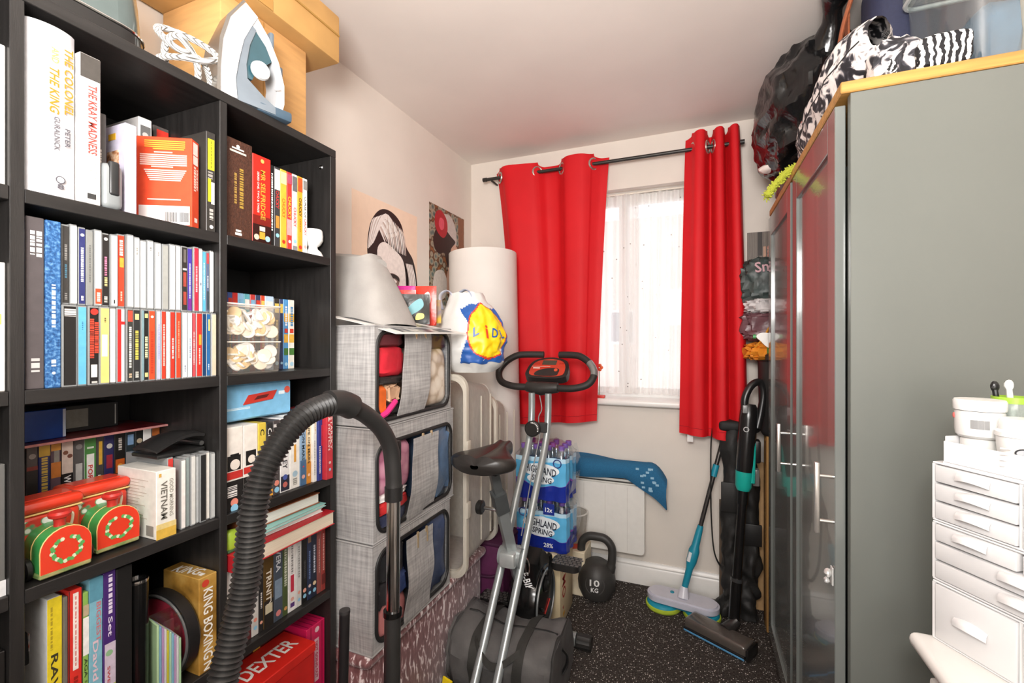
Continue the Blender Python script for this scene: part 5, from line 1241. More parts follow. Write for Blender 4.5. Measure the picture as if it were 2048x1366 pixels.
def on_bag(u, v, off):
    p = Vector(bagf(u, v))
    e1 = (Vector(bagf(u + 0.004, v)) - Vector(bagf(u - 0.004, v))).normalized()
    e2 = (Vector(bagf(u, v + 0.01)) - Vector(bagf(u, v - 0.01))).normalized()
    nrm = e1.cross(e2).normalized()
    return p + nrm * off, e1, e2
um = (ya + yb) / 2
for s_, du, c, w_, h_ in (('L', -0.064, '2B5CA8', 0.026, 0.036), ('D', 0.030, '2B5CA8', 0.026, 0.036), ('L', 0.074, '2B5CA8', 0.022, 0.036), ('i', -0.016, 'D8442E', 0.012, 0.052)):
    pc, e1, e2 = on_bag(um + du, 0.50, 0.0065)
    txt(cb_, s_, pc, e1, e2, w_, h_, M(c, 0.4))
for k, dx in enumerate((-0.055, 0.03)):
    P('handle', B().tube(spl([(-0.90 + dx, 1.60, 1.43), (-0.91 + dx, 1.60, 1.485), (-0.88 + dx, 1.605, 1.505), (-0.85 + dx, 1.60, 1.48), (-0.85 + dx, 1.60, 1.43)], 5), 0.012, 8, False, 0.25), M('E6E8EE', 0.35, h2='3A66AE', scale=10), cb_)
P('logo_corner', B().box(-0.955, -0.915, 1.523, 1.525, 1.37, 1.46), M('F2CB1C', 0.4, h2='2B5CA8', scale=18), cb_)

# tall white roll in the corner
rl = thing('foam_roll', 'tall off-white foam roll leaning in the corner', 'roll', (-1.05, 2.25, 0))
ax0, ax1 = Vector((-1.035, 2.215, 0.0)), Vector((-1.085, 2.245, 1.775))
rm = M('E6E0DA', 0.7, var=0.05, scale=5, bump=0.06, bscale=60)
P('outer_layer', B().tube([ax0.lerp(ax1, t / 8) for t in range(9)], 0.185, 36), rm, rl)
b = B()
sp = [Vector((0, 0, 0))]
pts = []
for i in range(90):
    a = i * 0.32; r = 0.025 + 0.158 * i / 90
    pts.append(ax1 + Vector((r * math.cos(a), r * math.sin(a), 0.002)))
P('spiral_edge', B().tube(pts, 0.0035, 5), M('B9B2AA', 0.8), rl)

# purple box behind the ottoman, yellow plastic strip, holdall
pb_ = thing('purple_box', 'deep purple fabric storage cube under the second clear tub', 'storage cube', (-0.99, 1.93, 0))
P('body', B().box(-1.20, -0.785, 1.832, 2.032, 0.0005, 0.392, 0.006, 2), M('5A1A48', 0.7, var=0.2), pb_)
P('lid', B().box(-1.203, -0.782, 1.829, 2.035, 0.3925, 0.408, 0.004, 2), M('431236', 0.7), pb_)
P('handle', B().tube(spl([(-0.95, 1.828, 0.28), (-0.93, 1.815, 0.27), (-0.88, 1.812, 0.265), (-0.83, 1.815, 0.27), (-0.81, 1.828, 0.28)], 4), 0.006, 6), M('431236', 0.7), pb_)
ys_ = thing('yellow_scoop', 'yellow plastic scoop standing beside the velvet ottoman', 'scoop', (-0.815, 1.40, 0))
P('blade', B().prism([(-0.840, 0.0), (-0.785, 0.0), (-0.790, 0.115), (-0.825, 0.125)], 'y', 1.385, 1.392), M('F0D214', 0.35), ys_)
P('grip', B().box(-0.822, -0.798, 1.380, 1.386, 0.0, 0.05, 0.002, 1), M('D9B90E', 0.35), ys_)
# ================================================================ cylinder vacuum: hose, handle, chrome wand, body
vc = thing('vacuum_cleaner', 'black corrugated vacuum hose with curved handle and chrome wand', 'vacuum cleaner', (-0.72, 0.55, 0))
hosep = spl([(-0.60, 0.40, 0.20), (-0.66, 0.47, 0.38), (-0.72, 0.50, 0.58), (-0.745, 0.525, 0.70), (-0.745, 0.572, 0.87), (-0.74, 0.585, 1.00), (-0.735, 0.615, 1.085), (-0.73, 0.68, 1.148), (-0.725, 0.755, 1.168)], 60)
# resample evenly, ridges every 7 mm
def even(pts, step):
    out = [pts[0]]; acc = 0.0
    for a, b_ in zip(pts, pts[1:]):
        d = (b_ - a).length
        while acc + d >= step:
            t = (step - acc) / d
            a = a.lerp(b_, t); d = (b_ - a).length; acc = 0.0
            out.append(a)
        acc += d
    return out
hp_ = even(hosep, 0.00225)
P('hose', B().tube(hp_, [0.0225 + 0.0025 * math.sin(2 * PI * i / 4.0) for i in range(len(hp_))], 18), M('2C2B2A', 0.35, var=0.1), vc)
P('hose_cuff', B().tube(spl([(-0.725, 0.748, 1.168), (-0.723, 0.785, 1.165), (-0.721, 0.815, 1.152)], 4), [0.028] * 9, 20), BLKPLASTIC, vc)
P('handle_tube', B().tube(spl([(-0.721, 0.810, 1.154), (-0.720, 0.86, 1.128), (-0.719, 0.915, 1.085), (-0.718, 0.95, 1.03), (-0.718, 0.962, 0.96), (-0.718, 0.963, 0.925)], 8), 0.0205, 18), BLKPLASTIC, vc)
P('air_slide', B().box(-0.728, -0.708, 0.965, 0.985, 0.99, 1.045, 0.005, 2), M('222120', 0.4), vc)
P('wand_collar', B().tube([(-0.718, 0.963, 0.930), (-0.718, 0.963, 0.895)], 0.0225, 20), M('1E1D1D', 0.35), vc)
P('chrome_wand', B().tube([(-0.718, 0.963, 0.90), (-0.716, 0.957, 0.60)], 0.0172, 24), CHROME, vc)
P('wand_joint', B().tube([(-0.717, 0.958, 0.618), (-0.717, 0.9575, 0.604), (-0.7165, 0.957, 0.600)], [0.0235, 0.0235, 0.021], 24), BLACKG, vc)
P('lower_wand', B().tube([(-0.7165, 0.957, 0.606), (-0.714, 0.945, 0.06)], 0.0205, 22), BLKPLASTIC, vc)
P('floor_head', B().box(-0.80, -0.62, 0.86, 0.98, 0.001, 0.055, 0.014, 3), BLACK, vc)
P('motor_body', B().blob((-0.62, 0.34, 0.14), (0.14, 0.19, 0.14), 0.0, 1, 0, 30, 0.65), M('8E1B1E', 0.3), vc)
P('wheel', B().lathe([(0.10, -0.015), (0.105, 0), (0.10, 0.015)], (-0.765, 0.34, 0.105), 24, 'x'), BLACK, vc)
P('wheel', B().lathe([(0.10, -0.015), (0.105, 0), (0.10, 0.015)], (-0.475, 0.34, 0.105), 24, 'x'), BLACK, vc)
rod = thing('black_pole', 'slim black pole standing in front of the storage bags', 'pole', (-0.74, 0.80, 0))
P('shaft', B().tube([(-0.745, 0.795, 0.0), (-0.742, 0.815, 0.683)], 0.0115, 16), M('1D1B1C', 0.35), rod)
P('end_cap', B().tube([(-0.742, 0.815, 0.683), (-0.742, 0.8151, 0.690)], [0.0122, 0.0118], 16), M('2E2C2C', 0.4), rod)

# ================================================================ folding exercise bike
bk = thing('exercise_bike', 'silver folding exercise bike with black seat and red console', 'exercise bike', (-0.67, 1.65, 0))
SILV = M('AEB5B6', 0.3, 0.55, var=0.04, name='silver_paint')
Lp = [(-0.715, 2.005, 1.06), (-0.715, 2.003, 0.97), (-0.715, 1.985, 0.885), (-0.715, 1.93, 0.79), (-0.715, 1.79, 0.612), (-0.715, 1.65, 0.418), (-0.715, 1.41, 0.11), (-0.715, 1.345, 0.03)]
P('frame_tube', B().tube(spl(Lp, 5), 0.0155, 16), SILV, bk)
P('frame_tube', B().tube(spl([(p[0] + 0.080, p[1], p[2]) for p in Lp], 5), 0.0155, 16), SILV, bk)
ft = P('rear_foot', B().tube([(-0.90, 1.34, 0.03), (-0.45, 1.34, 0.03)], 0.022, 18), SILV, bk)
ff = P('front_foot', B().tube([(-0.885, 1.895, 0.034), (-0.475, 1.895, 0.034)], 0.027, 18), SILV, bk)
for (par, y, x, r) in ((ft, 1.34, -0.90, 0.024), (ft, 1.34, -0.45, 0.024), (ff, 1.895, -0.89, 0.029), (ff, 1.895, -0.47, 0.029)):
    s_ = 1 if x > -0.67 else -1
    cap = B()
    n = 28
    prof = []
    for k, xx in enumerate((x, x + s_ * 0.055, x + s_ * 0.06)):
        cap.v += [(xx, y + (r + (0.0022 if i % 2 else 0) - (0.004 if k == 2 else 0)) * math.cos(2 * PI * i / n), 0.002 + r + (r + (0.0022 if i % 2 else 0) - (0.004 if k == 2 else 0)) * math.sin(2 * PI * i / n)) for i in range(n)]
    for k in range(2):
        cap.f += [(k * n + i, k * n + (i + 1) % n, (k + 1) * n + (i + 1) % n, (k + 1) * n + i) for i in range(n)]
    cap.f += [tuple(range(n)), tuple(2 * n + i for i in range(n))]
    P('end_cap', cap, M('2A2826', 0.5), par)
# seat leg, sleeve, knob, pivot
seatleg = [(-0.675, 1.53, 0.735), (-0.675, 1.655, 0.47), (-0.675, 1.80, 0.20), (-0.675, 1.885, 0.045)]
P('seat_leg', B().tube(seatleg, 0.027, 4), SILV, bk)
P('seat_sleeve', B().tube([(-0.675, 1.523, 0.748), (-0.675, 1.56, 0.67)], 0.034, 4), M('5F6364', 0.35, 0.4), bk)
P('seat_post', B().tube([(-0.675, 1.475, 0.855), (-0.675, 1.535, 0.725)], 0.022, 4), M('6E7273', 0.3, 0.5), bk)
kn = P('height_knob', B().lathe([(0.02, 0), (0.026, 0.004), (0.026, 0.020), (0.018, 0.026)], (-0.715, 1.545, 0.675), 12, 'x').xf(Matrix.Translation((-0.73, 0, 0)) @ Matrix.Diagonal((-1, 1, 1, 1)) @ Matrix.Translation((0.73, 0, 0))), M('1E1D1C', 0.4), bk)
P('knob_pin', B().tube([(-0.74, 1.545, 0.675), (-0.69, 1.545, 0.675)], 0.007, 10), CHROME, kn)
P('pivot_sleeve', B().grid(20, 2, lambda u, v: (-0.72 + 0.09 * v, 1.650 + 0.036 * math.cos(2 * PI * u), 0.458 + 0.036 * math.sin(2 * PI * u)), 0.0, True), SILV, bk)
P('pivot_bracket', B().box(-0.708, -0.642, 1.60, 1.70, 0.43, 0.49, 0.012, 2), M('C9CECE', 0.3, 0.5), bk)
P('safety_pin', B().tube(spl([(-0.612, 1.655, 0.46), (-0.60, 1.65, 0.445), (-0.597, 1.645, 0.415), (-0.607, 1.64, 0.405), (-0.612, 1.645, 0.44)], 4), 0.0025, 6), CHROME, bk)
# saddle
def saddle(u, v):
    a = 2 * PI * u
    y = -0.13 + 0.27 * v
    w = 0.122 * math.sqrt(max(0.0, 1 - ((0.28 - v) / 0.30) ** 2)) if v < 0.28 else 0.122 - 0.088 * min(1, (v - 0.28) / 0.5) ** 0.9
    w = max(w, 0.022)
    if v in (0.0, 1.0):
        w *= 0.35
    h = 0.034 if 0 < v < 1 else 0.012
    x = w * math.copysign(abs(math.cos(a)) ** 0.75, math.cos(a))
    z = h * math.copysign(abs(math.sin(a)) ** 0.75, math.sin(a)) + 0.030 * (v - 0.35) ** 2 - (0.012 * math.exp(-(x / 0.018) ** 2) if math.sin(a) > 0 else 0)
    return (-0.682 + x, 1.475 + y, 0.885 + z)
sd = P('saddle', B().grid(36, 22, saddle, 0.0, True), M('2A2725', 0.32, var=0.12, bump=0.05, bscale=500), bk)
P('saddle_base', B().box(-0.74, -0.62, 1.39, 1.53, 0.846, 0.862, 0.006, 2), BLACK, sd)
# housing and flywheel
hs = P('flywheel_housing', B().lathe([(0.001, -0.125), (0.10, -0.125), (0.128, -0.105), (0.138, -0.06), (0.140, -0.02), (0.134, 0.0), (0.12, 0.006), (0.001, 0.006)], (-0.592, 1.815, 0.225), 40, 'x', False), BLACKG, bk)
P('housing_neck', B().prism([(1.70, 0.25), (1.735, 0.40), (1.80, 0.44), (1.90, 0.36), (1.93, 0.25)], 'x', -0.70, -0.595), BLACKG, hs)
P('silver_ring', B().tube([(-0.585, 1.815 + 0.118 * math.cos(2 * PI * i / 40), 0.225 + 0.118 * math.sin(2 * PI * i / 40)) for i in range(40)], 0.005, 8, True), M('8E9293', 0.25, 0.6), hs)
P('red_spoke', B().tube([(-0.5835, 1.80, 0.17), (-0.5835, 1.865, 0.20)], 0.0022, 6), M('C23A34', 0.4), hs)
P('crank_hub', B().lathe([(0.030, 0), (0.034, 0.006), (0.026, 0.016), (0.012, 0.02)], (-0.588, 1.815, 0.29), 20, 'x'), M('1B1B1B', 0.25), hs)
txt(bk, 'F-BIKE', (-0.628, 1.7135, 0.330), (0.5, -0.2, -0.844), (0.87, 0.115, 0.485), 0.085, 0.030, M('F0F0F0', 0.4), False, 0.2)
def pedal(cx, cy, cz, tag_):
    p = P('pedal', B().prism(rrect(cx - 0.062, cx + 0.055, cy - 0.045, cy + 0.045, 0.028, 6), 'z', cz - 0.016, cz + 0.010), M('22201F', 0.45), bk)
    tread = B()
    for i in range(5):
        for j in range(6):
            x = cx - 0.048 + j * 0.019 + (0.008 if i % 2 else 0); y = cy - 0.034 + i * 0.017
            tread.box(x - 0.007, x + 0.007, y - 0.0045, y + 0.0045, cz + 0.0098, cz + 0.0125)
    P('tread', tread, M('5E5A57', 0.6), p)
    return p
pedal(-0.495, 1.825, 0.385, 0)
P('crank', B().tube([(-0.575, 1.815, 0.29), (-0.562, 1.822, 0.385)], 0.010, 10), M('1B1B1B', 0.25), bk)
pedal(-0.81, 1.80, 0.19, 1)
P('crank', B().tube([(-0.735, 1.81, 0.27), (-0.745, 1.80, 0.19)], 0.010, 10), M('1B1B1B', 0.25), bk)
P('seat_belt_strap', B().tube([(-0.56, 1.822, 0.36), (-0.562, 1.80, 0.42), (-0.565, 1.79, 0.425)], 0.008, 8), BLACK, bk)
# tension knob, cables
tk = P('tension_knob', B().lathe([(0.034, 0), (0.036, 0.004), (0.036, 0.020), (0.030, 0.024), (0.001, 0.024)], (0, 0, 0), 28, 'y').xf(Matrix.Translation((-0.690, 1.957, 0.905)) @ Matrix.Diagonal((1, -1, 1, 1))), M('232120', 0.4), bk)
ticks = B()
for i in range(9):
    a = PI * (0.1 + 0.62 * i / 8)
    c, s_ = math.cos(a - 0.6), math.sin(a - 0.6)
    ticks.add([(-0.690 + c * 0.026 - s_ * 0.0018, 1.9325, 0.905 + s_ * 0.026 + c * 0.0018), (-0.690 + c * 0.026 + s_ * 0.0018, 1.9325, 0.905 + s_ * 0.026 - c * 0.0018), (-0.690 + c * 0.032 + s_ * 0.0018, 1.9325, 0.905 + s_ * 0.032 - c * 0.0018), (-0.690 + c * 0.032 - s_ * 0.0018, 1.9325, 0.905 + s_ * 0.032 + c * 0.0018)], [(0, 1, 2, 3)])
P('tick_marks', ticks, WHITE, tk)
P('knob_bracket', B().box(-0.72, -0.63, 1.965, 1.99, 0.885, 0.93, 0.003, 1), M('3A3A3A', 0.4), bk)
P('cable', B().tube(spl([(-0.675, 2.0, 1.05), (-0.66, 1.985, 0.99), (-0.672, 1.975, 0.95), (-0.665, 1.97, 0.87), (-0.672, 1.90, 0.74), (-0.67, 1.75, 0.50)], 6), 0.0025, 6), M('8A8A8A', 0.4), bk)
# handlebars and console
P('clamp', B().tube([(-0.755, 2.045, 1.085), (-0.68, 2.042, 1.078), (-0.60, 2.045, 1.085)], [0.024, 0.033, 0.024], 18), M('2B2927', 0.42), bk)
FOAM = M('25211F', 0.6, var=0.1, bump=0.1, bscale=300)
for s_ in (-1, 1):
    cx = -0.675
    hb = spl([(cx + s_ * 0.07, 2.047, 1.082), (cx + s_ * 0.15, 2.04, 1.085), (cx + s_ * 0.215, 2.05, 1.105), (cx + s_ * 0.238, 2.075, 1.150), (cx + s_ * 0.215, 2.10, 1.195), (cx + s_ * 0.165, 2.12, 1.228), (cx + s_ * 0.12, 2.13, 1.235), (cx + s_ * 0.055 + (0.0 if s_ > 0 else 0.03), 2.14, 1.235)], 7)
    h_ = P('handlebar', B().tube(hb, 0.0165, 16), FOAM, bk)
    P('pulse_sensor', B().tube(hb[20:30], 0.0172, 16), M('8E8F8E', 0.3, 0.5) if s_ > 0 else M('2F2D2B', 0.3, 0.3), h_)
ci = Matrix.Translation((-0.675, 2.085, 1.115)) @ Matrix.Rotation(math.radians(38), 4, 'X')
co = B().prism(smooth([(-0.085, 0.0), (-0.105, 0.06), (-0.085, 0.12), (-0.03, 0.145), (0.03, 0.145), (0.085, 0.12), (0.105, 0.06), (0.085, 0.0)], 4), 'z', -0.018, 0.018)
con = P('console', co.xf(ci), M('262423', 0.4), bk)
P('console_face', B().prism(smooth([(-0.07, 0.012), (-0.088, 0.06), (-0.07, 0.11), (-0.025, 0.130), (0.025, 0.130), (0.07, 0.11), (0.088, 0.06), (0.07, 0.012)], 4), 'z', 0.0181, 0.0196).xf(ci), M('C8402C', 0.35), con)
P('display', B().box(-0.036, 0.036, 0.088, 0.122, 0.0197, 0.0215, 0.002, 1).xf(ci), M('4A4A3E', 0.25), con)
P('lower_pad', B().prism(smooth([(-0.05, 0.010), (-0.05, 0.040), (0.0, 0.062), (0.055, 0.06), (0.06, 0.03), (0.045, 0.010)], 4), 'z', 0.0197, 0.0215).xf(ci), M('2A2827', 0.35), con)
P('button', B().prism(circle(0.045, 0.048, 0.009), 'z', 0.0216, 0.025).xf(ci), M('D85A3A', 0.35), con)
P('button', B().box(-0.075, -0.05, 0.092, 0.104, 0.0197, 0.022, 0.002, 1).xf(ci), M('B8301E', 0.35), con)
P('button', B().box(0.05, 0.075, 0.092, 0.104, 0.0197, 0.022, 0.002, 1).xf(ci), M('B8301E', 0.35), con)
P('printed_line', B().box(-0.085, 0.01, 0.0745, 0.0765, 0.0197, 0.0202).box(-0.075, -0.04, 0.060, 0.068, 0.0197, 0.0202).xf(ci), M('E8D9D0', 0.4), con)

# ================================================================ holdall under the bike
hd = thing('holdall', 'dark grey fabric holdall slumped under the bike', 'holdall', (-0.66, 1.62, 0))
HG = M('5E5C5B', 0.8, var=0.3, scale=12, bump=0.15, bscale=120)
def hold(u, v):
    a = 2 * PI * u
    x = -0.855 + 0.40 * v
    k = 1.0 if 0 < v < 1 else 0.9
    y = 0.150 * k * math.copysign(abs(math.cos(a)) ** 0.62, math.cos(a))
    z = 0.118 * k * math.copysign(abs(math.sin(a)) ** 0.62, math.sin(a)) - 0.02 * math.sin(PI * v)
    w = 0.045 * noise.noise((x * 8, y * 9, z * 9)) + 0.022 * noise.noise((x * 24, y * 22, z * 22)) + 0.006 * noise.noise((x * 50, y * 50, z * 50))
    return (x + 0.3 * w, 1.605 + y * (1 + w * 3) + (0.012 if z < 0 else 0) , max(0.001, 0.125 + z * (1 + w * 4)))
P('body', B().grid(44, 20, hold, 0.0, True), HG, hd)
endp = [(hold(i / 44, 0.98)[1] * 0.97 + 1.605 * 0.03, hold(i / 44, 0.98)[2] * 0.97 + 0.004) for i in range(44)]
P('end_panel', B().prism(endp, 'x', -0.462, -0.452), HG, hd)
P('end_piping', B().tube([(-0.456, y, z) for y, z in endp], 0.004, 6, True), M('2A2928', 0.7), hd)
P('end_panel', B().prism(endp, 'x', -0.86, -0.85), HG, hd)
P('end_grab', B().tube(spl([(-0.452, 1.59, 0.10), (-0.438, 1.60, 0.125), (-0.436, 1.605, 0.15), (-0.440, 1.60, 0.17), (-0.452, 1.595, 0.185)], 4), 0.009, 8, False, 0.5), BLACK, hd)
STW = M('33322F', 0.8, bump=0.2, bscale=300)
for vv in (0.27, 0.70):
    def band(u, w, vv=vv):
        p = Vector(hold(0.53 - 0.56 * u, vv + 0.085 * (w - 0.5)))
        c0 = Vector((p.x, 1.605, 0.125))
        return p + (p - c0).normalized() * 0.004
    P('webbing_band', B().grid(30, 4, band, 0.002), STW, hd)
def loop(u, w):
    v = 0.27 + 0.43 * u
    drop = 0.085 * math.sin(PI * u)
    p = Vector(hold(0.36 + drop * 1.1, v))
    c0 = Vector((p.x, 1.605, 0.125))
    d = (p - c0).normalized()
    tng = Vector((0, -d.z, d.y))
    return p + d * (0.007 + 0.006 * math.sin(PI * u)) + tng * (0.026 * (w - 0.5))
P('carry_strap', B().grid(30, 4, loop, 0.003), STW, hd)
P('carry_strap', B().grid(30, 4, lambda u, w: (lambda p: (p[0], 3.21 - p[1] + 0.02, p[2]))(loop(u, w)), 0.003), STW, hd)
P('zip', B().tube([(-0.83 + 0.36 * i / 10, 1.60 + 0.006 * math.sin(i), hold(0.25, 0.06 + 0.09 * i)[2] + 0.002) for i in range(11)], 0.005, 6, False, 0.5), M('1B1B1B', 0.5), hd)

# ================================================================ box, water packs, bucket, kettlebell
mo = thing('printed_carton', 'cream carton with red capitals under the water packs', 'carton', (-0.70, 2.10, 0))
P('body', B().box(-0.845, -0.572, 1.985, 2.205, 0.0005, 0.325, 0.003, 2), M('E2CFA8', 0.7, var=0.06, scale=10), mo)
P('flap', B().box(-0.85, -0.569, 1.983, 2.207, 0.3255, 0.331, 0.002, 1), M('EAD9B8', 0.7), mo)
txt(mo, 'A MO', (-0.571, 2.045, 0.20), (0, 0, -1), (0, 1, 0), 0.17, 0.055, M('BC2A24', 0.5))
txt(mo, ',', (-0.571, 2.03, 0.075), (0, 0, -1), (0, 1, 0), 0.018, 0.014, M('BC2A24', 0.5))
P('stamp', B().box(-0.5715, -0.5705, 2.03, 2.055, 0.035, 0.050), M('D9A43A', 0.5), mo)
PETM = clear_mat('bottle_plastic', 'EEF6FA', 0.10, 0.08)
FILM = clear_mat('shrink_film', 'F4F8FC', 0.12, 0.14)
def water_pack(label, z0, yoff, h, foot):
    t = thing('water_pack', label, 'water pack', (-0.66, 2.09 + yoff, z0), 0, 'shrink wrapped water packs')
    x0, x1, y0, y1 = -0.79, -0.545, 2.0 + yoff, 2.185 + yoff
    bott = B().lathe([(0.026, 0.0), (0.0295, 0.006), (0.0295, h * 0.36), (0.0275, h * 0.40), (0.0295, h * 0.44), (0.0295, h * 0.66), (0.024, h * 0.78), (0.012, h * 0.88), (0.012, h * 0.92)], (0, 0, 0), 16)
    capb = B().lathe([(0.0145, h * 0.90), (0.0145, h * 0.98), (0.013, h * 0.985)], (0, 0, 0), 14)
    lab_b = B().lathe([(0.0299, h * 0.10), (0.0299, h * 0.62)], (0, 0, 0), 16, 'z', False)
    m1, m2, m3 = mesh('bottle', bott, PETM), mesh('cap', capb, M('7A5AA8', 0.35)), mesh('bottle_label', lab_b, M('2A4FA8', 0.35, h2='7FC0E6', scale=14))
    for i in range(4):
        for j in range(3):
            o = bpy.data.objects.new('bottle', m1); COL.objects.link(o); o.parent = t
            o.location = (x0 + 0.031 + i * 0.061 - (x0 + x1) / 2 - (-0.66 - (x0 + x1) / 2), y0 + 0.031 + j * 0.0615 - (2.09 + yoff), 0.001)
            for nm, mm in (('cap', m2), ('bottle_label', m3)):
                c = bpy.data.objects.new(nm, mm); COL.objects.link(c); c.parent = o
    def lumpy(u, v, off=0.002):
        # wraps round front (-y) and right (+x) side
        s_ = u * 2
        if s_ < 1:
            x, y, nx, ny = x0 + (x1 - x0) * s_, y0, 0, -1
            ph = math.cos(s_ * 8 * PI)
        else:
            x, y, nx, ny = x1, y0 + (y1 - y0) * (s_ - 1), 1, 0
            ph = math.cos((s_ - 1) * 6 * PI)
        k = off - 0.004 * ph + 0.003 * noise.noise((u * 12, v * 9, z0))
        return (x + nx * k, y + ny * k, z0 + 0.004 + v * h * 0.80)
    pr = ramp_mat('water_wrap_print', 'noise', [(0.0, '1B2C8E'), (1.0, '1B2C8E')], 0.25, 4)
    # printed film: deep blue foot, light blue hills, sky
    def strip(name, f0, f1, col, off, par=t):
        P(name, B().grid(49, 8, lambda u, v: lumpy(u, f0(u) + (f1(u) - f0(u)) * v, off)), M(col, 0.22, var=0.06), par)
    wv = lambda u: 0.36 + 0.07 * math.sin(u * 9 + foot) + 0.03 * math.sin(u * 23)
    w2 = lambda u: 0.44 + 0.08 * math.sin(u * 7 + 1.2 + foot)
    strip('blue_band', lambda u: 0.0, wv, '1C2F92', 0.002)
    strip('violet_band', lambda u: wv(u) - 0.005, lambda u: max(wv(u), wv(u) + 0.05 * math.sin(u * 9 + 2)), '8A4AB0', 0.0024)
    strip('light_blue_band', wv, lambda u: 0.86, '5FB4E2', 0.0020)
    strip('mist_band', lambda u: 0.80 + 0.05 * math.sin(u * 12), lambda u: 0.96, 'BBDDF0', 0.0016)
    P('clear_film', B().grid(25, 9, lambda u, v: (x0 - 0.004 + (x1 - x0 + 0.008) * u, y0 - 0.004 + (y1 - y0 + 0.008) * v, z0 + h * 0.80 + (h * 0.22 + 0.010 * noise.noise((u * 7, v * 6, foot))) * (1 - max(abs(2 * u - 1), abs(2 * v - 1)) ** 4) + 0.006 * noise.noise((u * 15, v * 15, 2)))), FILM, t)
    P('film_tail', B().grid(9, 14, lambda u, v: (x1 + 0.006 + 0.02 * math.sin(PI * v) + 0.006 * noise.noise((u * 6, v * 8, 1)), y0 + 0.02 + (y1 - y0 - 0.04) * u, z0 + 0.03 + h * 0.85 * v)), FILM, t)
    for j, (s_, zz, w, hh) in enumerate((('HIGHLAND', 0.56, 0.150, 0.034), ('SPRING', 0.40, 0.095, 0.026))):
        b_ = P('white_cloud', B().poly([(-0.665 + a * (0.09 if j == 0 else 0.065), y0 - 0.0085 - 0.0004 * j, z0 + h * zz + c * (0.030 if j == 0 else 0.024)) for a, c in circle(0, 0, 1, 22)]), M('EEF4F8', 0.3), t)
        txt(t, s_, (-0.665 + 0.006 * j, y0 - 0.0098 - 0.0004 * j, z0 + h * zz), (1, 0, -0.12), (0.12, 0, 1), w, hh, M('232A3A', 0.4))
    if foot == 1.0:
        txt(t, '28%', (-0.63, y0 - 0.0098, z0 + h * 0.15), (1, 0, 0), (0, 0, 1), 0.045, 0.020, M('F2F4F8', 0.4))
        txt(t, '12x', (-0.628, y0 - 0.0100, z0 + h * 0.84), (1, 0, 0), (0, 0, 1), 0.034, 0.020, M('F2F4F8', 0.4))
        P('count_flag', B().poly([(-0.655, y0 - 0.0085, z0 + h * 0.74), (-0.602, y0 - 0.0085, z0 + h * 0.74), (-0.602, y0 - 0.0085, z0 + h * 0.96), (-0.655, y0 - 0.0085, z0 + h * 0.96)]), M('24368E', 0.3), t)
    rx = -0.585 if foot != 1.0 else -0.755
    P('emblem', B().tube([(rx + 0.018 * math.cos(2 * PI * i / 18), y0 - 0.009, z0 + h * (0.70 if foot != 1.0 else 0.74) + 0.018 * math.sin(2 * PI * i / 18)) for i in range(18)], 0.0025, 6, True), M('2A3A7E', 0.4), t)
water_pack('lower shrink wrapped pack of bottled water on the cream carton', 0.332, 0.0, 0.235, 1.0)
water_pack('upper shrink wrapped pack of bottled water with torn film', 0.568, -0.01, 0.255, 2.3)
bu = thing('clear_bucket', 'clear plastic bucket behind the water packs', 'bucket', (-0.60, 2.37, 0.0))
P('stand', B().box(-0.70, -0.53, 2.28, 2.44, 0.0005, 0.225, 0.004, 1), M('E6D9BE', 0.7), bu)
P('wall', B().lathe([(0.062, 0.226), (0.075, 0.35), (0.077, 0.40)], (-0.612, 2.36, 0), 28, 'z', False), clear_mat('bucket_plastic', 'F4F2EE', 0.08, 0.12, 0.35, 'ECE8E0'), bu)
P('rim', B().tube([(-0.612 + 0.078 * math.cos(2 * PI * i / 28), 2.36 + 0.078 * math.sin(2 * PI * i / 28), 0.40) for i in range(28)], 0.004, 6, True), M('E2DED6', 0.4), bu)
P('red_label', B().lathe([(0.0625, 0.228), (0.066, 0.255)], (-0.612, 2.36, 0), 28, 'z', False), M('C84A3A', 0.5), bu)

kb = thing('kettlebell', 'black kettlebell marked with its weight beside the heater', 'kettlebell', (-0.475, 2.315, 0))
KM = M('3A3836', 0.5, var=0.1, bump=0.06, bscale=300)
kx, ky = -0.475, 2.315
P('body', B().lathe([(0.001, 0.0005), (0.055, 0.0005), (0.075, 0.012), (0.092, 0.05), (0.096, 0.09), (0.090, 0.13), (0.070, 0.165), (0.042, 0.185), (0.001, 0.188)], (kx, ky, 0), 40, 'z', False), KM, kb)
P('handle', B().tube(spl([(kx - 0.068, ky, 0.14), (kx - 0.078, ky, 0.20), (kx - 0.076, ky, 0.262), (kx - 0.045, ky, 0.298), (kx, ky, 0.304), (kx + 0.045, ky, 0.298), (kx + 0.076, ky, 0.262), (kx + 0.078, ky, 0.20), (kx + 0.068, ky, 0.14)], 6), [0.024] * 4 + [0.0205] * 41 + [0.024] * 4, 18), KM, kb)
nd = Vector((0.10, -1, 0.12)).normalized()
nx_ = Vector((0, 0, 1)).cross(nd).normalized() * -1
nx_ = nd.cross(Vector((0, 0, 1))).normalized() * -1
kc = Vector((kx, ky, 0.088)) + nd * 0.0955
up_ = nd.cross(nx_).normalized()
if up_.z < 0: up_ = -up_
if nx_.x < 0: nx_ = -nx_
P('weight_ring', B().tube([kc - nd * 0.012 + nx_ * 0.046 * math.cos(2 * PI * i / 28) + up_ * 0.046 * math.sin(2 * PI * i / 28) for i in range(28)], 0.003, 6, True), M('4A4846', 0.5), kb)
txt(kb, '10', kc + up_ * 0.014 + nd * 0.0022, nx_, up_, 0.048, 0.031, M('F0F0EE', 0.5))
txt(kb, 'KG', kc - up_ * 0.019 + nd * 0.0018, nx_, up_, 0.036, 0.021, M('F0F0EE', 0.5))

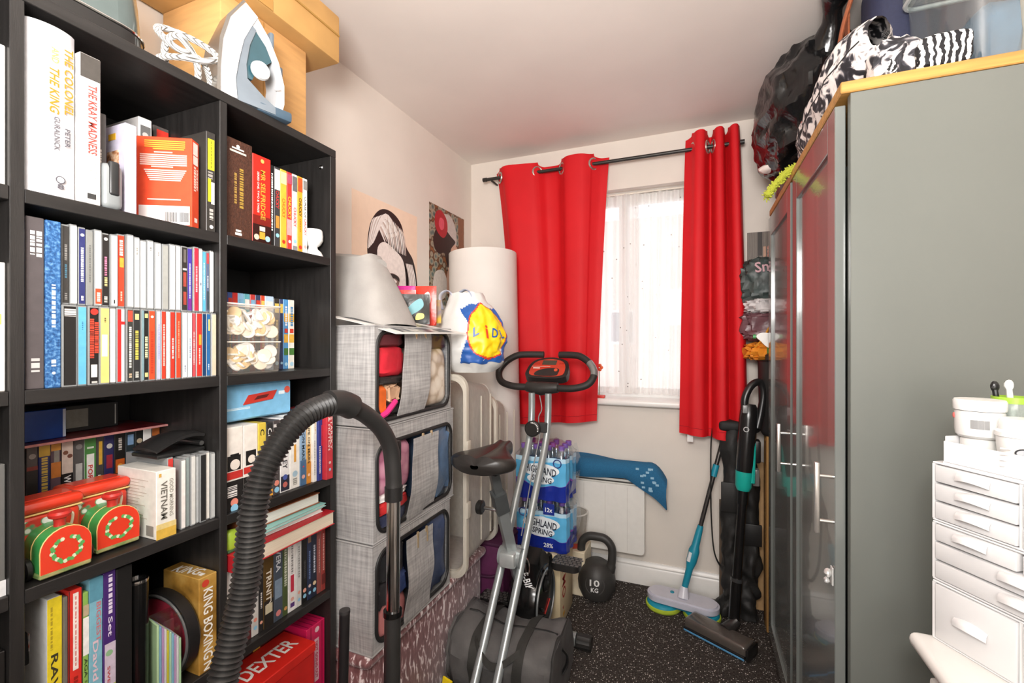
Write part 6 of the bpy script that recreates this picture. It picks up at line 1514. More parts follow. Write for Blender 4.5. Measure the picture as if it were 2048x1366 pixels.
# ================================================================ panel heater and towel
ht = thing('panel_heater', 'white electric panel heater fixed under the window', 'heater', (-0.50, 2.47, 0.19))
HW = M('ECE9E3', 0.4, var=0.03)
P('front_panel', B().prism(rrect(-0.86, -0.252, 0.190, 0.545, 0.022, 5), 'y', 2.438, 2.452), HW, ht)
P('casing', B().box(-0.855, -0.257, 2.452, 2.528, 0.200, 0.560, 0.004, 2), M('DEDAD3', 0.45), ht)
P('top_grille', B().box(-0.86, -0.252, 2.440, 2.528, 0.5605, 0.600, 0.006, 2), HW, ht)
for i in range(2):
    P('grille_slot', B().box(-0.85, -0.262, 2.4385, 2.4402, 0.556 + 0.018 * i, 0.562 + 0.018 * i), M('3A3836', 0.6), ht)
for i in range(5):
    P('panel_groove', B().box(-0.80 + 0.115 * i, -0.7985 + 0.115 * i, 2.4372, 2.4382, 0.20, 0.535), M('CFCBC3', 0.5), ht)
TW = M('2A6C96', 0.95, var=0.15, scale=200, bump=0.5, bscale=600)
def towel(u, v):
    """a folded towel: front edge hangs over the grille, its end flops down past the corner"""
    x = -0.70 + 0.54 * u
    d = max(0, (u - 0.66) / 0.34)
    hang = 0.028 + 0.008 * math.sin(u * 7) + 0.15 * d ** 1.1 * (1 - 0.35 * d)
    if v < 0.4:
        t = v / 0.4
        y, z = 2.426 - 0.010 * math.sin(PI * t), 0.612 - hang * (1 - t) + 0.035 * t
    elif v < 0.6:
        t = (v - 0.4) / 0.2
        y, z = 2.428 + 0.05 * t, 0.647 + 0.014 * math.sin(PI * t * 0.8)
    else:
        t = (v - 0.6) / 0.4
        y, z = 2.478 + 0.038 * t, 0.656 + 0.014 * math.sin(u * 6 + 0.6) * t
    z -= 0.075 * max(0, (u - 0.86) / 0.14) ** 2 * (0.4 + 0.6 * min(1, v / 0.4))
    return (x + 0.02 * d * (1 - v), y, z)
tw = thing('towel', 'teal blue towel draped along the heater top', 'towel', (-0.45, 2.47, 0.60))
P('fold', B().grid(36, 22, lambda u, v: towel(1 - u, v), 0.010), TW, tw)
P('under_fold', B().box(-0.69, -0.255, 2.446, 2.52, 0.601, 0.640, 0.018, 3), TW, tw)
pb2 = B()
rr = random.Random(3)
for i in range(15):
    u, v = rr.uniform(0.76, 0.93), rr.uniform(0.05, 0.45)
    p = Vector(towel(u, v))
    pb2.box(p.x - 0.008, p.x + 0.008, p.y - 0.0125, p.y + 0.0006, p.z - 0.005, p.z + 0.005)
P('pale_squares', pb2, M('9CC4DA', 0.9), tw)
# ================================================================ curtain rod, curtains, net
RY, RZ = 2.45, 2.262
rd = thing('curtain_rod', 'thin dark metal curtain rod across the window', 'curtain rod', (-0.49, RY, RZ))
P('rod', B().tube([(-1.165, RY, RZ), (0.195, RY, RZ)], 0.0095, 14), M('3A3835', 0.4, 0.4), rd)
for x in (-1.17, 0.20):
    P('finial', B().tube([(x - 0.012, RY, RZ), (x + 0.012, RY, RZ)], 0.012, 14), M('2A2826', 0.4), rd)
for x in (-1.125, 0.178):
    P('bracket', B().tube([(x, RY, RZ - 0.012), (x, 2.529, RZ - 0.012)], 0.006, 8), M('2A2826', 0.4), rd)
RED = M('D2161F', 0.62, var=0.07, scale=5, bump=0.05, bscale=900, spec=0.3, name='red_curtain_cloth')
def curtain(label, knots, top, bot, zt, zb, amp_b, lean, tb=0.0):
    """knots: (x at rod, y offset) along the top; bot: x range at the hem"""
    t = thing('curtain', label, 'curtain', ((top[0] + top[1]) / 2, RY, zb), 0, 'red eyelet curtains')
    ks = spl([(k[0], k[1], 0) for k in knots], 10)
    n = len(ks)
    def f(u, v):
        i = u * (n - 1); i0 = int(min(n - 2, i)); k = ks[i0].lerp(ks[i0 + 1], i - i0)
        s_ = (k.x - top[0]) / (top[1] - top[0])
        xb = bot[0] + (bot[1] - bot[0]) * s_
        w = v ** 0.75
        x = k.x + (xb - k.x) * w
        y = RY + k.y * (1 - w * (1 - amp_b)) - lean * v - 0.01 * math.sin(7 * s_ + 3 * v) * v
        z = zt + (zb - zt) * v + 0.028 * (0.5 + 0.5 * math.sin(math.pi * (k.y / 0.05))) * (1 - v) * 0.5 * (-1 if k.y > 0 else 1) + tb * s_ * v
        return (x, min(2.523, y), z)
    P('cloth', B().grid(n, 26, f, 0.0025), RED, t, ang=80)
    P('hem_stitch', B().tube([Vector(f(i / 60, 0.975)) + Vector((0, -0.003, 0)) for i in range(61)], 0.0012, 4), M('A80E1E', 0.7), t)
    return t, f
A = 0.036
lk = [(-1.105, 0.030), (-1.072, 0.0), (-1.03, -A), (-0.94, -A * 0.9), (-0.875, -A * 0.6), (-0.84, 0.0), (-0.80, A), (-0.735, A), (-0.696, 0.0), (-0.66, -A), (-0.58, -A * 1.1), (-0.535, -A * 0.5), (-0.519, 0.0), (-0.48, 0.026), (-0.44, 0.035)]
ct, cf = curtain('wide red eyelet curtain behind the exercise bike', lk, (-1.105, -0.44), (-0.95, -0.50), 2.31, 0.828, 0.45, 0.03, 0.045)
rk = [(-0.052, 0.03), (-0.021, 0.0), (0.0, -A), (0.03, -A), (0.045, 0.0), (0.055, A), (0.068, A), (0.075, 0.0), (0.088, -A), (0.112, -A), (0.122, 0.0), (0.13, A), (0.142, 0.0), (0.155, -A), (0.178, -A), (0.19, 0.01)]
ct2, cf2 = curtain('bunched red eyelet curtain beside the stick vacuum', rk, (-0.052, 0.19), (-0.082, 0.222), 2.335, 0.842, 0.75, 0.035, -0.018)
RING = M('C9C4BC', 0.25, 0.8)
def eyelet(par, x, y, ang):
    m = Matrix.Translation((x, y, RZ)) @ Matrix.Rotation(ang, 4, 'Z')
    P('eyelet', B().tube([(0, 0.029 * math.cos(2 * PI * i / 24), 0.029 * math.sin(2 * PI * i / 24)) for i in range(24)], 0.0055, 8, True).xf(m), RING, par)
for x, a in ((-1.072, 0.75), (-0.84, -0.8), (-0.696, 0.8), (-0.519, -0.7)):
    eyelet(ct, x, RY, a + PI / 2 * 0)
for x, a in ((-0.021, 0.5), (0.048, -0.3), (0.075, 0.3)):
    eyelet(ct2, x, RY, a)
P('care_label', B().box(-0.045, -0.018, 2.435, 2.4365, 0.80, 0.845), M('EFEDEA', 0.6), ct2)

def net_mat():
    m = bpy.data.materials.new('sheer_net')
    m.use_nodes = True
    nt = m.node_tree
    out = nt.nodes['Material Output']
    nt.nodes.remove(nt.nodes['Principled BSDF'])
    tr = nn(nt, 'ShaderNodeBsdfTransparent')
    df = nn(nt, 'ShaderNodeBsdfDiffuse'); df.inputs['Color'].default_value = lin('F4F1EE')
    tl = nn(nt, 'ShaderNodeBsdfTranslucent'); tl.inputs['Color'].default_value = lin('F4F1EE')
    a = nn(nt, 'ShaderNodeMixShader'); a.inputs[0].default_value = 0.45
    nt.links.new(df.outputs[0], a.inputs[1]); nt.links.new(tl.outputs[0], a.inputs[2])
    b = nn(nt, 'ShaderNodeMixShader')
    tc = nn(nt, 'ShaderNodeTexCoord'); wv = nn(nt, 'ShaderNodeTexWave'); wv.inputs['Scale'].default_value = 350
    nt.links.new(tc.outputs['Object'], wv.inputs['Vector'])
    mr = nn(nt, 'ShaderNodeMapRange'); mr.inputs['To Min'].default_value = 0.55; mr.inputs['To Max'].default_value = 0.72
    nt.links.new(wv.outputs['Fac'], mr.inputs['Value']); nt.links.new(mr.outputs[0], b.inputs[0])
    nt.links.new(tr.outputs[0], b.inputs[1]); nt.links.new(a.outputs[0], b.inputs[2])
    nt.links.new(b.outputs[0], out.inputs['Surface'])
    return m
NET = net_mat()
def netf(x0, x1, sk, seed):
    def f(u, v):
        x = x0 + (x1 - x0) * u + sk * v * (0.4 + 0.6 * u)
        y = 2.588 + 0.012 * math.sin(u * 62 + 1.5 * math.sin(v * 2 + seed)) * (0.35 + 0.65 * (1 - v * 0.4)) + 0.008 * math.sin(u * 19 + seed + v * 2)
        return (x, y, 2.118 - 1.108 * v)
    return f
for i, (a, b_, sk, sd, lab) in enumerate(((-0.795, -0.30, 0.0, 1.0, 'sheer white net curtain half behind the wide red curtain'), (-0.36, 0.015, -0.04, 2.0, 'sheer white net curtain half beside the bunched red curtain'))):
    f = netf(a, b_, sk, sd)
    nt_ = one('net_curtain', B().grid(90, 16, (lambda f: lambda u, v: (f(u, v)[0], f(u, v)[1] + 0.018 * i, f(u, v)[2]))(f)), NET, lab, 'net curtain', 'sheer net curtains')
    rr = random.Random(i)
    sq = B()
    for k in range(22):
        p = Vector(f(rr.uniform(0.03, 0.97), rr.uniform(0.04, 0.98))) + Vector((0, 0.018 * i - 0.003, 0))
        sq.poly([(p.x + 0.0038 * math.cos(2 * PI * q / 8), p.y, p.z + 0.0038 * math.sin(2 * PI * q / 8)) for q in range(8)])
    P('sequins', sq, M('8E8884', 0.3, 0.5), nt_, kind='stuff')
nr = one('net_rail', B().tube([(-0.798, 2.588, 2.122), (0.018, 2.588, 2.122)], 0.005, 8), M('E8E0D2', 0.5), 'thin cream rail carrying the net curtains', 'curtain rail')
one('hair_clip', B().box(-0.515, -0.47, 2.50, 2.535, 0.9895, 1.004, 0.004, 2), M('D63A2E', 0.4), 'small red clip lying on the window sill', 'clip')
fl_ = B()
for i in range(5):
    a = 2 * PI * i / 5
    fl_.blob((-0.505 + 0.012 * math.cos(a), 2.535, 1.155 + 0.012 * math.sin(a)), (0.010, 0.004, 0.010), 0, 1, 0, 10)
fo = one('orange_flower', fl_, M('E2622A', 0.5), 'orange paper flower pinned at the net curtain', 'flower')
P('stem', B().tube([(-0.505, 2.54, 1.145), (-0.508, 2.545, 0.99)], 0.002, 6), M('6A8A4A', 0.6), fo)

# ================================================================ spin mop
mp_ = thing('spin_mop', 'cordless spin mop with teal handle and round pads', 'mop', (-0.065, 2.35, 0))
TEAL = M('1F8FA8', 0.4, var=0.05)
rotm = Matrix.Translation((-0.065, 2.345, 0)) @ Matrix.Rotation(math.radians(-8), 4, 'Z')
P('head', B().prism(rrect(-0.165, 0.165, -0.062, 0.062, 0.061, 8), 'z', 0.040, 0.062).xf(rotm), M('C9C9D6', 0.35, var=0.04), mp_)
P('head_top', B().prism(rrect(-0.155, 0.155, -0.053, 0.053, 0.052, 8), 'z', 0.0621, 0.070).xf(rotm), M('D3D3DF', 0.3, var=0.04), mp_)
P('skirt', B().prism(rrect(-0.158, 0.158, -0.056, 0.056, 0.055, 8), 'z', 0.030, 0.040).xf(rotm), M('1A6F88', 0.5), mp_)
for s_ in (-1, 1):
    pd = P('pad', B().lathe([(0.080, 0.001), (0.084, 0.008), (0.083, 0.018), (0.078, 0.021)], (s_ * 0.088, -0.005, 0), 32).xf(rotm), M('B9CF3A', 0.95, bump=0.6, bscale=400), mp_)
    P('pad_disc', B().lathe([(0.078, 0.0212), (0.074, 0.031), (0.07, 0.033)], (s_ * 0.088, -0.005, 0), 32).xf(rotm), M('1F9AB4', 0.5), pd)
P('button', B().lathe([(0.010, 0), (0.009, 0.004)], (-0.05, 0.012, 0.070), 14).xf(rotm), TEAL, mp_)
P('joint_cover', B().tube([(-0.062, 2.335, 0.066), (-0.060, 2.345, 0.09), (-0.056, 2.352, 0.115)], [0.027, 0.024, 0.017], 16), M('DADAE4', 0.3), mp_)
hd0, hd1 = Vector((-0.057, 2.35, 0.105)), Vector((0.205, 2.505, 1.18))
def hpt(t): return hd0.lerp(hd1, t)
P('lower_handle', B().tube([hpt(t) for t in (0, 0.03, 0.09, 0.12, 0.17, 0.19, 0.26, 0.28)], [0.014, 0.015, 0.016, 0.024, 0.025, 0.018, 0.015, 0.013], 16), TEAL, mp_)
P('brand_plate', B().tube([hpt(0.125) + Vector((-0.012, -0.014, 0)), hpt(0.165) + Vector((-0.012, -0.014, 0))], 0.011, 8), M('E8ECEE', 0.4), mp_)
P('pole', B().tube([hpt(0.275), hpt(1.0)], 0.0105, 14), M('5A5654', 0.25, 0.7), mp_)
P('pole_collar', B().tube([hpt(0.50), hpt(0.552)], 0.0150, 14), TEAL, mp_)
P('upper_grip', B().tube([hpt(0.88), hpt(1.0)], 0.015, 14), M('2A2A2A', 0.5), mp_)

# ================================================================ cordless stick vacuum
sv = thing('stick_vacuum', 'black and turquoise cordless stick vacuum leaning by the red curtain', 'stick vacuum', (0.13, 2.2, 0))
fd = Vector((0.222, -0.12, 0)).normalized()
hm = Matrix.Translation((0.083, 2.158, 0)) @ Matrix.Rotation(math.atan2(fd.y, fd.x), 4, 'Z')
P('floor_head', B().box(-0.135, 0.135, -0.045, 0.05, 0.014, 0.062, 0.014, 3).xf(hm), M('57504B', 0.12, var=0.1, coat=0.6, name='smoky_plastic'), sv)
P('brush_bar', B().tube([(-0.12, -0.01, 0.022), (0.12, -0.01, 0.022)], 0.021, 16).xf(hm), M('1B1B1B', 0.7), sv)
P('blue_strip', B().box(-0.132, 0.132, -0.050, -0.0455, 0.008, 0.016, 0.002, 1).xf(hm), M('5A9AC8', 0.4), sv)
P('front_lip', B().box(-0.134, 0.134, -0.051, -0.040, 0.017, 0.026, 0.003, 1).xf(hm), M('141414', 0.3), sv)
P('end_cap', B().box(0.1355, 0.148, -0.048, 0.048, 0.006, 0.058, 0.006, 2).xf(hm), M('1E1D1C', 0.3), sv)
P('swivel', B().tube([(0.02, 0.03, 0.045), (0.03, 0.065, 0.06), (0.045, 0.085, 0.085)], [0.03, 0.026, 0.022], 16).xf(hm), M('2A2827', 0.25), sv)
w0, w1 = Vector((0.150, 2.215, 0.075)), Vector((0.218, 2.285, 1.05))
def wpt(t): return w0.lerp(w1, t)
P('wand', B().tube([wpt(0.0), wpt(0.18), wpt(0.185), wpt(0.56)], [0.023, 0.023, 0.019, 0.019], 20), M('171616', 0.22), sv)
P('wand_ring', B().tube([wpt(0.175), wpt(0.19)], 0.0245, 20), M('3A3A3A', 0.2), sv)
P('wand_neck', B().tube([wpt(0.52), wpt(0.60)], 0.0235, 20), M('141414', 0.25), sv)
TQ = M('1CA89A', 0.3, var=0.05)
P('turquoise_band', B().tube([wpt(0.58), wpt(0.60), wpt(0.665)], [0.026, 0.034, 0.036], 22), TQ, sv)
P('dust_canister', B().tube([wpt(0.655), wpt(0.70), wpt(0.90), wpt(0.955), wpt(0.97)], [0.034, 0.037, 0.037, 0.034, 0.026], 22), M('1C1B1B', 0.22), sv)
P('side_fin', B().tube([wpt(0.62) + Vector((0.032, -0.012, 0)), wpt(0.78) + Vector((0.030, -0.012, 0)), wpt(0.84) + Vector((0.026, -0.010, 0))], [0.012, 0.008, 0.003], 8), TQ, sv)
P('badge', B().tube([wpt(0.86) + Vector((-0.008, -0.0375, 0)) + Vector((0.010 * math.cos(2 * PI * i / 14), 0, 0.010 * math.sin(2 * PI * i / 14))) for i in range(14)], 0.002, 5, True), M('C9C9C9', 0.3), sv)
P('handle_loop', B().tube(spl([wpt(0.92) + Vector((-0.012, -0.01, 0)), wpt(0.99) + Vector((-0.02, -0.012, 0)), wpt(1.05) + Vector((0.0, -0.005, 0)), wpt(1.07) + Vector((0.035, 0.01, 0)), wpt(1.02) + Vector((0.055, 0.02, 0)), wpt(0.93) + Vector((0.05, 0.02, 0)), wpt(0.86) + Vector((0.04, 0.015, 0))], 5), 0.016, 12), M('1E1D1D', 0.3), sv)
P('power_button', B().box(0.186, 0.206, 2.232, 2.240, 0.985, 1.02, 0.003, 2), M('8A8A8A', 0.3), sv)
P('battery', B().box(0.222, 0.262, 2.27, 2.33, 0.76, 0.86, 0.008, 2), M('1A1919', 0.4), sv)
P('tool_clip', B().box(0.228, 0.256, 2.262, 2.30, 0.66, 0.735, 0.006, 2), M('6A6866', 0.2), sv)

# ================================================================ black over-trousers slumped behind the vacuum
BG = M('232221', 0.6, var=0.2, scale=15, bump=0.2, bscale=80)
tr_ = thing('overtrousers', 'black padded overtrousers hanging slumped behind the stick vacuum', 'trousers', (0.19, 2.41, 0))
def leg(cx, w, seed):
    def f(u, v):
        a = 2 * PI * u
        z = 0.90 * (1 - v) + 0.012
        sl = max(0.0, v - 0.45)
        q = Vector((math.cos(a) * 0.8 + seed * 5, math.sin(a) * 0.8, v * 9))
        q2 = Vector((math.cos(a) * 1.6 + seed * 3, math.sin(a) * 1.6, v * 22 + 1.2 * math.cos(a + seed)))
        fold = 0.030 * noise.noise(q) * (0.3 + 1.2 * sl) + 0.024 * noise.noise(q2) * (0.25 + 1.3 * sl)
        k = 1.0 + 0.18 * noise.noise((v * 5, seed, 0)) + 0.45 * sl ** 1.5
        x = cx + 0.022 * noise.noise((v * 4, seed * 3, 1)) + (w * k + fold) * math.cos(a)
        y = 2.410 + (0.042 * k + fold) * math.sin(a) - 0.02 * max(0, v - 0.7)
        return (x, min(2.480, y), z)
    return f
P('leg', B().grid(40, 90, leg(0.152, 0.046, 0.4), 0.0, True), BG, tr_)
P('leg', B().grid(40, 90, leg(0.225, 0.042, 2.0), 0.0, True), BG, tr_)
P('waistband', B().box(0.095, 0.272, 2.365, 2.45, 0.875, 0.925, 0.018, 3), M('1B1A1A', 0.7), tr_)
P('thigh_pocket', B().box(0.105, 0.20, 2.352, 2.362, 0.50, 0.64, 0.004, 2), M('1E1D1C', 0.55), tr_)
P('knee_pad', B().box(0.20, 0.275, 2.350, 2.361, 0.36, 0.46, 0.004, 2), M('1A1919', 0.5), tr_)
P('brace_strap', B().tube(spl([(0.075, 2.46, 0.92), (0.064, 2.44, 0.80), (0.062, 2.42, 0.62), (0.064, 2.40, 0.45), (0.075, 2.39, 0.30), (0.10, 2.385, 0.235), (0.12, 2.385, 0.24)], 6), 0.017, 8, False, 0.2), M('2A2928', 0.7), tr_)
ps = one('wood_strip', B().box(0.102, 0.118, 2.462, 2.478, 0.0005, 0.52, 0.002, 1), M('6A5848', 0.6, var=0.3, stretch=(1, 1, 0.1)), 'narrow dark wood strip leaning behind the overtrousers', 'wood strip')
one('flat_board', B().box(0.20, 0.30, 2.490, 2.503, 0.0005, 0.715, 0.002, 1), M('C9A070', 0.7, var=0.1), 'pale flat board standing against the back wall', 'board')
tcb = thing('long_carton', 'tall narrow brown carton standing between wardrobe and back wall', 'carton', (0.35, 2.345, 0))
P('body', B().box(0.288, 0.42, 2.31, 2.40, 0.0005, 0.875, 0.003, 2), M('B5894E', 0.75, var=0.15, scale=6), tcb)
P('tape', B().box(0.2870, 0.2884, 2.325, 2.36, 0.74, 0.85), M('8A6030', 0.35), tcb)
P('printed_words', (lambda b: [b.box(0.2872, 0.2878, 2.34 + 0.004 * (i % 3), 2.352 + 0.004 * (i % 2), 0.38 + i * 0.018, 0.392 + i * 0.018) for i in range(12)] and b)(B()), M('6E4E28', 0.6), tcb)
P('lid_seam', B().box(0.2868, 0.288, 2.3105, 2.3985, 0.868, 0.872), M('8A6636', 0.6), tcb)
bn = thing('black_bin', 'tall black plastic bin on the narrow carton', 'bin', (0.335, 2.35, 0.876))
P('body', B().lathe([(0.058, 0.8765), (0.072, 0.90), (0.078, 1.20), (0.078, 1.215)], (0.335, 2.35, 0), 32), M('2A2827', 0.45), bn)
P('rim', B().tube([(0.335 + 0.079 * math.cos(2 * PI * i / 32), 2.35 + 0.079 * math.sin(2 * PI * i / 32), 1.213) for i in range(32)], 0.004, 6, True), M('1E1D1C', 0.4), bn)

# pile on the bin and picture on the back wall
def lump(name, label, cat, c, r, col, seed, amp=0.15, freq=4, rough=0.7, e=0.8, bump=0.4, bscale=40, ridge=False, n=32, h2=None, flatz=None):
    return one(name, B().blob(c, r, amp, freq, seed, n, e, ridge, flatz), M(col, rough, var=0.25, scale=15, bump=bump, bscale=bscale, h2=h2), label, cat)
lump('orange_sack', 'orange net sack squashed on the black bin', 'sack', (0.315, 2.375, 1.255), (0.108, 0.085, 0.038), 'E28A1E', 1.0, 0.3, 4, 0.7, 0.5, 0.9, 30, True, 44)
o = one('orange_webbing', B().tube(spl([(0.225, 2.31, 1.235), (0.245, 2.30, 1.275), (0.275, 2.295, 1.315), (0.30, 2.295, 1.365), (0.325, 2.30, 1.375), (0.34, 2.30, 1.345), (0.315, 2.295, 1.315), (0.30, 2.295, 1.29)], 6), 0.011, 8, False, 0.4), M('E09A2A', 0.7), 'orange webbing looped over the spray bottle', 'webbing')
sb = thing('spray_bottle', 'white trigger spray head with green collar on the pile', 'spray bottle', (0.30, 2.285, 1.217))
P('trigger_head', B().prism(smooth([(0.243, 1.322), (0.262, 1.338), (0.30, 1.335), (0.345, 1.312), (0.345, 1.282), (0.31, 1.270), (0.285, 1.276), (0.262, 1.300)], 4), 'y', 2.272, 2.300), M('EFEDE8', 0.35), sb)
P('collar', B().lathe([(0.019, 1.248), (0.019, 1.270), (0.015, 1.274)], (0.305, 2.286, 0), 18), M('3A8A4A', 0.4), sb)
P('nozzle', B().lathe([(0.009, -0.012), (0.010, 0.0)], (0.243, 2.286, 1.322), 12, 'x'), M('5AAA6A', 0.4), sb)
P('bottle', B().lathe([(0.026, 1.2175), (0.027, 1.24), (0.016, 1.249)], (0.305, 2.286, 0), 18), M('2A2A28', 0.4), sb)
lump('plum_sack', 'plum coloured plastic sack in the corner pile', 'sack', (0.31, 2.42, 1.375), (0.118, 0.070, 0.070), '6E4A50', 2.0, 0.28, 3.6, 0.35, 0.6, 0.9, 24, True, 44)
lump('white_cloth', 'white printed cloth between the plum and dark sacks', 'cloth', (0.315, 2.405, 1.462), (0.105, 0.07, 0.034), 'D6D0D0', 3.0, 0.35, 5, 0.7, 0.6, 0.8, 30, True, 44)
lump('dark_sack', 'dark green black sack with a chalky word on it', 'sack', (0.315, 2.425, 1.575), (0.125, 0.070, 0.112), '2A302E', 4.0, 0.26, 3.4, 0.45, 0.62, 0.9, 22, True, 48, h2='4A5654')
o = bpy.data.objects['dark_sack']
txt(o, 'Sn', (0.272, 2.340, 1.640), (1, 0, 0.12), (-0.12, 0, 1), 0.055, 0.048, M('C9A0A6', 0.7))
pic = one('picture', B().box(0.230, 0.42, 2.522, 2.529, 1.60, 1.837, 0.001, 1), ramp_mat('weathered_boards', 'wave', [(0.2, '6E6660'), (0.6, 'A59C94'), (0.9, '7E766E')], 0.7, 9, (6, 1, 0.4), dist=3), 'picture of grey boards with small orange lanterns', 'picture')
P('dark_plank', B().box(0.275, 0.295, 2.5205, 2.5222, 1.72, 1.836), M('4A4644', 0.7), pic)
P('lantern', B().box(0.300, 0.312, 2.5195, 2.5222, 1.69, 1.765, 0.002, 1), M('C9A08A', 0.6), pic)
P('orange_leaves', (lambda b: [b.blob((0.262 + 0.012 * i, 2.521, 1.688 + 0.006 * (i % 3)), (0.010, 0.0015, 0.008), 0.2, 3, i, 8) for i in range(5)] and b)(B()), M('D9703A', 0.6), pic)
P('red_berries', (lambda b: [b.blob((0.325 + 0.012 * (i % 3), 2.521, 1.72 + 0.018 * (i // 3)), (0.009, 0.0015, 0.010), 0.2, 3, i, 8) for i in range(9)] and b)(B()), M('B05A48', 0.6, h2='D9B8A8'), pic)

# ================================================================ wardrobes
WG = M('6F7370', 0.17, var=0.03, scale=3, spec=0.5, coat=0.35, name='grey_gloss_door')
WS = M('6A6D68', 0.30, var=0.06, scale=2.5, spec=0.45, name='grey_side_panel')
WE = M('A9ABA7', 0.3, var=0.03)
OAK = M('BE8C48', 0.45, var=0.3, scale=5, stretch=(1.5, 18, 18), name='oak_top')
def wardrobe(label, y0, y1):
    t = thing('wardrobe', label, 'wardrobe', (0.58, (y0 + y1) / 2, 0), 0, 'grey wardrobes')
    xf = 0.302
    P('side_panel', B().box(xf, 0.85, y0, y0 + 0.022, 0.0005, 1.828, 0.001, 1), WS, t)
    P('side_panel', B().box(xf, 0.85, y1 - 0.022, y1, 0.0005, 1.828, 0.001, 1), WS, t)
    P('back_panel', B().box(0.84, 0.846, y0 + 0.022, y1 - 0.022, 0.02, 1.82), WS, t)
    P('plinth', B().box(xf + 0.02, xf + 0.036, y0 + 0.022, y1 - 0.022, 0.0005, 0.08), WS, t)
    P('shelf', B().box(xf + 0.01, 0.84, y0 + 0.022, y1 - 0.022, 0.08, 0.098), WS, t)
    P('oak_top', B().box(xf - 0.018, 0.855, y0 - 0.003, y1 + 0.003, 1.8285, 1.853, 0.002, 1), OAK, t)
    a, b_ = y0 + 0.026, y1 - 0.004
    xd0, xd1 = xf - 0.022, xf - 0.002
    d = P('door', B().box(xd0 + 0.008, xd1, a + 0.055, b_ - 0.055, 0.13, 1.745), WG, t)
    for (ya, yb, za, zb) in ((a, a + 0.06, 0.075, 1.815), (b_ - 0.06, b_, 0.075, 1.815), (a + 0.06, b_ - 0.06, 0.075, 0.14), (a + 0.06, b_ - 0.06, 1.735, 1.815)):
        P('door_rail' if yb - ya > 0.1 else 'door_stile', B().box(xd0, xd1, ya, yb, za, zb, 0.0015, 1), WG, d)
    hy = a + 0.012
    P('door_handle', B().box(xd0 - 0.036, xd0 - 0.026, hy - 0.006, hy + 0.006, 0.872, 1.030, 0.002, 2).tube([(xd0 - 0.030, hy, 0.90), (xd0, hy, 0.90)], 0.004, 10).tube([(xd0 - 0.030, hy, 1.0), (xd0, hy, 1.0)], 0.004, 10), M('C6C2BC', 0.3, 0.8), d)
    return t
w1_ = wardrobe('grey gloss wardrobe nearer the white drawers, oak top', 1.165, 1.672)
w2_ = wardrobe('grey gloss wardrobe nearer the window, oak top', 1.678, 2.190)
dl = one('door_latch', B().box(0.276, 0.2795, 1.196, 1.212, 0.760, 0.800, 0.001, 1).blob((0.270, 1.204, 0.785), (0.007, 0.010, 0.010), 0.3, 6, 2, 12).blob((0.268, 1.205, 0.768), (0.006, 0.008, 0.007), 0.3, 6, 3, 12), M('DEDEDC', 0.3, 0.4), 'small silver catch stuck on the wardrobe door edge', 'catch')

# ---------------------------------------------------------------- on the wardrobes
ZW = 1.8535
BAGM = M('141415', 0.2, var=0.2, scale=12, bump=0.8, bscale=26, stretch=(1, 1.6, 0.6), name='bin_liner')
bb = thing('bin_liner', 'bulging shiny black bin liner stacked up to the ceiling', 'bin liner', (0.38, 2.0, 2.0))
P('body', B().blob((0.405, 2.055, 2.155), (0.185, 0.33, 0.220), 0.16, 1.7, 5.0, 110, 0.85, True), BAGM, bb)
P('tied_neck', B().tube(spl([(0.40, 1.80, 2.26), (0.40, 1.74, 2.31), (0.395, 1.70, 2.345), (0.40, 1.67, 2.37)], 5), [0.075, 0.068, 0.06, 0.05, 0.042, 0.036, 0.03, 0.027, 0.026, 0.026, 0.028, 0.032, 0.036, 0.04, 0.045, 0.05], 14), BAGM, bb)
P('pale_hole', B().blob((0.258, 2.06, 1.985), (0.03, 0.03, 0.016), 0.2, 3, 1, 16), M('D9C9C2', 0.6), bb)
lump('brown_bag', 'dark brown leather bag lying under the bin liner', 'bag', (0.40, 2.04, 1.892), (0.11, 0.12, 0.040), '4A2E28', 6.0, 0.06, 3, 0.35, 0.6, bump=0.2, flatz=ZW + 0.001)
su = thing('suitcase', 'navy fabric suitcase with tan leather straps on the wardrobe', 'suitcase', (0.60, 1.72, ZW))
P('shell', B().box(0.455, 0.80, 1.545, 1.70, ZW + 0.001, 2.36, 0.05, 4), M('2A2E48', 0.7, var=0.12, scale=120, bump=0.1, bscale=500), su)
LEA = M('A8603E', 0.5, var=0.25, scale=20, stretch=(1, 1, 4))
P('strap', B().box(0.424, 0.4295, 1.66, 1.70, ZW + 0.05, 2.30, 0.002, 1), LEA, su)
P('strap', B().tube(spl([(0.425, 1.55, 2.33), (0.405, 1.56, 2.27), (0.392, 1.60, 2.20), (0.395, 1.66, 2.12), (0.41, 1.72, 2.05)], 6), 0.020, 8, False, 0.3), LEA, su)
P('zip', B().box(0.428, 0.4305, 1.58, 1.84, 2.10, 2.108), M('151515', 0.5), su)
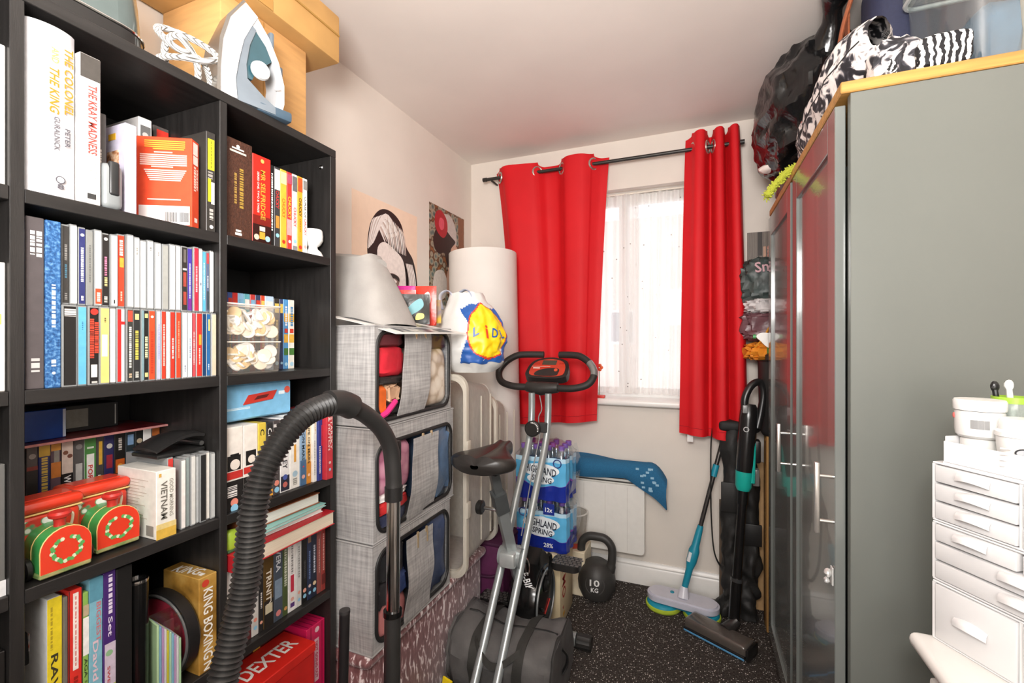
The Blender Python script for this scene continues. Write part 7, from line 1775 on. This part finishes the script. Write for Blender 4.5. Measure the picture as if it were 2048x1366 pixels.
def cushion_mat():
    m = bpy.data.materials.new('monochrome_faces_print')
    m.use_nodes = True
    nt = m.node_tree; p = nt.nodes['Principled BSDF']; p.inputs['Roughness'].default_value = 0.75
    tc = nn(nt, 'ShaderNodeTexCoord')
    def noise_(sc, det, dst):
        n = nn(nt, 'ShaderNodeTexNoise'); n.inputs['Scale'].default_value = sc; n.inputs['Detail'].default_value = det; n.inputs['Distortion'].default_value = dst
        nt.links.new(tc.outputs['Object'], n.inputs['Vector']); return n
    n1 = noise_(24, 2.5, 1.4)
    r1 = nn(nt, 'ShaderNodeValToRGB'); r1.color_ramp.interpolation = 'LINEAR'
    e = r1.color_ramp.elements
    e[0].position = 0.40; e[0].color = lin('1E1D22'); e[1].position = 0.62; e[1].color = lin('EFE9E6')
    for q, h in ((0.46, '3E3D44'), (0.49, '8E8A8C'), (0.53, 'E2DBD8')):
        x = e.new(q); x.color = lin(h)
    nt.links.new(n1.outputs['Fac'], r1.inputs['Fac'])
    wv = nn(nt, 'ShaderNodeTexWave'); wv.inputs['Scale'].default_value = 60; wv.inputs['Distortion'].default_value = 9; wv.wave_type = 'RINGS'
    nt.links.new(tc.outputs['Object'], wv.inputs['Vector'])
    n3 = noise_(6, 1, 0.5)
    gt_ = nn(nt, 'ShaderNodeMath', operation='GREATER_THAN'); gt_.inputs[1].default_value = 0.66
    nt.links.new(n3.outputs['Fac'], gt_.inputs[0])
    mx = nn(nt, 'ShaderNodeMix', data_type='RGBA')
    nt.links.new(gt_.outputs[0], mx.inputs[0]); nt.links.new(r1.outputs['Color'], mx.inputs[6])
    r3 = nn(nt, 'ShaderNodeValToRGB'); r3.color_ramp.elements[0].position = 0.45; r3.color_ramp.elements[0].color = lin('1A1A1C'); r3.color_ramp.elements[1].position = 0.55; r3.color_ramp.elements[1].color = lin('F2EEEC')
    nt.links.new(wv.outputs['Fac'], r3.inputs['Fac']); nt.links.new(r3.outputs['Color'], mx.inputs[7])
    vo = nn(nt, 'ShaderNodeTexVoronoi'); vo.inputs['Scale'].default_value = 9
    nt.links.new(tc.outputs['Object'], vo.inputs['Vector'])
    lt = nn(nt, 'ShaderNodeMath', operation='LESS_THAN'); lt.inputs[1].default_value = 0.20
    nt.links.new(vo.outputs['Distance'], lt.inputs[0])
    sp_ = nn(nt, 'ShaderNodeSeparateColor'); nt.links.new(vo.outputs['Color'], sp_.inputs[0])
    g2 = nn(nt, 'ShaderNodeMath', operation='GREATER_THAN'); g2.inputs[1].default_value = 0.45
    nt.links.new(sp_.outputs[0], g2.inputs[0])
    mu = nn(nt, 'ShaderNodeMath', operation='MULTIPLY'); nt.links.new(lt.outputs[0], mu.inputs[0]); nt.links.new(g2.outputs[0], mu.inputs[1])
    m2 = nn(nt, 'ShaderNodeMix', data_type='RGBA')
    nt.links.new(mu.outputs[0], m2.inputs[0]); nt.links.new(mx.outputs[2], m2.inputs[6]); m2.inputs[7].default_value = lin('CF5A4A')
    nt.links.new(m2.outputs[2], p.inputs['Base Color'])
    return m
def cushf(u, v):
    a = 2 * PI * u
    y = 1.235 + 0.62 * v
    end = min(1.0, 3.2 * min(v, 1 - v) + 0.12) ** 0.6
    h = (0.118 - 0.050 * v) * end
    w = (0.072 - 0.012 * v) * end
    d = Vector((math.cos(a) * 1.2, v * 5, math.sin(a) * 1.2))
    k = 1 + 0.12 * noise.noise(d * 1.7) + 0.08 * noise.noise(d * 4)
    return (0.352 + 0.02 * (1 - v) + w * k * math.cos(a), y, ZW + 0.006 + 0.118 - 0.050 * v + h * k * math.sin(a) + 0.03 * max(0, 0.25 - v))
cu = thing('cushion', 'long cushion printed with monochrome faces and red lips', 'cushion', (0.37, 1.54, ZW))
CP = cushion_mat()
P('cover', B().grid(40, 44, cushf, 0.0, True), CP, cu)
P('tucked_end', B().blob((0.40, 1.245, ZW + 0.055), (0.045, 0.045, 0.052), 0.25, 3, 1.0, 24, 0.8), CP, cu)
P('seam', B().tube([cushf(0.5, i / 30) for i in range(1, 30)], 0.002, 5), M('2A2A2A', 0.7), cu)
zb_ = ramp_mat('zebra_print', 'wave', [(0.42, 'F2EFEA'), (0.5, '17161A')], 0.7, 26, (1, 1, 1), dist=5, const=True, detail=2)
one('zebra_pouch', B().blob((0.462, 1.183, ZW + 0.034), (0.044, 0.018, 0.033), 0.08, 2, 3, 22, 0.45), zb_, 'small zebra striped pouch at the wardrobe edge', 'pouch')
tubw = clear_mat('clear_box_plastic', 'F2F6F6', 0.10, 0.10, 0.10, 'E6EAEA')
cx_ = thing('clear_box', 'large clear plastic storage box on the near wardrobe', 'storage box', (0.68, 1.39, ZW))
x0, x1, y0, y1, za, zb2 = 0.515, 0.845, 1.215, 1.53, ZW + 0.001, 2.20
out = rrect(x0, x1, y0, y1, 0.03, 6)
n = len(out)
P('wall', B().grid(n, 6, lambda u, v: (lambda p: ((x0 + x1) / 2 + (p[0] - (x0 + x1) / 2) * (0.90 + 0.10 * v), (y0 + y1) / 2 + (p[1] - (y0 + y1) / 2) * (0.90 + 0.10 * v), za + (zb2 - za) * v))(out[int(round(u * n)) % n]), 0.0, True), tubw, cx_)
P('floor', B().box(x0 + 0.02, x1 - 0.02, y0 + 0.02, y1 - 0.02, za, za + 0.003), tubw, cx_)
P('lid', B().prism(rrect(x0 - 0.008, x1 + 0.005, y0 - 0.008, y1 + 0.008, 0.03, 6), 'z', zb2, zb2 + 0.014), clear_mat('box_lid', 'F2F6F6', 0.1, 0.15, 0.35, 'DDE4E4'), cx_)
P('rim', B().tube([(p[0], p[1], zb2 - 0.012) for p in rrect(x0 - 0.004, x1, y0 - 0.004, y1 + 0.004, 0.03, 6)], 0.006, 6, True), M('CFD4D2', 0.35), cx_)
for lab, c, r, col in (('folded steel blue cloth inside the clear box', (0.60, 1.37, 1.95), (0.035, 0.10, 0.09), '4A6E88'), ('cream folded cloth inside the clear box', (0.67, 1.37, 1.96), (0.032, 0.10, 0.10), 'D9CDB8'), ('olive green folded cloth inside the clear box', (0.735, 1.37, 1.93), (0.032, 0.10, 0.07), '6A705A'), ('terracotta folded cloth on the floor of the clear box', (0.68, 1.30, 1.873), (0.12, 0.05, 0.015), 'B87A5C')):
    lump('folded_cloth', lab, 'clothing', c, r, col, r[0] * 100, 0.08, 3, 0.8, 0.5)
ds = thing('duster', 'lime green fluffy duster poking over the wardrobe edge', 'duster', (0.26, 1.72, 1.80))
sp_ = [Vector((0.212, 1.715, 1.778)), Vector((0.232, 1.717, 1.808)), Vector((0.258, 1.718, 1.838)), Vector((0.285, 1.722, 1.862)), Vector((0.32, 1.73, 1.872))]
P('head', B().tube(spl(sp_, 5), [0.005] + [0.012] * 19 + [0.008], 12, False, 1.0), M('A9AE36', 0.95, bump=0.9, bscale=220), ds)
fz = B()
rr = random.Random(5)
for i in range(160):
    p = spl(sp_, 40)[rr.randrange(0, 150)]
    d = Vector((rr.uniform(-1, 1), rr.uniform(-1, 1), rr.uniform(-1, 1))).normalized()
    q = p + d * 0.0105
    fz.tube([q, q + d * 0.007], [0.0024, 0.0016], 5)
P('tufts', fz, M('B4BA3E', 0.95), ds, kind='stuff')
P('stick', B().tube([sp_[-1], (0.42, 1.75, 1.876)], 0.005, 8), M('8A8A8A', 0.4), ds)

# ================================================================ white dresser, drawer organiser, pots
DW = M('E8E6E2', 0.35, var=0.02, name='white_lacquer')
dr = thing('dresser', 'white dresser with rounded top at the picture edge', 'dresser', (0.60, 0.55, 0))
P('top', B().box(0.338, 0.855, 0.15, 0.992, 0.776, 0.802, 0.012, 4), DW, dr)
P('carcass', B().box(0.366, 0.85, 0.175, 0.968, 0.05, 0.776, 0.003, 1), M('E9E5DC', 0.4, var=0.03), dr)
for i, (za, zb2) in enumerate(((0.56, 0.755), (0.33, 0.545), (0.09, 0.315))):
    d = P('drawer', B().box(0.350, 0.366, 0.20, 0.945, za, zb2, 0.006, 2), DW, dr)
    for y in (0.38, 0.76):
        P('knob', B().lathe([(0.008, 0.0), (0.007, -0.012), (0.015, -0.02), (0.014, -0.03), (0.004, -0.033)], (0.350, y, (za + zb2) / 2), 16, 'x'), DW, d)
for y in (0.195, 0.945):
    for x in (0.385, 0.82):
        P('foot', B().lathe([(0.016, 0.0005), (0.022, 0.05)], (x, y, 0), 14), DW, dr)
og = thing('drawer_organiser', 'white plastic makeup organiser with small drawers', 'organiser', (0.367, 0.976, 0.8025))
yaw = math.radians(31.0)
OM = Matrix(((math.sin(yaw), math.cos(yaw), 0, 0), (-math.cos(yaw), math.sin(yaw), 0, 0), (0, 0, 1, 0), (0, 0, 0, 1)))  # local x: along the front, y: depth
OW = M('DCDBDB', 0.28, var=0.015, name='organiser_plastic')
OF = M('D6D5D5', 0.3, var=0.015)
def ob(*a, **k):
    return B().box(*a, **k).xf(OM)
def odrawer(x0, x1, z0, z1, hx):
    d = P('drawer', ob(x0 + 0.0015, x1 - 0.0015, -0.002, 0.14, z0 + 0.0015, z1 - 0.0015, bev=0.0015, seg=2), OF, og, True)
    zc = z0 + (z1 - z0) * (0.60 if z1 - z0 < 0.05 else 0.5)
    n_ = 13
    P('pull', B().grid(n_, 5, lambda u, v: (hx - 0.0225 + 0.045 * u, -0.002 - 0.011 * math.sin(PI * v * 0.5) * (0.35 + 0.65 * math.sin(PI * u)), zc + 0.004 + 0.004 * math.sin(PI * u) - 0.010 * v * v), 0.002).xf(OM), OW, d, True)
    return d
W = 0.236
UZ = [0.0, 0.0995, 0.1985]
for k, z in enumerate(UZ):
    h = 0.098
    sh = P('shell', ob(0, W, 0.0, 0.165, z, z + 0.003, bev=0.001, seg=1).add([], []), OW, og, True)
    b = B()
    b.box(0, W, 0.0, 0.165, z + h - 0.003, z + h, 0.001, 1).box(0, 0.004, 0.0, 0.165, z + 0.003, z + h - 0.003).box(W - 0.004, W, 0.0, 0.165, z + 0.003, z + h - 0.003).box(0.004, W - 0.004, 0.160, 0.165, z + 0.003, z + h - 0.003)
    P('shell', b.xf(OM), OW, og, True)
    if k != 1:
        P('partition', ob(W / 2 - 0.002, W / 2 + 0.002, 0.001, 0.16, z + 0.003, z + h - 0.003), OW, og, True)
odrawer(0.004, W / 2 - 0.002, 0.003, 0.095, 0.058)
odrawer(W / 2 + 0.002, W - 0.004, 0.003, 0.095, 0.178)
odrawer(0.004, W - 0.004, 0.1025, 0.1335, W / 2)
odrawer(0.004, W - 0.004, 0.1340, 0.1645, W / 2)
odrawer(0.004, W / 2 - 0.002, 0.1650, 0.1945, 0.058)
odrawer(W / 2 + 0.002, W - 0.004, 0.1650, 0.1945, 0.178)
for i in range(3):
    z = 0.2015 + 0.0307 * i
    odrawer(0.004, W / 2 - 0.002, z, z + 0.0303, 0.062)
    odrawer(W / 2 + 0.002, W - 0.004, z, z + 0.0303, 0.178)
zt_ = 0.297
P('tray', B().box(0.012, W - 0.012, 0.006, 0.009, zt_, zt_ + 0.036, 0.001, 1).box(0.012, 0.015, 0.009, 0.16, zt_, zt_ + 0.044, 0.001, 1).box(W - 0.015, W - 0.012, 0.009, 0.16, zt_, zt_ + 0.044, 0.001, 1).box(0.012, W - 0.012, 0.157, 0.16, zt_, zt_ + 0.060, 0.001, 1).box(0.012, W - 0.012, 0.006, 0.16, zt_ - 0.0005, zt_ + 0.002).xf(OM), OW, og, True)
base = Vector((0.367, 0.976, 0.8025))
def opos(x, y, z):
    return base + (OM @ Vector((x, y, z)))
c = opos(0.038, 0.042, zt_ + 0.0025)
ja = thing('cream_pot', 'plain white pot under the screw top jar', 'pot', c)
P('body', B().lathe([(0.021, 0), (0.023, 0.003), (0.0225, 0.040), (0.020, 0.0435)], (0, 0, 0), 28), M('DAD8D4', 0.3, var=0.02), ja, True)
P('base_ring', B().lathe([(0.0235, 0.001), (0.0235, 0.004)], (0, 0, 0), 28), M('E6E3DE', 0.3), ja, True)
c2 = c + Vector((0, 0, 0.0437))
jb = thing('screw_top_jar', 'white screw top jar with grey barcode standing on the pot', 'jar', c2)
P('body', B().lathe([(0.025, 0.0003), (0.0285, 0.004), (0.0295, 0.012), (0.0295, 0.040), (0.028, 0.043)], (0, 0, 0), 32), M('DAD9D6', 0.3, var=0.02), jb, True)
P('lid', B().lathe([(0.031, 0.044), (0.0315, 0.047), (0.0315, 0.058), (0.030, 0.061), (0.001, 0.062)], (0, 0, 0), 32), M('E2E1DE', 0.3, var=0.02), jb, True)
bc = B()
for i in range(9):
    a = math.radians(228 + i * 4.6)
    w_ = 0.0008 + 0.0006 * (i % 3)
    p = Vector((0.0298 * math.cos(a), 0.0298 * math.sin(a), 0)); tdir = Vector((-math.sin(a), math.cos(a), 0))
    bc.add([p - tdir * w_ + Vector((0, 0, 0.016)), p + tdir * w_ + Vector((0, 0, 0.016)), p + tdir * w_ + Vector((0, 0, 0.030)), p - tdir * w_ + Vector((0, 0, 0.030))], [(0, 1, 2, 3)])
P('barcode', bc, M('8A8A8A', 0.5), jb, True)
P('red_mark', B().blob((0.0295 * math.cos(math.radians(165)), 0.0295 * math.sin(math.radians(165)), 0.033), (0.002, 0.004, 0.005), 0, 1, 0, 10), M('D9706A', 0.5), jb, True)
c3 = opos(0.096, 0.037, zt_ + 0.0025)
jc = thing('lidded_tub', 'white tapered tub with an oval black badge', 'tub', c3)
P('body', B().lathe([(0.0225, 0.0), (0.024, 0.003), (0.0275, 0.050), (0.0275, 0.056)], (0, 0, 0), 32), M('DCDBD8', 0.3, var=0.02), jc, True)
P('lid', B().lathe([(0.029, 0.0565), (0.029, 0.063), (0.025, 0.066), (0.024, 0.080), (0.022, 0.083), (0.001, 0.084)], (0, 0, 0), 32), M('E2E1DE', 0.3, var=0.02), jc, True)
av = math.atan2(-c3.y, -c3.x) + 0.1
nv = Vector((math.cos(av), math.sin(av), -0.17)).normalized(); tv = Vector((-math.sin(av), math.cos(av), 0)); uv = nv.cross(tv)
pc = Vector((math.cos(av), math.sin(av), 0)) * 0.0262 + Vector((0, 0, 0.036))
P('badge', B().poly([pc + nv * 0.002 + tv * 0.0105 * math.cos(2 * PI * i / 24) + uv * 0.007 * math.sin(2 * PI * i / 24) for i in range(24)]), M('2A2A2E', 0.4), jc, True)
P('badge_face', B().poly([pc + nv * 0.0024 + tv * 0.0085 * math.cos(2 * PI * i / 24) + uv * 0.005 * math.sin(2 * PI * i / 24) for i in range(24)]), M('B9BCC0', 0.4), jc, True)
P('print_lines', (lambda b: [b.poly([pc + nv * 0.002 - tv * (0.013 + 0.012) + uv * (0.004 - 0.009 * i) , pc + nv * 0.002 - tv * 0.014 + uv * (0.004 - 0.009 * i), pc + nv * 0.002 - tv * 0.014 + uv * (0.006 - 0.009 * i), pc + nv * 0.002 - tv * 0.025 + uv * (0.006 - 0.009 * i)]) for i in range(4)] and b)(B()), M('C9C9C9', 0.5), jc, True)
potm = clear_mat('pale_pot', 'EAF2EE', 0.08, 0.15, 0.5, 'D9E2DE')
for k, (px_, py_, lab) in enumerate(((0.040, 0.105, 'green rimmed brush pot beside the screw top jar'), (0.110, 0.115, 'green rimmed brush pot behind the lidded tub'))):
    c4 = opos(px_, py_, zt_ + 0.0025)
    t = thing('brush_pot', lab, 'pot', c4, 0, 'green rimmed brush pots')
    P('wall', B().lathe([(0.022, 0.001), (0.024, 0.10)], (0, 0, 0), 24, 'z', False), potm, t, True)
    P('rim', B().lathe([(0.0235, 0.098), (0.0255, 0.098), (0.0255, 0.108), (0.0235, 0.108), (0.0235, 0.098)], (0, 0, 0), 24, 'z', False), M('94B83E', 0.35), t, True)
    P('base', B().lathe([(0.022, 0.0003), (0.022, 0.002)], (0, 0, 0), 24), potm, t, True)
for k, (px_, py_, hgt, col, lab, lean) in enumerate(((0.028, 0.107, 0.118, '1B1B1B', 'slim black hair clip in the nearer brush pot', -0.14), (0.046, 0.103, 0.122, 'D9DBDA', 'silver handled brush in the nearer brush pot', -0.10), (0.070, 0.105, 0.118, 'C9CECC', 'clear comb standing between the brush pots', 0.0), (0.085, 0.130, 0.124, '161616', 'chunky black hair claw between the brush pots', 0.0), (0.112, 0.113, 0.120, '202020', 'small black clip in the farther brush pot', 0.05))):
    c5 = opos(px_, py_, zt_ + 0.0035)
    t = thing('hair_clip' if 'cl' in lab else 'brush', lab, 'hair accessory', c5)
    wd = 0.010 if 'chunky' in lab else 0.0045
    P('shaft', B().tube([(0, 0, 0), (lean * 0.06, 0, hgt * 0.7), (lean * 0.09, 0, hgt)], [wd * 0.8, wd, wd * 0.8], 10), M(col, 0.3), t, True)
    P('tip', B().blob((lean * 0.09, 0, hgt + 0.004), (wd * 1.3, wd, 0.009), 0.15, 3, k, 14), M(col, 0.3), t, True)

# ceiling pendant above the photographer
pl = thing('pendant_lamp', 'plain white ceiling pendant with bare bulb', 'lamp', (-0.15, 0.05, 2.2))
P('ceiling_rose', B().lathe([(0.045, 2.372), (0.048, 2.39), (0.045, 2.3995)], (-0.15, 0.05, 0), 24), WHITE, pl)
P('flex', B().tube([(-0.15, 0.05, 2.375), (-0.15, 0.05, 2.31)], 0.004, 8), WHITE, pl)
P('lamp_holder', B().lathe([(0.017, 2.27), (0.019, 2.29), (0.012, 2.315)], (-0.15, 0.05, 0), 18), WHITE, pl)
flush_text()
